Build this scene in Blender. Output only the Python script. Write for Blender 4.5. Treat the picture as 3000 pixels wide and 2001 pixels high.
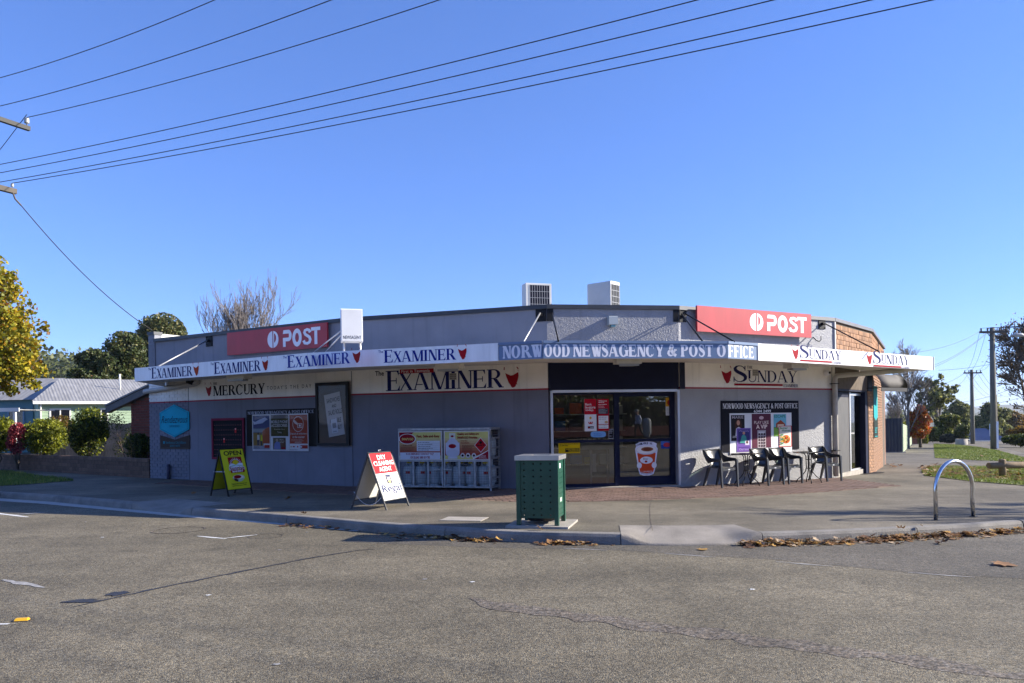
import bpy, math, random
import numpy as np
from mathutils import Matrix, Vector
R = math.radians
scene = bpy.context.scene
COL = scene.collection
for o in list(bpy.data.objects):
    bpy.data.objects.remove(o, do_unlink=True)

# ------------------------------------------------------------------ camera, sky, sun, exposure
EYE, FPX, HOR, ROLL = 1.65, 2250.0, 1232.0, 0.0155
cam = bpy.data.cameras.new("camera")
cam.sensor_width = 36.0
cam.lens = 36.0 * FPX / 3000.0
cam.shift_y = (HOR - 1000.5) / 3000.0
cam.clip_start, cam.clip_end = 0.1, 6000.0
camo = bpy.data.objects.new("camera", cam)
COL.objects.link(camo)
cr, sr = math.cos(ROLL), math.sin(ROLL)
camo.matrix_world = Matrix(((cr, sr, 0, 0), (0, 0, -1, 0), (-sr, cr, 0, EYE), (0, 0, 0, 1)))
scene.camera = camo

SUN_EL, SUN_AZ = R(25.0), R(87.5)          # azimuth clockwise from +Y
sdir = Vector((math.sin(SUN_AZ) * math.cos(SUN_EL), math.cos(SUN_AZ) * math.cos(SUN_EL), math.sin(SUN_EL)))
world = bpy.data.worlds.new("World")
scene.world = world
world.use_nodes = True
wn = world.node_tree.nodes
wl = world.node_tree.links
bg = wn["Background"]
sky = wn.new("ShaderNodeTexSky")
sky.sky_type = 'NISHITA'
sky.sun_disc = False
sky.sun_elevation = SUN_EL
sky.sun_rotation = SUN_AZ
sky.altitude = 1000.0
sky.air_density = 1.0
sky.dust_density = 0.0
sky.ozone_density = 10.0
gam = wn.new("ShaderNodeGamma"); gam.inputs[1].default_value = 0.8
tint = wn.new("ShaderNodeVectorMath"); tint.operation = 'MULTIPLY'; tint.inputs[1].default_value = (0.93, 0.885, 1.13)
wl.new(sky.outputs[0], gam.inputs[0]); wl.new(gam.outputs[0], tint.inputs[0]); wl.new(tint.outputs[0], bg.inputs[0])
bg.inputs[1].default_value = 0.132
sl = bpy.data.lights.new("sun", 'SUN')
sl.energy = 5.0
sl.angle = R(0.53)
sl.color = (1.0, 0.925, 0.79)
so = bpy.data.objects.new("sun", sl)
COL.objects.link(so)
so.location = (40, -5, 40)
so.rotation_euler = (-sdir).to_track_quat('-Z', 'Y').to_euler()
scene.view_settings.view_transform = 'Standard'
scene.view_settings.look = 'None'
scene.view_settings.exposure = 1.22
scene.view_settings.gamma = 1.0

# ------------------------------------------------------------------ photo pixel -> direction helpers
def ray(px, py):
    a, b = px - 1500.0, py - HOR
    return Vector(((a * cr - b * sr) / FPX, 1.0, -(a * sr + b * cr) / FPX))
def at(px, py, Y):
    d = ray(px, py)
    return Vector((d.x * Y, Y, EYE + d.z * Y))
def gz(x, y):
    t = 0.485 * x + 0.875 * y
    return -0.012 * min(8.0, max(0.0, x - 1.0)) - 0.022 * max(0.0, t - 21.0)
PATH = 0.14
def fz(x, y):
    return gz(x, y) + PATH
def gnd(px, py, dz=0.0):
    d = ray(px, py)
    lo, hi = 0.5, 400.0
    for _ in range(60):
        m = (lo + hi) / 2
        if EYE + d.z * m > gz(d.x * m, m) + dz: lo = m
        else: hi = m
    return Vector((d.x * lo, lo, EYE + d.z * lo))

# ------------------------------------------------------------------ materials (all procedural)
MATS = {}
def mat(name, col, rough=0.6, var=0.12, scale=6.0, bump=0.0, bscale=60.0, metal=0.0, spec=0.5, rnd=0.0,
        col2=None, fine=0.0, trans=0.0, coat=0.0, emit=0.0, stretch=None):
    if name in MATS: return MATS[name]
    m = bpy.data.materials.new(name)
    m.use_nodes = True
    n, l = m.node_tree.nodes, m.node_tree.links
    b = n["Principled BSDF"]
    b.inputs["Roughness"].default_value = rough
    b.inputs["Metallic"].default_value = metal
    b.inputs["Specular IOR Level"].default_value = spec
    if coat: b.inputs["Coat Weight"].default_value = coat
    tc = n.new("ShaderNodeTexCoord")
    vec = tc.outputs["Object"]
    if stretch:
        mp = n.new("ShaderNodeMapping"); mp.inputs["Scale"].default_value = stretch
        l.new(vec, mp.inputs[0]); vec = mp.outputs[0]
    c = (*col, 1.0)
    out = None
    if var > 0 or col2 is not None:
        nz = n.new("ShaderNodeTexNoise"); nz.inputs["Scale"].default_value = scale
        nz.inputs["Detail"].default_value = 5.0
        l.new(vec, nz.inputs["Vector"])
        rp = n.new("ShaderNodeValToRGB")
        e = rp.color_ramp.elements
        e[0].position, e[1].position = 0.3, 0.7
        if col2 is None:
            e[0].color = tuple(max(0, v * (1 - var)) for v in col) + (1,)
            e[1].color = tuple(min(1, v * (1 + var)) for v in col) + (1,)
        else:
            e[0].color, e[1].color = c, (*col2, 1)
        l.new(nz.outputs["Fac"], rp.inputs[0])
        out = rp.outputs[0]
    if fine > 0:
        nf = n.new("ShaderNodeTexNoise"); nf.inputs["Scale"].default_value = bscale
        nf.inputs["Detail"].default_value = 3.0
        l.new(vec, nf.inputs["Vector"])
        mr = n.new("ShaderNodeMapRange"); mr.inputs[1].default_value = 0.25; mr.inputs[2].default_value = 0.75
        mr.inputs[3].default_value = 1 - fine; mr.inputs[4].default_value = 1 + fine
        l.new(nf.outputs["Fac"], mr.inputs[0])
        mx = n.new("ShaderNodeVectorMath"); mx.operation = 'SCALE'
        if out is None:
            mx.inputs[0].default_value = col
        else: l.new(out, mx.inputs[0])
        l.new(mr.outputs[0], mx.inputs["Scale"]); out = mx.outputs[0]
    if rnd > 0:
        oi = n.new("ShaderNodeObjectInfo")
        mr = n.new("ShaderNodeMapRange"); mr.inputs[3].default_value = 1 - rnd; mr.inputs[4].default_value = 1 + rnd
        l.new(oi.outputs["Random"], mr.inputs[0])
        mx = n.new("ShaderNodeVectorMath"); mx.operation = 'SCALE'
        if out is None: mx.inputs[0].default_value = col
        else: l.new(out, mx.inputs[0])
        l.new(mr.outputs[0], mx.inputs["Scale"]); out = mx.outputs[0]
    if out is not None: l.new(out, b.inputs["Base Color"])
    else: b.inputs["Base Color"].default_value = c
    if bump > 0:
        nb = n.new("ShaderNodeTexNoise"); nb.inputs["Scale"].default_value = bscale
        nb.inputs["Detail"].default_value = 4.0
        l.new(vec, nb.inputs["Vector"])
        bp = n.new("ShaderNodeBump"); bp.inputs["Strength"].default_value = min(1.0, bump)
        bp.inputs["Distance"].default_value = 0.02 * max(1.0, bump)
        l.new(nb.outputs["Fac"], bp.inputs["Height"])
        l.new(bp.outputs[0], b.inputs["Normal"])
    if emit > 0:
        b.inputs["Emission Color"].default_value = c
        b.inputs["Emission Strength"].default_value = emit
    if trans > 0:
        t = n.new("ShaderNodeBsdfTranslucent")
        if out is not None: l.new(out, t.inputs[0])
        else: t.inputs[0].default_value = c
        mix = n.new("ShaderNodeMixShader"); mix.inputs[0].default_value = trans
        l.new(b.outputs[0], mix.inputs[1]); l.new(t.outputs[0], mix.inputs[2])
        l.new(mix.outputs[0], n["Material Output"].inputs[0])
    MATS[name] = m
    return m
INKS = {}
def ink(r, g, b):
    k = (round(r, 3), round(g, 3), round(b, 3))
    if k not in INKS:
        INKS[k] = mat("ink_%02x%02x%02x" % tuple(int(v * 255) for v in k), k, 0.6, 0.05, 3.0, spec=0.08)
    return INKS[k]
def rgb(r, g, b):      # 8-bit display colour -> linear ink
    f = lambda v: ((v / 255 + 0.055) / 1.055) ** 2.4 if v > 10 else v / 255 / 12.92
    return ink(f(r), f(g), f(b))

def glass_mat(name, tint, refl=1.0, rough=0.0, ior=1.55):
    if name in MATS: return MATS[name]
    m = bpy.data.materials.new(name); m.use_nodes = True
    n, l = m.node_tree.nodes, m.node_tree.links
    n.remove(n["Principled BSDF"])
    tr = n.new("ShaderNodeBsdfTransparent"); tr.inputs[0].default_value = (*tint, 1)
    gl = n.new("ShaderNodeBsdfGlossy"); gl.inputs["Roughness"].default_value = rough
    gl.inputs[0].default_value = (refl, refl, refl, 1)
    fr = n.new("ShaderNodeFresnel"); fr.inputs[0].default_value = ior
    mx = n.new("ShaderNodeMixShader")
    l.new(fr.outputs[0], mx.inputs[0]); l.new(tr.outputs[0], mx.inputs[1]); l.new(gl.outputs[0], mx.inputs[2])
    l.new(mx.outputs[0], n["Material Output"].inputs[0])
    MATS[name] = m
    return m

# ------------------------------------------------------------------ mesh builder
class MB:
    def __init__(s):
        s.v, s.f, s.mi, s.ms = [], [], [], []
        s.cur = 0
        s.smooth = set()
    def mat(s, m):
        if m not in s.ms: s.ms.append(m)
        s.cur = s.ms.index(m); return s
    def face(s, idx): s.f.append(tuple(idx)); s.mi.append(s.cur)
    def add(s, vs, fs, smooth=False):
        o = len(s.v); s.v.extend([tuple(p) for p in vs])
        for f in fs:
            if smooth: s.smooth.add(len(s.f))
            s.face([i + o for i in f])
    def box(s, x0, x1, y0, y1, z0, z1, M=None):
        vs = [Vector((x, y, z)) for z in (z0, z1) for y in (y0, y1) for x in (x0, x1)]
        if M is not None: vs = [M @ v for v in vs]
        s.add(vs, [(0, 2, 3, 1), (4, 5, 7, 6), (0, 1, 5, 4), (2, 6, 7, 3), (0, 4, 6, 2), (1, 3, 7, 5)])
        return s
    def bbox(s, x0, x1, y0, y1, z0, z1, b=0.004, M=None):   # box with bevelled long edges (8-gon section) along x
        ys = [(y0 + b, z0), (y1 - b, z0), (y1, z0 + b), (y1, z1 - b), (y1 - b, z1), (y0 + b, z1), (y0, z1 - b), (y0, z0 + b)]
        vs = [Vector((x, y, z)) for x in (x0, x1) for (y, z) in ys]
        if M is not None: vs = [M @ v for v in vs]
        fs = [(i, (i + 1) % 8, 8 + (i + 1) % 8, 8 + i) for i in range(8)] + [tuple(range(7, -1, -1)), tuple(range(8, 16))]
        s.add(vs, fs); return s
    def prism(s, pts, z0, z1, M=None, smooth=False):         # 2-D outline (ccw) extruded in z
        n = len(pts)
        vs = [Vector((p[0], p[1], z0)) for p in pts] + [Vector((p[0], p[1], z1)) for p in pts]
        if M is not None: vs = [M @ v for v in vs]
        s.add(vs, [tuple(range(n - 1, -1, -1)), tuple(range(n, 2 * n))])
        s.add(vs, [(i, (i + 1) % n, n + (i + 1) % n, n + i) for i in range(n)], smooth)
        return s
    def tube(s, pts, r, n=8, caps=True, smooth=True):
        pts = [Vector(p) for p in pts]
        rs = r if isinstance(r, (list, tuple)) else [r] * len(pts)
        vs, fs = [], []
        prev = None
        for i, p in enumerate(pts):
            if i == 0: d = pts[1] - p
            elif i == len(pts) - 1: d = p - pts[i - 1]
            else: d = (pts[i + 1] - p).normalized() + (p - pts[i - 1]).normalized()
            d = d.normalized() if d.length > 1e-9 else Vector((0, 0, 1))
            if prev is None:
                a = d.cross(Vector((0, 0, 1)))
                if a.length < 1e-3: a = d.cross(Vector((1, 0, 0)))
            else:
                a = prev - d * prev.dot(d)
                if a.length < 1e-4: a = d.cross(Vector((1, 0, 0)))
            a.normalize(); b = d.cross(a); prev = a
            for k in range(n):
                t = 2 * math.pi * k / n
                vs.append(p + (a * math.cos(t) + b * math.sin(t)) * rs[i])
        for i in range(len(pts) - 1):
            for k in range(n):
                fs.append((i * n + k, i * n + (k + 1) % n, (i + 1) * n + (k + 1) % n, (i + 1) * n + k))
        s.add(vs, fs, smooth)
        if caps:
            o = len(s.v) - len(vs)
            s.face([o + k for k in range(n - 1, -1, -1)])
            s.face([o + (len(pts) - 1) * n + k for k in range(n)])
        return s
    def lathe(s, prof, n=20, M=None, smooth=True):
        vs, fs = [], []
        for (r, z) in prof:
            for k in range(n):
                t = 2 * math.pi * k / n
                v = Vector((r * math.cos(t), r * math.sin(t), z))
                vs.append(M @ v if M is not None else v)
        for i in range(len(prof) - 1):
            for k in range(n):
                fs.append((i * n + k, i * n + (k + 1) % n, (i + 1) * n + (k + 1) % n, (i + 1) * n + k))
        s.add(vs, fs, smooth)
        return s
    def grid(s, rows, thick=0.0, smooth=True, close=True):    # rows of points -> slab with thickness along normals
        nr, nc = len(rows), len(rows[0])
        P = [[Vector(p) for p in r] for r in rows]
        def nrm(i, j):
            a = P[min(i + 1, nr - 1)][j] - P[max(i - 1, 0)][j]
            b = P[i][min(j + 1, nc - 1)] - P[i][max(j - 1, 0)]
            c = a.cross(b)
            return c.normalized() if c.length > 1e-12 else Vector((0, 0, 1))
        top = [P[i][j] for i in range(nr) for j in range(nc)]
        fs = [(i * nc + j, i * nc + j + 1, (i + 1) * nc + j + 1, (i + 1) * nc + j) for i in range(nr - 1) for j in range(nc - 1)]
        if thick == 0:
            s.add(top, fs, smooth); return s
        bot = [P[i][j] + nrm(i, j) * thick for i in range(nr) for j in range(nc)]
        N = nr * nc
        s.add(top + bot, [tuple(reversed(f)) for f in fs] + [tuple(k + N for k in f) for f in fs], smooth)
        o = len(s.v) - 2 * N
        bd = [j for j in range(nc)] + [i * nc + nc - 1 for i in range(1, nr)] + [(nr - 1) * nc + j for j in range(nc - 2, -1, -1)] + [i * nc for i in range(nr - 2, 0, -1)]
        for k in range(len(bd)):
            a, b = bd[k], bd[(k + 1) % len(bd)]
            s.face((o + a, o + b, o + b + N, o + a + N))
        return s
    def build(s, name, parent=None, M=None, mats=None):
        me = bpy.data.meshes.new(name)
        me.from_pydata(s.v, [], s.f)
        for m in (s.ms or ([mats] if mats else [])): me.materials.append(m)
        if len(s.ms) > 1: me.polygons.foreach_set("material_index", s.mi)
        if s.smooth:
            fl = [i in s.smooth for i in range(len(s.f))]
            me.polygons.foreach_set("use_smooth", fl)
        me.update()
        o = bpy.data.objects.new(name, me)
        COL.objects.link(o)
        if parent is not None: o.parent = parent
        if M is not None: o.matrix_local = M
        return o
def obj(name, me, parent=None, M=None):
    o = bpy.data.objects.new(name, me); COL.objects.link(o)
    if parent is not None: o.parent = parent
    if M is not None: o.matrix_local = M
    return o
def empty(name, loc=(0, 0, 0), rz=0.0, M=None):
    o = bpy.data.objects.new(name, None); COL.objects.link(o)
    o.empty_display_size = 0.2
    if M is not None: o.matrix_world = M
    else:
        o.location = loc; o.rotation_euler = (0, 0, rz)
    return o
def tag(o, label=None, cat=None, group=None, kind=None):
    if label: o["label"] = label
    if cat: o["category"] = cat
    if group: o["group"] = group
    if kind: o["kind"] = kind
    return o
def copy_tree(o, parent=None):
    c = o.copy(); COL.objects.link(c); c.parent = parent
    for ch in list(o.children): copy_tree(ch, c)
    return c
def np_mesh(name, V, Fq, mats, mi=None, smooth=False):
    me = bpy.data.meshes.new(name)
    nv, nf, k = len(V), len(Fq), Fq.shape[1]
    me.vertices.add(nv); me.vertices.foreach_set("co", np.asarray(V, dtype=np.float32).ravel())
    me.loops.add(nf * k); me.loops.foreach_set("vertex_index", np.asarray(Fq, dtype=np.int32).ravel())
    me.polygons.add(nf)
    me.polygons.foreach_set("loop_start", np.arange(0, nf * k, k, dtype=np.int32))
    for m in mats: me.materials.append(m)
    if mi is not None: me.polygons.foreach_set("material_index", np.asarray(mi, dtype=np.int32))
    me.update(calc_edges=True)
    return me

# ------------------------------------------------------------------ lettering
_tc = {}
def sans(txt, bold=0.0, shear=0.0):
    k = (txt, bold, shear)
    if k in _tc: return _tc[k]
    cu = bpy.data.curves.new("lettering", 'FONT')
    cu.body = txt; cu.offset = bold; cu.shear = shear; cu.resolution_u = 3
    o = bpy.data.objects.new("lettering", cu); COL.objects.link(o)
    bpy.context.view_layer.update()
    dg = bpy.context.evaluated_depsgraph_get()
    me = bpy.data.meshes.new_from_object(o.evaluated_get(dg))
    vs = [(v.co.x, v.co.y) for v in me.vertices]
    fs = [tuple(p.vertices) for p in me.polygons]
    bpy.data.objects.remove(o, do_unlink=True); bpy.data.meshes.remove(me); bpy.data.curves.remove(cu)
    _tc[k] = [(vs, fs)]
    return _tc[k]
def ribbon(pts, ws):
    n = len(pts); L, Rr = [], []
    for i in range(n):
        a = pts[max(0, i - 1)]; b = pts[min(n - 1, i + 1)]
        dx, dy = b[0] - a[0], b[1] - a[1]; q = math.hypot(dx, dy) or 1
        nx, ny = -dy / q, dx / q
        L.append((pts[i][0] + nx * ws[i] / 2, pts[i][1] + ny * ws[i] / 2))
        Rr.append((pts[i][0] - nx * ws[i] / 2, pts[i][1] - ny * ws[i] / 2))
    vs = L + Rr
    return (vs, [(n + i, n + i + 1, i + 1, i) for i in range(n - 1)])
def rect(x0, x1, y0, y1): return ([(x0, y0), (x1, y0), (x1, y1), (x0, y1)], [(0, 1, 2, 3)])
def arc(cx, cy, ro, ri, a0, a1, n=18):      # ring section, (rx,ry) outer and inner
    vs = []
    for i in range(n + 1):
        t = R(a0 + (a1 - a0) * i / n)
        vs.append((cx + ro[0] * math.cos(t), cy + ro[1] * math.sin(t)))
    for i in range(n + 1):
        t = R(a0 + (a1 - a0) * i / n)
        vs.append((cx + ri[0] * math.cos(t), cy + ri[1] * math.sin(t)))
    m = n + 1
    return (vs, [(i, i + 1, m + i + 1, m + i) if a1 > a0 else (i + 1, i, m + i, m + i + 1) for i in range(n)])
def glyph(ch, T=0.15, t=0.05, S=0.08, sh=0.045):
    """one serif capital of cap height 1: (parts, advance)"""
    P = []
    def ser(x0, x1, y): P.append(rect(x0 - S, x1 + S, y, y + sh) if y < 0.5 else rect(x0 - S, x1 + S, y - sh, y))
    def stem(x, w=T, top=True, bot=True):
        P.append(rect(x, x + w, 0, 1))
        if top: ser(x, x + w, 1)
        if bot: ser(x, x + w, 0)
    def diag(x0, y0, x1, y1, w):             # parallelogram with horizontal ends
        if y1 < y0: x0, y0, x1, y1 = x1, y1, x0, y0
        P.append(([(x0, y0), (x0 + w, y0), (x1 + w, y1), (x1, y1)], [(0, 1, 2, 3)]))
    tip = lambda x, y0, y1, w: P.append(([(x - w, y0), (x, y0), (x, y1), (x - w * 0.45, y1)], [(0, 1, 2, 3)]))
    s = S
    if ch == 'E' or ch == 'F':
        stem(s); r = s + T + 0.40
        P.append(rect(s + T, r, 1 - t, 1)); P.append(([(r - 0.10, 1 - t), (r, 0.74), (r, 1 - t)], [(0, 1, 2)]))
        P.append(rect(s + T, r - 0.14, 0.5 - t / 2, 0.5 + t / 2)); P.append(rect(r - 0.15, r - 0.11, 0.36, 0.64))
        if ch == 'E':
            P.append(rect(s + T, r + 0.04, 0, t)); P.append(([(r - 0.08, t), (r + 0.04, t), (r + 0.06, 0.28)], [(0, 1, 2)]))
        return P, r + 0.1
    if ch == 'H':
        stem(s); stem(s + T + .34); P.append(rect(s + T, s + T + .34, .5 - t / 2, .5 + t / 2)); return P, 2 * s + 2 * T + .36
    if ch == 'I': stem(s); return P, 2 * s + T + 0.04
    if ch == 'T':
        stem(0.26, T, False); P.append(rect(0, 0.52 + T, 1 - t, 1))
        P.append(([(0, 0.72), (0.08, 1 - t), (0, 1 - t)], [(0, 1, 2)])); w = 0.52 + T
        P.append(([(w, 0.72), (w, 1 - t), (w - 0.08, 1 - t)], [(0, 1, 2)])); return P, w + 0.05
    if ch in 'OCGQ':
        rx = 0.44; cx = rx
        a0, a1 = (0, 360) if ch == 'O' else (42, 318)
        P.append(arc(cx, 0.5, (rx, 0.52), (rx - T, 0.52 - t), a0, a1, 28))
        if ch != 'O':
            P.append(([(0.74, 0.66), (0.79, 0.66), (0.79, 1.0), (0.74, 0.92)], [(0, 1, 2, 3)]))
        if ch == 'C': P.append(([(0.70, 0.12), (0.76, 0.13), (0.82, 0.28), (0.79, 0.28)], [(0, 1, 2, 3)]))
        if ch == 'G':
            P.append(rect(0.70 - T * 0.3, 0.70 + T * 0.7, 0.06, 0.44)); P.append(rect(0.70 - T * 0.3 - s, 0.70 + T * 0.7 + s, 0.44, 0.44 + sh))
        return P, 2 * rx + (0.06 if ch == 'O' else 0.02)
    if ch == 'D':
        stem(s); P.append(arc(s + T + 0.1, 0.5, (0.46, 0.5), (0.46 - T, 0.5 - t), -90, 90, 18))
        P.append(rect(s + T, s + T + 0.1, 0, t)); P.append(rect(s + T, s + T + 0.1, 1 - t, 1)); return P, s + T + 0.62
    if ch in 'PR':
        stem(s); P.append(arc(s + T + 0.12, 0.74, (0.30, 0.26), (0.30 - T * 0.9, 0.26 - t), -90, 90, 16))
        P.append(rect(s + T, s + T + 0.12, 1 - t, 1)); P.append(rect(s + T, s + T + 0.12, 0.48, 0.48 + t))
        if ch == 'R':
            diag(s + T + 0.36, 0, s + T + 0.06, 0.48, T * 1.15); P.append(rect(s + T + 0.34, s + T + 0.42 + T, 0, sh)); return P, s + T + 0.62
        return P, s + T + 0.46
    if ch == 'S':
        pts = [(0.50, 0.80), (0.46, 0.90), (0.37, 0.965), (0.27, 0.975), (0.17, 0.93), (0.11, 0.83), (0.13, 0.71), (0.22, 0.61), (0.34, 0.53),
               (0.46, 0.44), (0.53, 0.33), (0.53, 0.20), (0.46, 0.09), (0.34, 0.03), (0.22, 0.035), (0.13, 0.10), (0.07, 0.22)]
        ws = [t, t, t, t * 1.2, T * .5, T * .75, T * .9, T * 1.05, T * 1.1, T * 1.05, T * .9, T * .75, T * .55, t * 1.2, t, t, t]
        P.append(ribbon(pts, ws)); P.append(rect(0.5, 0.54, 0.70, 0.98)); P.append(rect(0.04, 0.08, 0.02, 0.32)); return P, 0.64
    if ch == 'U':
        P.append(rect(s, s + T, 0.3, 1)); ser(s, s + T, 1); w = 0.56
        P.append(rect(s + w, s + w + t * 1.2, 0.3, 1)); ser(s + w, s + w + t, 1)
        P.append(arc(s + (w + t) / 2, 0.32, ((w + t) / 2, 0.34), ((w + t) / 2 - T * 0.75, 0.34 - t), 180, 360, 18))
        P[-1] = arc(s + (w + t * 1.2) / 2, 0.32, ((w + t * 1.2) / 2, 0.335), ((w + t * 1.2) / 2 - t * 1.3, 0.335 - t * 1.4), 180, 360, 18); return P, w + 0.2
    if ch == 'N':
        P.append(rect(s, s + t * 1.2, 0, 1)); ser(s, s + t, 0); P.append(rect(0, s + 0.1, 1 - sh, 1))
        w = 0.60; P.append(rect(s + w, s + w + t * 1.2, 0, 1)); ser(s + w, s + w + t, 1); diag(s, 1, s + w + t * 1.2 - T, 0, T * 1.05); return P, w + 2 * s + t
    if ch == 'M':
        P.append(rect(s, s + t * 1.2, 0, 1)); ser(s, s + t, 0); w = 0.74
        P.append(rect(s + w, s + w + T, 0, 1)); ser(s + w, s + w + T, 0); P.append(rect(s + w, s + w + T + s, 1 - sh, 1)); P.append(rect(0, s + 0.1, 1 - sh, 1))
        diag(s, 1, s + w * 0.47, 0, T); diag(s + w * 0.47 + T * 0.5, 0, s + w, 1, t * 1.2); return P, w + T + 2 * s
    if ch == 'A':
        w = 0.70; diag(w * 0.47, 1, w - T * 0.2, 0, T); diag(s * 0.7, 0, w * 0.47, 1, t * 1.2)
        P.append(rect(w * 0.24, w * 0.72, 0.28, 0.28 + t)); P.append(rect(0, s * 2 + 0.04, 0, sh)); P.append(rect(w - T * 0.2 - s, w + T * 0.8 + s, 0, sh)); return P, w + T * 0.8 + s
    if ch == 'V' or ch == 'Y' or ch == 'X' or ch == 'W':
        w = 0.66
        if ch == 'X':
            diag(s * .6, 1, w - T * .6, 0, T * 1.05); diag(s, 0, w - 0.02, 1, t * 1.2)
            for (x, y) in ((0, 1), (w - T - s * .6, 0)): P.append(rect(x, x + T + 2 * s, 1 - sh if y else 0, 1 if y else sh))
            for (x, y) in ((w - 0.1, 1), (0, 0)): P.append(rect(x, x + 0.2, 1 - sh if y else 0, 1 if y else sh))
            return P, w + 0.12
        if ch == 'Y':
            c = w * 0.46; P.append(rect(c, c + T, 0, 0.48)); ser(c, c + T, 0)
            diag(s * .6, 1, c, 0.45, T); diag(c + T * .6, 0.45, w, 1, t * 1.2)
            P.append(rect(0, T + 1.6 * s, 1 - sh, 1)); P.append(rect(w - 0.1, w + 0.14, 1 - sh, 1)); return P, w + 0.14
        if ch == 'W':
            diag(s * .6, 1, 0.28, 0, T); diag(0.28 + T * .5, 0, 0.44, 0.9, t * 1.2); diag(0.36, 1, 0.62, 0, T); diag(0.62 + T * .5, 0, 0.86, 1, t * 1.2)
            P.append(rect(0, T + 1.6 * s, 1 - sh, 1)); P.append(rect(0.32, 0.42 + T + s, 1 - sh, 1)); P.append(rect(0.78, 0.98, 1 - sh, 1)); return P, 1.0
        diag(s, 1, w * .45, 0, T); diag(w * .45 + T * .4, 0, w, 1, t); return P, w + .1
    if ch == '&':
        pts = [(0.78, 0.02), (0.62, 0.12), (0.40, 0.42), (0.26, 0.66), (0.25, 0.82), (0.33, 0.95), (0.45, 0.95), (0.52, 0.82), (0.46, 0.68), (0.28, 0.54),
               (0.12, 0.38), (0.08, 0.22), (0.16, 0.08), (0.30, 0.03), (0.46, 0.08), (0.60, 0.26), (0.68, 0.46)]
        P.append(ribbon(pts, [T, T, T * 1.1, T, T * .7, t * 1.3, t * 1.3, T * .6, t * 1.5, t * 1.5, T * .8, T * .9, T * .7, t * 1.4, t, t, t]))
        P.append(rect(0.58, 0.84, 0.46, 0.46 + sh)); return P, 0.92
    if ch.isdigit() or ch in '.!':
        vs, fs = sans(ch, 0.02)[0]
        mx = max(v[0] for v in vs); my = max(v[1] for v in vs)
        k = 1 / my if ch != '.' else 1.3
        P.append(([(v[0] * k, v[1] * k) for v in vs], fs)); return P, mx * k + 0.1
    return P, 0.32
def serif(txt, T=0.15, t=0.05, S=0.08, sh=0.045, small=1.0, gap=0.02):
    """serif lettering; small<1 gives small caps after each word's first letter"""
    k = (txt, T, t, S, sh, small, gap)
    if k in _tc: return _tc[k]
    out, x, first = [], 0.0, True
    for ch in txt:
        if ch == ' ': x += 0.34 * small; first = True; continue
        sc = 1.0 if first else small
        Pp, adv = glyph(ch, T, t, S, sh)
        for vs, fs in Pp: out.append(([(x + v[0] * sc, v[1] * sc) for v in vs], fs))
        x += (adv + gap) * sc; first = False
    _tc[k] = out
    return out

class Sheet:
    """flat print: coloured shapes laid on each other in the local xy plane, each a hair proud of the one below"""
    def __init__(s, z=0.0, step=0.0006): s.mb, s.z, s.step = MB(), z, step
    def parts(s, parts, m, bx=None, keep=False, sub=0.00012, bump=True):
        xs = [v[0] for vs, f in parts for v in vs]; ys = [v[1] for vs, f in parts for v in vs]
        a0, a1, b0, b1 = min(xs), max(xs), min(ys), max(ys)
        if bx:
            x0, x1, y0, y1 = bx
            kx = (x1 - x0) / (a1 - a0); ky = (y1 - y0) / max(1e-6, b1 - b0)
            if keep:
                kx = ky = min(kx, ky)
                x0 = (x0 + x1) / 2 - kx * (a1 - a0) / 2; y0 = (y0 + y1) / 2 - ky * (b1 - b0) / 2
        else: kx = ky = 1; x0, y0 = a0, b0
        s.mb.mat(m)
        for i, (vs, fs) in enumerate(parts):
            z = s.z + sub * (i % 7)
            s.mb.add([(x0 + (v[0] - a0) * kx, y0 + (v[1] - b0) * ky, z) for v in vs], fs)
        if bump: s.z += s.step + 0.0009 * (len(parts) > 1)
        return s
    def rect(s, x0, x1, y0, y1, m): return s.parts([rect(x0, x1, y0, y1)], m)
    def poly(s, pts, m): return s.parts([(pts, [tuple(range(len(pts)))])], m)
    def ell(s, cx, cy, rx, ry, m, n=24): return s.poly([(cx + rx * math.cos(2 * math.pi * i / n), cy + ry * math.sin(2 * math.pi * i / n)) for i in range(n)], m)
    def ring(s, cx, cy, rx, ry, w, m, n=28): return s.parts([arc(cx, cy, (rx, ry), (rx - w, ry - w), 0, 360, n)], m)
    def text(s, txt, x0, x1, y0, y1, m, bold=0.0, shear=0.0, keep=False): return s.parts(sans(txt, bold, shear), m, (x0, x1, y0, y1), keep)
    def serif(s, txt, x0, x1, y0, y1, m, **k): return s.parts(serif(txt, **k), m, (x0, x1, y0, y1))
    def lines(s, x0, x1, ys, h, m, seed=1):      # runs of small print too small to read
        rnd = random.Random(seed); ps = []
        for y in ys:
            x = x0; xe = x0 + (x1 - x0) * rnd.uniform(0.7, 1)
            while x < xe:
                w = rnd.uniform(1.2, 4.0) * h; ps.append(rect(x, min(x + w, xe), y, y + h * rnd.uniform(0.7, 1))); x += w + h * 0.7
        return s.parts(ps, m)
    def build(s, name, parent=None, M=None): return s.mb.build(name, parent, M)
import bmesh
from mathutils.geometry import delaunay_2d_cdt
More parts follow.
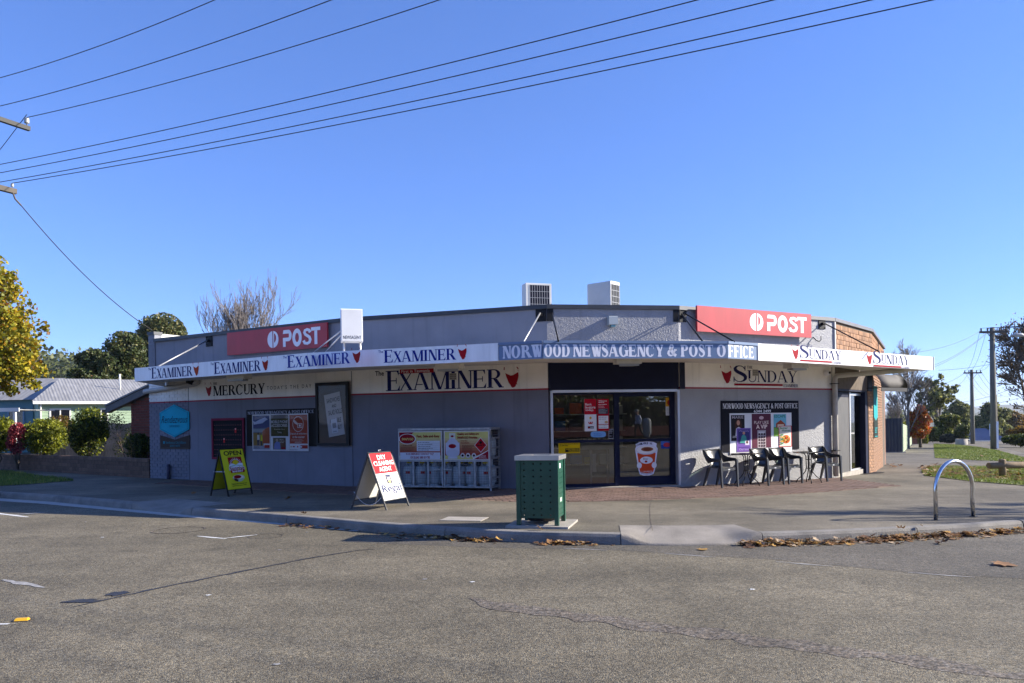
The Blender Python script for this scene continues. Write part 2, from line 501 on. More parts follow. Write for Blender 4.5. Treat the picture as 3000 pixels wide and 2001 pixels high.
# ------------------------------------------------------------------ ground sheets
def sheet(name, pts, zf, m, step=3.0, kind='structure', parent=None):
    bm = bmesh.new()
    P = [Vector((p[0], p[1])) for p in pts]
    P = [p for i, p in enumerate(P) if (p - P[i - 1]).length > 1e-4]
    r = delaunay_2d_cdt(P, [(i, (i + 1) % len(P)) for i in range(len(P))], [list(range(len(P)))], 1, 1e-5)
    vs = [bm.verts.new((p.x, p.y, 0)) for p in r[0]]
    for f in r[2]: bm.faces.new([vs[i] for i in f])
    for ax in (0, 1):
        a0, a1 = min(p[ax] for p in pts), max(p[ax] for p in pts)
        k = math.floor(a0 / step) + 1
        while k * step < a1:
            co = [0, 0, 0]; no = [0, 0, 0]; co[ax] = k * step; no[ax] = 1
            bmesh.ops.bisect_plane(bm, geom=bm.verts[:] + bm.edges[:] + bm.faces[:], plane_co=co, plane_no=no)
            k += 1
    for co, no in (((1, 0, 0), (1, 0, 0)), ((9, 0, 0), (1, 0, 0)), ((21 * .485 / 1.0008, 21 * .875 / 1.0008, 0), (.485, .875, 0))):
        bmesh.ops.bisect_plane(bm, geom=bm.verts[:] + bm.edges[:] + bm.faces[:], plane_co=co, plane_no=no)
    for v in bm.verts: v.co.z = zf(v.co.x, v.co.y)
    bmesh.ops.recalc_face_normals(bm, faces=bm.faces[:])
    bm.faces.ensure_lookup_table()
    if sum(f.normal.z for f in bm.faces) < 0: bmesh.ops.reverse_faces(bm, faces=bm.faces[:])
    me = bpy.data.meshes.new(name); bm.to_mesh(me); bm.free()
    me.materials.append(m)
    o = obj(name, me, parent)
    if parent is None: o["kind"] = kind
    return o

def asphalt(name, col, grain=0.5, patch=0.18, gscale=130.0, bump=0.6):
    m = bpy.data.materials.new(name); m.use_nodes = True
    n, l = m.node_tree.nodes, m.node_tree.links
    b = n["Principled BSDF"]; b.inputs["Roughness"].default_value = 0.85; b.inputs["Specular IOR Level"].default_value = 0.35
    tc = n.new("ShaderNodeTexCoord")
    def noise(sc, det=4.0, rough=0.5):
        z = n.new("ShaderNodeTexNoise"); z.inputs["Scale"].default_value = sc; z.inputs["Detail"].default_value = det
        z.inputs["Roughness"].default_value = rough
        l.new(tc.outputs["Object"], z.inputs["Vector"]); return z.outputs["Fac"]
    def mr(sock, a, b_, lo=0.3, hi=0.7):
        q = n.new("ShaderNodeMapRange"); q.inputs[1].default_value = lo; q.inputs[2].default_value = hi
        q.inputs[3].default_value = a; q.inputs[4].default_value = b_; l.new(sock, q.inputs[0]); return q.outputs[0]
    def mul(a, b_):
        q = n.new("ShaderNodeMath"); q.operation = 'MULTIPLY'; l.new(a, q.inputs[0]); l.new(b_, q.inputs[1]); return q.outputs[0]
    vo = n.new("ShaderNodeTexVoronoi"); vo.inputs["Scale"].default_value = gscale
    l.new(tc.outputs["Object"], vo.inputs["Vector"])
    sp = n.new("ShaderNodeSeparateColor"); l.new(vo.outputs["Color"], sp.inputs[0])
    g = mr(sp.outputs[0], 1 - grain, 1 + grain, 0.0, 1.0)
    v2 = n.new("ShaderNodeTexVoronoi"); v2.inputs["Scale"].default_value = gscale * 0.42
    l.new(tc.outputs["Object"], v2.inputs["Vector"])
    s2 = n.new("ShaderNodeSeparateColor"); l.new(v2.outputs["Color"], s2.inputs[0])
    g2 = mr(s2.outputs[1], 1 - grain * 0.35, 1 + grain * 0.35, 0.0, 1.0)
    mpz = n.new("ShaderNodeMapping"); mpz.inputs["Rotation"].default_value = (0, 0, R(33)); mpz.inputs["Scale"].default_value = (.10, .85, 1)
    l.new(tc.outputs["Object"], mpz.inputs[0]); nz_ = n.new("ShaderNodeTexNoise"); nz_.inputs["Scale"].default_value = 1.0; nz_.inputs["Detail"].default_value = 6.0; l.new(mpz.outputs[0], nz_.inputs["Vector"])
    spots = mr(noise(1.7, 2, .4), 1.0, .80, .66, .74)
    f = mul(mul(mul(g, g2), mul(mr(noise(0.45, 3), 1 - patch, 1 + patch), mr(noise(3.5, 4), 1 - patch * 0.5, 1 + patch * 0.5))), mul(mr(nz_.outputs["Fac"], 1 - patch * .8, 1 + patch * .8, .32, .68), spots))
    warm = n.new("ShaderNodeMix"); warm.data_type = 'RGBA'
    warm.inputs[6].default_value = (*col, 1); warm.inputs[7].default_value = (col[0] * 1.15, col[1] * 1.03, col[2] * 0.86, 1)
    l.new(mr(sp.outputs[1], 0, 1, 0.2, 0.8), warm.inputs[0])
    vm = n.new("ShaderNodeVectorMath"); vm.operation = 'SCALE'
    l.new(warm.outputs[2], vm.inputs[0]); l.new(f, vm.inputs["Scale"])
    l.new(vm.outputs[0], b.inputs["Base Color"])
    bp = n.new("ShaderNodeBump"); bp.inputs["Strength"].default_value = bump; bp.inputs["Distance"].default_value = 0.008
    l.new(vo.outputs["Distance"], bp.inputs["Height"]); bp.invert = True
    l.new(bp.outputs[0], b.inputs["Normal"])
    return m
M_ROAD = asphalt("road_asphalt", (0.132, 0.1195, 0.090), 0.6, 0.24, 95.0)
M_PATH = asphalt("path_asphalt", (0.134, 0.123, 0.100), 0.4, 0.30, 150.0, 0.4)
M_CONC = mat("concrete", (0.33, 0.30, 0.26), 0.85, 0.16, 4.0, 0.35, 90.0, fine=0.14)
M_CONC_D = mat("weathered_concrete", (0.20, 0.185, 0.165), 0.88, 0.25, 3.0, 0.5, 60.0, fine=0.18)
M_SOIL = mat("garden_soil", (0.06, 0.045, 0.03), 0.95, 0.3, 3.0, 0.6, 25.0)
M_LAWN = mat("lawn_turf", (0.11, 0.135, 0.025), 0.9, 0.3, 2.0, 0.8, 60.0, col2=(0.17, 0.18, 0.04))
M_WHITE_LINE = mat("road_paint", (0.62, 0.62, 0.60), 0.7, 0.2, 14.0, fine=0.25, bscale=90.0)
M_WORN_LINE = mat("worn_road_paint", (0.27, 0.26, 0.25), 0.8, 0.3, 14.0, fine=0.35, bscale=90.0)
M_SEAM = asphalt("seam_asphalt", (0.114, 0.101, 0.086), 0.7, 0.2, 60.0, 0.4)
M_TAR = mat("tar", (0.028, 0.027, 0.028), 0.55, 0.3, 9.0, 0.3, 80.0)

# terrain to the horizon
def terrain():
    mb = MB().mat(mat("dry_grass_land", (0.10, 0.115, 0.045), 0.95, 0.3, 0.02, col2=(0.05, 0.07, 0.03)))
    rr = [0, 20, 45, 80, 130, 200, 320, 520, 900, 1500, 2600, 4200]
    vs, fs = [], []
    for i, r in enumerate(rr):
        for k in range(64):
            t = 2 * math.pi * k / 64; x, y = r * math.cos(t), r * math.sin(t)
            vs.append((x, y, max(-34.0, gz(x, y)) - 0.25 - 0.0002 * r))
    for i in range(len(rr) - 1):
        for k in range(64): fs.append((i * 64 + k, (i + 1) * 64 + k, (i + 1) * 64 + (k + 1) % 64, i * 64 + (k + 1) % 64))
    mb.add(vs, fs)
    tag(mb.build("terrain"), kind='structure')
terrain()

# kerb line (foot of the kerb face), from the photograph, left to right, then round the corner up the side street
KP = [gnd(px, py) for px, py in [(0, 1460), (158, 1471), (385, 1493), (560, 1511), (839, 1535), (1080, 1558), (1302, 1576), (1500, 1588), (1660, 1593), (1819, 1597),
                                 (1960, 1599), (2100, 1598), (2236, 1594), (2400, 1589), (2560, 1582), (2690, 1575), (2850, 1566), (3000, 1555)]]
d0 = (KP[0] - KP[1]).normalized()
KP = [KP[0] + d0 * 30, KP[0] + d0 * 8] + KP
U = Vector((0.485, 0.875, 0))
KP += [Vector((x, y, gz(x, y))) for x, y in [(8.6, 11.2), (10.2, 12.1), (11.7, 13.3), (13.0, 14.9), (14.0, 16.6), (15.0, 18.4)]]
far0 = KP[-1].copy()
for k in range(1, 9):
    p = far0 + U * (k * 12.0); KP.append(Vector((p.x, p.y, gz(p.x, p.y))))
def offset_line(L, d):      # to the left of travel (= away from the road)
    out = []
    for i, p in enumerate(L):
        a = L[max(0, i - 1)]; b = L[min(len(L) - 1, i + 1)]
        t = Vector((b.x - a.x, b.y - a.y, 0)).normalized()
        out.append(Vector((p.x - t.y * d, p.y + t.x * d, p.z)))
    return out
KB = offset_line(KP, 0.15)
sheet("road", [(-75, -14.5), (75, -14.5), (110, 60), (110, 130), (52, 130), (20, 60), (-75, 62)], lambda x, y: gz(x, y), M_ROAD, 4.0)
back = [(62, 112), (30, 60), (12, 30), (6, 26), (-4, 26), (-12, 27), (-40, 44)]
def sub_line(L, a, b, trim=0.006):
    """dense piece of polyline between float indices a..b"""
    def P(t):
        i = min(int(t), len(L) - 2); return L[i].lerp(L[i + 1], t - i)
    n = max(2, int((P(b) - P(a)).length / 0.35) + 1)
    pts = [P(a + (b - a) * k / n) for k in range(n + 1)]
    if (pts[-1] - pts[0]).length > 0.3:
        pts[0] = pts[0] + (pts[1] - pts[0]).normalized() * trim; pts[-1] = pts[-1] + (pts[-2] - pts[-1]).normalized() * trim
    return pts
FB = []
for a, b, r_ in [(0, 4, 0), (4, 5, 1), (5, 11, 0), (11, 14, 1), (14, len(KP) - 1, 0)]:
    FB += offset_line(sub_line(KP, a, b, 0.0), 0.84 if r_ else 0.15)
sheet("footpath", [(p.x, p.y) for p in FB] + back, fz, M_PATH, 2.0)

# kerb pieces
kerb = MB()
def kerb_piece(name, L, parent, h=0.14, low=None):
    B1 = offset_line(L, 0.012); B2 = offset_line(L, 0.035); B3 = offset_line(L, 0.155); 
    mb = MB().mat(M_CONC_D if low is None else M_CONC)
    rows = []
    for i, p in enumerate(L):
        hh = h if low is None else low[i]
        g = gz(p.x, p.y); e = 0.004 + (0.0 if low is None else 0.0)
        zz = lambda q, d: Vector((q.x, q.y, g + d))
        if low is None:
            rows.append([zz(p, -0.15), zz(p, 0.0), zz(B1[i], hh * 0.72), zz(B2[i], hh * 0.97), zz(B2[i].lerp(B3[i], 0.25), hh + e), zz(B3[i], hh + e), zz(B3[i], -0.15)])
        else:
            wide = offset_line(L, 0.85)
            rows.append([zz(p, -0.15), zz(p, 0.0), zz(B1[i], hh * 0.8), zz(B2[i], hh), zz(B2[i].lerp(wide[i], 0.5), (hh + h) / 2 + e), zz(wide[i], h + 0.008), zz(wide[i], -0.15)])
    vs = [v for r in rows for v in r]; m = 7
    fs = [(i * m + j, (i + 1) * m + j, (i + 1) * m + j + 1, i * m + j + 1) for i in range(len(rows) - 1) for j in range(m - 1)]
    mb.add(vs, fs)
    n = len(rows)
    mb.face(list(range(len(mb.v) - m, len(mb.v)))); mb.face(list(range(m - 1, -1, -1)))
    return mb.build(name, parent)
kroot = empty("kerb"); tag(kroot, kind='structure')
# indices: 0,1 off frame; 2..19 the pixel list; 20.. corner and side street
for a, b in [(0, 1), (1, 2.0), (2, 3), (3, 4), (5, 6), (6, 8), (8, 11), (14, 17), (17, 19), (19, 21), (21, 23), (23, 25), (25, 26), (26, 27), (27, 28), (28, 29), (29, 30), (30, 33)]:
    kerb_piece("kerb_stone", sub_line(KP, a, b), kroot)
M_RAMP = mat("ramp_concrete", (0.235, 0.21, 0.18), 0.88, 0.22, 2.5, 0.35, 70.0, fine=0.16)
def ramp(a, b, flare=0.28):
    L0 = sub_line(KP, a, b); L = []
    for p, q in zip(L0, L0[1:]): L += [p.lerp(q, k / 4) for k in range(4)]
    L.append(L0[-1]); n = len(L) - 1; rows = []
    offs = [0.0, .012, .035, .12, .25, .4, .55, .7, .85]; lines = [offset_line(L, d) for d in offs]
    for i in range(n + 1):
        q = min(1, min(i, n - i) / n / flare); q = q * q * (3 - 2 * q); lo = .144 - q * .114; g = gz(L[i].x, L[i].y); r = [Vector((L[i].x, L[i].y, g - .15)), Vector((L[i].x, L[i].y, g))]
        for k in range(1, len(offs)):
            t = max(0, (offs[k] - .035) / .815); z = lo * .75 if k == 1 else lo + (.146 - lo) * t
            r.append(Vector((lines[k][i].x, lines[k][i].y, g + z)))
        rows.append(r)
    mb = MB().mat(M_RAMP); m = len(rows[0]); mb.add([v for r in rows for v in r], [(i * m + j, (i + 1) * m + j, (i + 1) * m + j + 1, i * m + j + 1) for i in range(n) for j in range(m - 1)], True); mb.build("kerb_ramp", kroot)
ramp(4, 5); ramp(11, 14, 0.22)
# gutter strip beside the left-hand kerb
mb = MB().mat(mat("gutter_concrete", (0.40, 0.385, 0.36), 0.8, 0.12, 5.0, fine=0.12))
gl = sub_line(KP, 1, 6.9); n = len(gl); rows = []
for i, p in enumerate(gl):
    t = i / (n - 1); w = 0.40 * (1 - t) + 0.06
    a = gl[max(0, i - 1)]; b = gl[min(n - 1, i + 1)]; q = (b - a); q.z = 0; q.normalize()
    rows.append([Vector((p.x, p.y, gz(p.x, p.y) + 0.004)), Vector((p.x + q.y * w, p.y - q.x * w, gz(p.x, p.y) + 0.0045))])
mb.grid(rows, smooth=False)
tag(mb.build("gutter"), kind='structure')

# ------------------------------------------------------------------ markings, seams and patches on the road
def strip(name, pxs, w, m, dz=0.004, seed=0, jag=0.0, wob=0.0):
    P = [gnd(*p) for p in pxs]
    rnd = random.Random(seed); L = []
    for i in range(len(P) - 1):
        n = max(1, int((P[i + 1] - P[i]).length / 0.12)) if (jag or wob) else 1
        for k in range(n): L.append(P[i].lerp(P[i + 1], k / n))
    L.append(P[-1]); rows = []
    for i, p in enumerate(L):
        a = L[max(0, i - 1)]; b = L[min(len(L) - 1, i + 1)]; q = (b - a); q.z = 0; q.normalize()
        end = min(1.0, 0.25 + min(i, len(L) - 1 - i) / 4) if jag else 1
        w1 = w / 2 * (1 + rnd.uniform(-jag, jag)) * end; w2 = w / 2 * (1 + rnd.uniform(-jag, jag)) * end; c = rnd.uniform(-wob, wob)
        z = gz(p.x, p.y) + dz
        rows.append([Vector((p.x - q.y * (w1 + c), p.y + q.x * (w1 + c), z)), Vector((p.x + q.y * (w2 - c), p.y - q.x * (w2 - c), z))])
    mb = MB().mat(m).grid(rows, smooth=False)
    if sum((f[1] - f[0]).cross(f[2] - f[0]).z for f in [[Vector(mb.v[i]) for i in mb.f[0]]]) < 0: mb.f = [tuple(reversed(f)) for f in mb.f]
    return tag(mb.build(name), kind='structure')
strip("parking_line", [(-60, 1498), (84, 1515.5)], 0.09, M_WHITE_LINE, seed=1, jag=.12)
strip("parking_line", [(46, 1508.5), (131, 1502)], 0.09, M_WHITE_LINE, 0.008, seed=2, jag=.12)
strip("parking_line", [(578, 1571), (664, 1579)], 0.085, M_WHITE_LINE, seed=3, jag=.15)
strip("parking_line", [(655, 1578.5), (754, 1568)], 0.085, M_WHITE_LINE, 0.008, seed=4, jag=.15)
strip("lane_line", [(8, 1699), (132, 1722)], 0.10, M_WORN_LINE, seed=5, jag=.5)
strip("lane_line", [(-40, 1830), (26, 1829)], 0.16, M_WHITE_LINE, seed=6, jag=.15)
for k, (a, b) in enumerate([((1650, 1607), (1780, 1613)), ((1946, 1622), (2098, 1633)), ((2274, 1646), (2440, 1660)), ((2660, 1678), (2856, 1692))]):
    strip("lane_line", [a, b], 0.065, M_WORN_LINE, seed=10 + k, jag=.55)
strip("tar_seal", [(215, 1779), (430, 1731), (640, 1688), (905, 1636), (1050, 1613), (1100, 1609)], 0.045, M_TAR, seed=21, jag=.5, wob=.006)
def blotch(name, px, py, rx, ry, m, dz=0.0055, seed=0, rough=.2, ring=0.0):
    c = gnd(px, py); rnd = random.Random(seed); pts = []
    for k in range(28):
        t = 2 * math.pi * k / 28; f = 1 + rnd.uniform(-rough, rough)
        pts.append((c.x + rx * f * math.cos(t), c.y + ry * f * math.sin(t), gz(c.x, c.y) + dz))
    mb = MB().mat(m)
    if ring:
        inn = [(c.x + (p[0] - c.x) * (1 - ring), c.y + (p[1] - c.y) * (1 - ring), p[2]) for p in pts]
        mb.add(pts + inn, [(k, (k + 1) % 28, 28 + (k + 1) % 28, 28 + k) for k in range(28)])
    else: mb.add(pts, [tuple(range(28))])
    return tag(mb.build(name), kind='structure')
blotch("tar_patch", 345, 1740, .10, .10, M_TAR, seed=1); blotch("tar_patch", 240, 1762, .15, .08, M_TAR, seed=2, rough=.3)
blotch("tar_patch", 525, 1553, .40, .40, M_SEAM, seed=3, rough=.05, ring=.08)
blotch("tar_patch", 780, 1571, .25, .25, M_SEAM, seed=4, rough=.05, ring=.08)
# worn seam where two lays of asphalt meet, and the darker newer lay beside the kerb
strip("road_seam", [(1380, 1752), (1500, 1783), (1640, 1800), (1790, 1822), (1950, 1842), (2150, 1866), (2350, 1896), (2560, 1920), (2760, 1946), (2920, 1976), (3080, 1996)], 0.24, M_SEAM, 0.003, seed=31, jag=.5, wob=.03)
M_ROAD2 = asphalt("newer_asphalt", (0.098, 0.091, 0.078), 0.5, 0.2, 80.0)
P2 = [gnd(px, py) for px, py in [(1010, 1588), (1400, 1604), (1800, 1612), (2270, 1640), (2650, 1676), (3000, 1696), (3400, 1740)]]
K2 = [p for p in KP[8:21]]
sheet("road_patch", [(p.x, p.y) for p in P2] + [(p.x, p.y - 0.0) for p in reversed(K2)], lambda x, y: gz(x, y) + 0.0018, M_ROAD2, 2.0)
for k, (px, py) in enumerate([(820, 1612), (300, 1575), (250, 1530), (610, 1745), (1245, 1698), (2205, 1728), (810, 1948), (1385, 1706), (900, 1560)]):
    blotch("paint_fleck", px, py, .025, .02, M_WHITE_LINE if k % 2 else M_WORN_LINE, 0.006, seed=50 + k, rough=.5)
# yellow raised marker
c = gnd(65, 1818)
rm = empty("road_marker", (c.x, c.y, c.z), R(8)); rm.scale = (.62, .62, .8); tag(rm, "yellow raised reflective marker stuck on the road", "road marker")
MB().mat(M_TAR).prism([(-.10 + .0, -.075), (.10, -.075), (.10, .075), (-.10, .075)], 0.001, .006).build("base", rm)
mb = MB().mat(mat("marker_yellow", (0.75, 0.42, 0.02), 0.4, .1))
mb.add([(-.085, -.05, .006), (.085, -.05, .006), (.085, .05, .006), (-.085, .05, .006), (-.075, -.025, .028), (.075, -.025, .028), (.075, .025, .028), (-.075, .025, .028)],
       [(4, 5, 6, 7), (0, 1, 5, 4), (1, 2, 6, 5), (2, 3, 7, 6), (3, 0, 4, 7)]); mb.build("body", rm)
# pit cover in the footpath
c = gnd(1360, 1521, PATH)
mb = MB().mat(M_CONC).box(-.33, .33, -.22, .22, .001, .008); o = mb.build("pit_cover"); o.location = (c.x, c.y, fz(c.x, c.y)); o.rotation_euler = (0, 0, R(-14))
tag(o, "pale concrete pit cover set into the footpath", "pit cover")
strip("path_joint", [(1912, 1586), (1906, 1545), (1904, 1512), (1908, 1492)], .014, M_SEAM, PATH + .003, seed=70, jag=.6, wob=.004)
# ------------------------------------------------------------------ the corner shop
class Wall:
    def __init__(s, p0, p1):
        s.p0, s.p1 = Vector((*p0, 0)), Vector((*p1, 0))
        d = s.p1 - s.p0; s.L = d.length; s.w = d.normalized(); s.n = Vector((s.w.y, -s.w.x, 0))
    def uz(s, px, py, off=0.0):       # photo pixel -> (distance along the wall, height)
        d = ray(px, py); o = s.p0 + s.n * off
        t = o.dot(s.n) / d.dot(s.n)
        p = d * t; q = p - s.p0
        return q.dot(s.w), EYE + p.z
    def M(s, u=0.0, z=0.0, off=0.0):  # local x along the wall, y up, z outwards
        o = s.p0 + s.w * u + s.n * off
        return Matrix(((s.w.x, 0, s.n.x, o.x), (s.w.y, 0, s.n.y, o.y), (0, 1, 0, z), (0, 0, 0, 1)))
    def pt(s, u, z, off=0.0):
        p = s.p0 + s.w * u + s.n * off; return Vector((p.x, p.y, z))
PA, PK, PB, PC, PD, PE1, PE2 = (-10.5, 22.24), (-3.81, 18.24), (0.794, 16.70), (3.757, 17.18), (8.31, 19.72), (10.5, 22.34), (13.75, 28.3)
WL, WM, WC, WR, WD, WE = Wall(PA, PK), Wall(PK, PB), Wall(PB, PC), Wall(PC, PD), Wall(PD, PE1), Wall(PE1, PE2)
Z_RED, Z_SOF, Z_FAS, Z_TOP = 2.309, 2.894, 3.246, 4.157

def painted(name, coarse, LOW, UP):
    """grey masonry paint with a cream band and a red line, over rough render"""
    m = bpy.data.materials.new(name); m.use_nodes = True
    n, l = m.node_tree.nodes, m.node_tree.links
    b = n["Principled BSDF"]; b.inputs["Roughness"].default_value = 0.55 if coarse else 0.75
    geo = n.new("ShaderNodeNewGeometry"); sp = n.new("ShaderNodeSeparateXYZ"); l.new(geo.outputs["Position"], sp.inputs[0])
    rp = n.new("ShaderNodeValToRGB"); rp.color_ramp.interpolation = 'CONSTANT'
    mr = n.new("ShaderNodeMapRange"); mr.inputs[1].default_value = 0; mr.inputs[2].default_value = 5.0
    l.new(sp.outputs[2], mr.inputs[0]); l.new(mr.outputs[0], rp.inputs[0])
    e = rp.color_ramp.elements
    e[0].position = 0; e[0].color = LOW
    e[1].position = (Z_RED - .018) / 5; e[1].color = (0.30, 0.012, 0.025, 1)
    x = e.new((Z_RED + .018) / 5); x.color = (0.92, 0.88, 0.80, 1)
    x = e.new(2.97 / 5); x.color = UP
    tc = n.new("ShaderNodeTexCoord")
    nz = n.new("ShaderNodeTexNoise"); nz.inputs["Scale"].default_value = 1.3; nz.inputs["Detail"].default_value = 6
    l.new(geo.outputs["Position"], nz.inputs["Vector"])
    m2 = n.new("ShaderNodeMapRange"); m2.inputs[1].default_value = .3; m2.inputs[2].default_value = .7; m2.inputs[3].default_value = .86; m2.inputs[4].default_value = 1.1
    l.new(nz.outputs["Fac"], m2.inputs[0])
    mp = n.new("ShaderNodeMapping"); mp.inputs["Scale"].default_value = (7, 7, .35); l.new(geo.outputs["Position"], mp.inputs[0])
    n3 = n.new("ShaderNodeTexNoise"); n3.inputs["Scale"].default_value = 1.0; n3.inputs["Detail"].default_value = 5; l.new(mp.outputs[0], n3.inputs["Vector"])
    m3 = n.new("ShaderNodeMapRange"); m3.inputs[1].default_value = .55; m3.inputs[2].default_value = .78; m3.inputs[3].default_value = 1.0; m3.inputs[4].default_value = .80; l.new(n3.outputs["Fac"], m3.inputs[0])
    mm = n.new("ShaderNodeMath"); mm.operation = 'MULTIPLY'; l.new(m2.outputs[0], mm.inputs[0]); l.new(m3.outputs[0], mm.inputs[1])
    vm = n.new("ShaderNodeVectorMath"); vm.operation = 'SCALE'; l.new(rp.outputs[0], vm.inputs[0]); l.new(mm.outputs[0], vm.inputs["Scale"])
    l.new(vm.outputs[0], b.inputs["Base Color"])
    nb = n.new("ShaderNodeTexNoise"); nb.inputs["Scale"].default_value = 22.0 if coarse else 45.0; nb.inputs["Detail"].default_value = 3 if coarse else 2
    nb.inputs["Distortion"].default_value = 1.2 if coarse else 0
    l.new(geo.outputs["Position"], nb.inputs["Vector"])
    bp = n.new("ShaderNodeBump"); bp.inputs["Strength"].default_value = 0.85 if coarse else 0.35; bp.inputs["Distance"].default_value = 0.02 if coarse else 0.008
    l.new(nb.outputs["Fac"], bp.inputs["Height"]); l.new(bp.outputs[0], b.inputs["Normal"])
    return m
M_WALL, M_WALLC = painted("painted_render", False, (.165, .168, .21, 1), (.235, .24, .275, 1)), painted("rough_painted_render", True, (.30, .30, .315, 1), (.235, .24, .27, 1))  # lower greys of one paint: left darkened for awning shade, right lightened for sun
M_CAP = mat("dark_capping_metal", (0.045, 0.048, 0.055), 0.45, 0.15, 5, metal=0.3)
M_NAVY = mat("navy_paint", (0.008, 0.011, 0.034), 0.6, 0.15, 4, spec=.15)
M_SOFFIT = mat("soffit_lining", (0.66, 0.63, 0.57), 0.8, 0.15, 2.5)
M_PANELW = mat("sign_white", (0.86, 0.86, 0.87), 0.4, 0.10, 1.2, stretch=(6, .8, 1))
M_PANELB = mat("sign_slate_blue", (0.135, 0.20, 0.33), 0.4, 0.08, 2.0)
M_PIPE = mat("painted_pipe", (0.47, 0.44, 0.39), 0.55, 0.15, 4)
M_BLACK = mat("black_steel", (0.010, 0.010, 0.012), 0.5, 0.1, spec=.2)
M_STEEL = mat("galvanised_steel", (0.33, 0.335, 0.35), 0.45, 0.25, 14.0, metal=0.6)
M_BRIGHT = mat("bright_aluminium", (0.66, 0.66, 0.67), 0.35, 0.08, 4, metal=0.6)
M_BRICKB = mat("brown_brick", (0.29, 0.155, 0.085), 0.85, 0.25, 9, 0.4, 50, rnd=0.28, fine=.2)
M_MORTAR = mat("dark_mortar", (0.11, 0.085, 0.065), 0.95, 0.2, 8, 0.4, 60)

shop = empty("corner_shop", (0.794, 16.70, 0.14))
tag(shop, "single storey grey rendered corner newsagency and post office with dark capping and cream band", "shop")
SI = shop.matrix_basis.inverted()
bpy.context.view_layer.update()
SI = Matrix.Translation((-0.794, -16.70, -0.14))
def spart(mb, name): return mb.build(name, shop, SI)
TH = 0.22
# rendered walls
def wall_box(W, u0, u1, z0, z1, m, name="wall", th=TH, off=0.0, ext=0.0):
    mb = MB().mat(m); mb.box(u0, u1, z0, z1, -th + off, off, W.M()); return spart(mb, name)
PIER = 1.78
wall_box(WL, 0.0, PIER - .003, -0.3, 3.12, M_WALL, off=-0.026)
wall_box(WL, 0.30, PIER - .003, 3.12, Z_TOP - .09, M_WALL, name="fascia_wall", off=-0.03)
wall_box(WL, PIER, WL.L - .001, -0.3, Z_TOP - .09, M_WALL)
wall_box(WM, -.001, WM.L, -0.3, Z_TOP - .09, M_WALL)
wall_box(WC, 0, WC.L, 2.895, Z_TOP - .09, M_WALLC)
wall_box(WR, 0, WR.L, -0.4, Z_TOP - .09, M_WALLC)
# navy lintel over the entrance and its jambs
mb = MB().mat(M_NAVY); mb.box(0.012, WC.L - .02, 2.300, 2.93, -.19, .012, WC.M()); spart(mb, "lintel")
mb = MB().mat(M_NAVY); mb.box(0.004, 0.16, 2.300, 2.925, 0.001, .010, WR.M()); spart(mb, "lintel_end")
# parapet capping
def cap_line(W, u0, u1, name="capping", m=M_CAP, z=Z_TOP, h=.09, over=.045):
    mb = MB().mat(m); mb.box(u0, u1, z - h, z, -TH - .03, over, W.M()); return spart(mb, name)
cap_line(WL, .30, WL.L + .015); cap_line(WM, -.0, WM.L + .01, z=Z_TOP + .001); cap_line(WC, -.01, WC.L + .01, z=Z_TOP + .002)
cap_line(WR, .0, WR.L + .01, m=mat("grey_capping_metal", (0.14, 0.14, 0.145), 0.5, .12, 4, metal=.3), z=Z_TOP + .001)
cap_line(WD, -.02, WD.L + .01, m=MATS["grey_capping_metal"]); cap_line(WE, -.01, WE.L, m=MATS["grey_capping_metal"], z=Z_TOP + .001)
# painted brick end pier: real bricks, recessed joints
BRL, BRH, JT = 0.224, 0.0725, 0.013
def brick_mesh(name, L, H, D, m, b=0.004):
    mb = MB().mat(m)
    xs = [b, L - b]; ys = [b, H - b]
    front = [(b, b, 0), (L - b, b, 0), (L - b, H - b, 0), (b, H - b, 0)]; rim = [(0, 0, -b), (L, 0, -b), (L, H, -b), (0, H, -b)]; bk = [(0, 0, -D), (L, 0, -D), (L, H, -D), (0, H, -D)]
    mb.add(front + rim + bk, [(0, 1, 2, 3)] + [(4 + i, 4 + (i + 1) % 4, (i + 1) % 4, i) for i in range(4)] + [(8 + i, 8 + (i + 1) % 4, 4 + (i + 1) % 4, 4 + i) for i in range(4)])
    me = bpy.data.meshes.new(name); me.from_pydata(mb.v, [], mb.f); me.materials.append(m); return me
BRICKS = {}
def lay(parent, W, u0, u1, z0, z1, m, tagname, off=0.0, L=BRL, H=BRH, J=JT, D=.03, inv=None, jit=.0012, seed=0, limit=300, name="brick", skip=None):
    """courses of single bricks between u0..u1, z0..z1 on wall plane W"""
    rnd = random.Random(seed); cnt = 0; k = 0
    z = z0; extra = MB().mat(m)
    while z + H * .6 < z1:
        h = min(H, z1 - z)
        x = u0 - (L + J) / 2 * (k % 2)
        while x < u1 - 0.02:
            a, b = max(x, u0), min(x + L, u1)
            if b - a > 0.03 and not (skip and skip(a, b, z, z + h)):
                key = (tagname, round(b - a, 2), round(h, 3))
                if key not in BRICKS: BRICKS[key] = brick_mesh("brick", b - a, h, D, m)
                if cnt < limit:
                    o = obj(name, BRICKS[key], parent)
                    M_ = W.M(a, z + rnd.uniform(-.0008, .0008), off + rnd.uniform(-jit, jit))
                    o.matrix_local = (inv @ M_) if inv is not None else M_
                    cnt += 1
                else:
                    M_ = W.M(a, z, off + rnd.uniform(-jit, jit)); bmh = BRICKS[key]
                    extra.add([M_ @ v.co for v in bmh.vertices], [tuple(p.vertices) for p in bmh.polygons])
            x += L + J
        z += H + J; k += 1
    if extra.v:
        o = extra.build("brickwork" if name == "brick" else name + "_field", parent, inv); o["kind"] = "stuff"
    return cnt
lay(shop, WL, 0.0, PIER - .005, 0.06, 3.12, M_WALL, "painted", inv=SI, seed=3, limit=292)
lay(shop, WL, 0.0, 0.29, 3.125, 4.28, M_WALL, "painted", inv=SI, seed=4, limit=300)
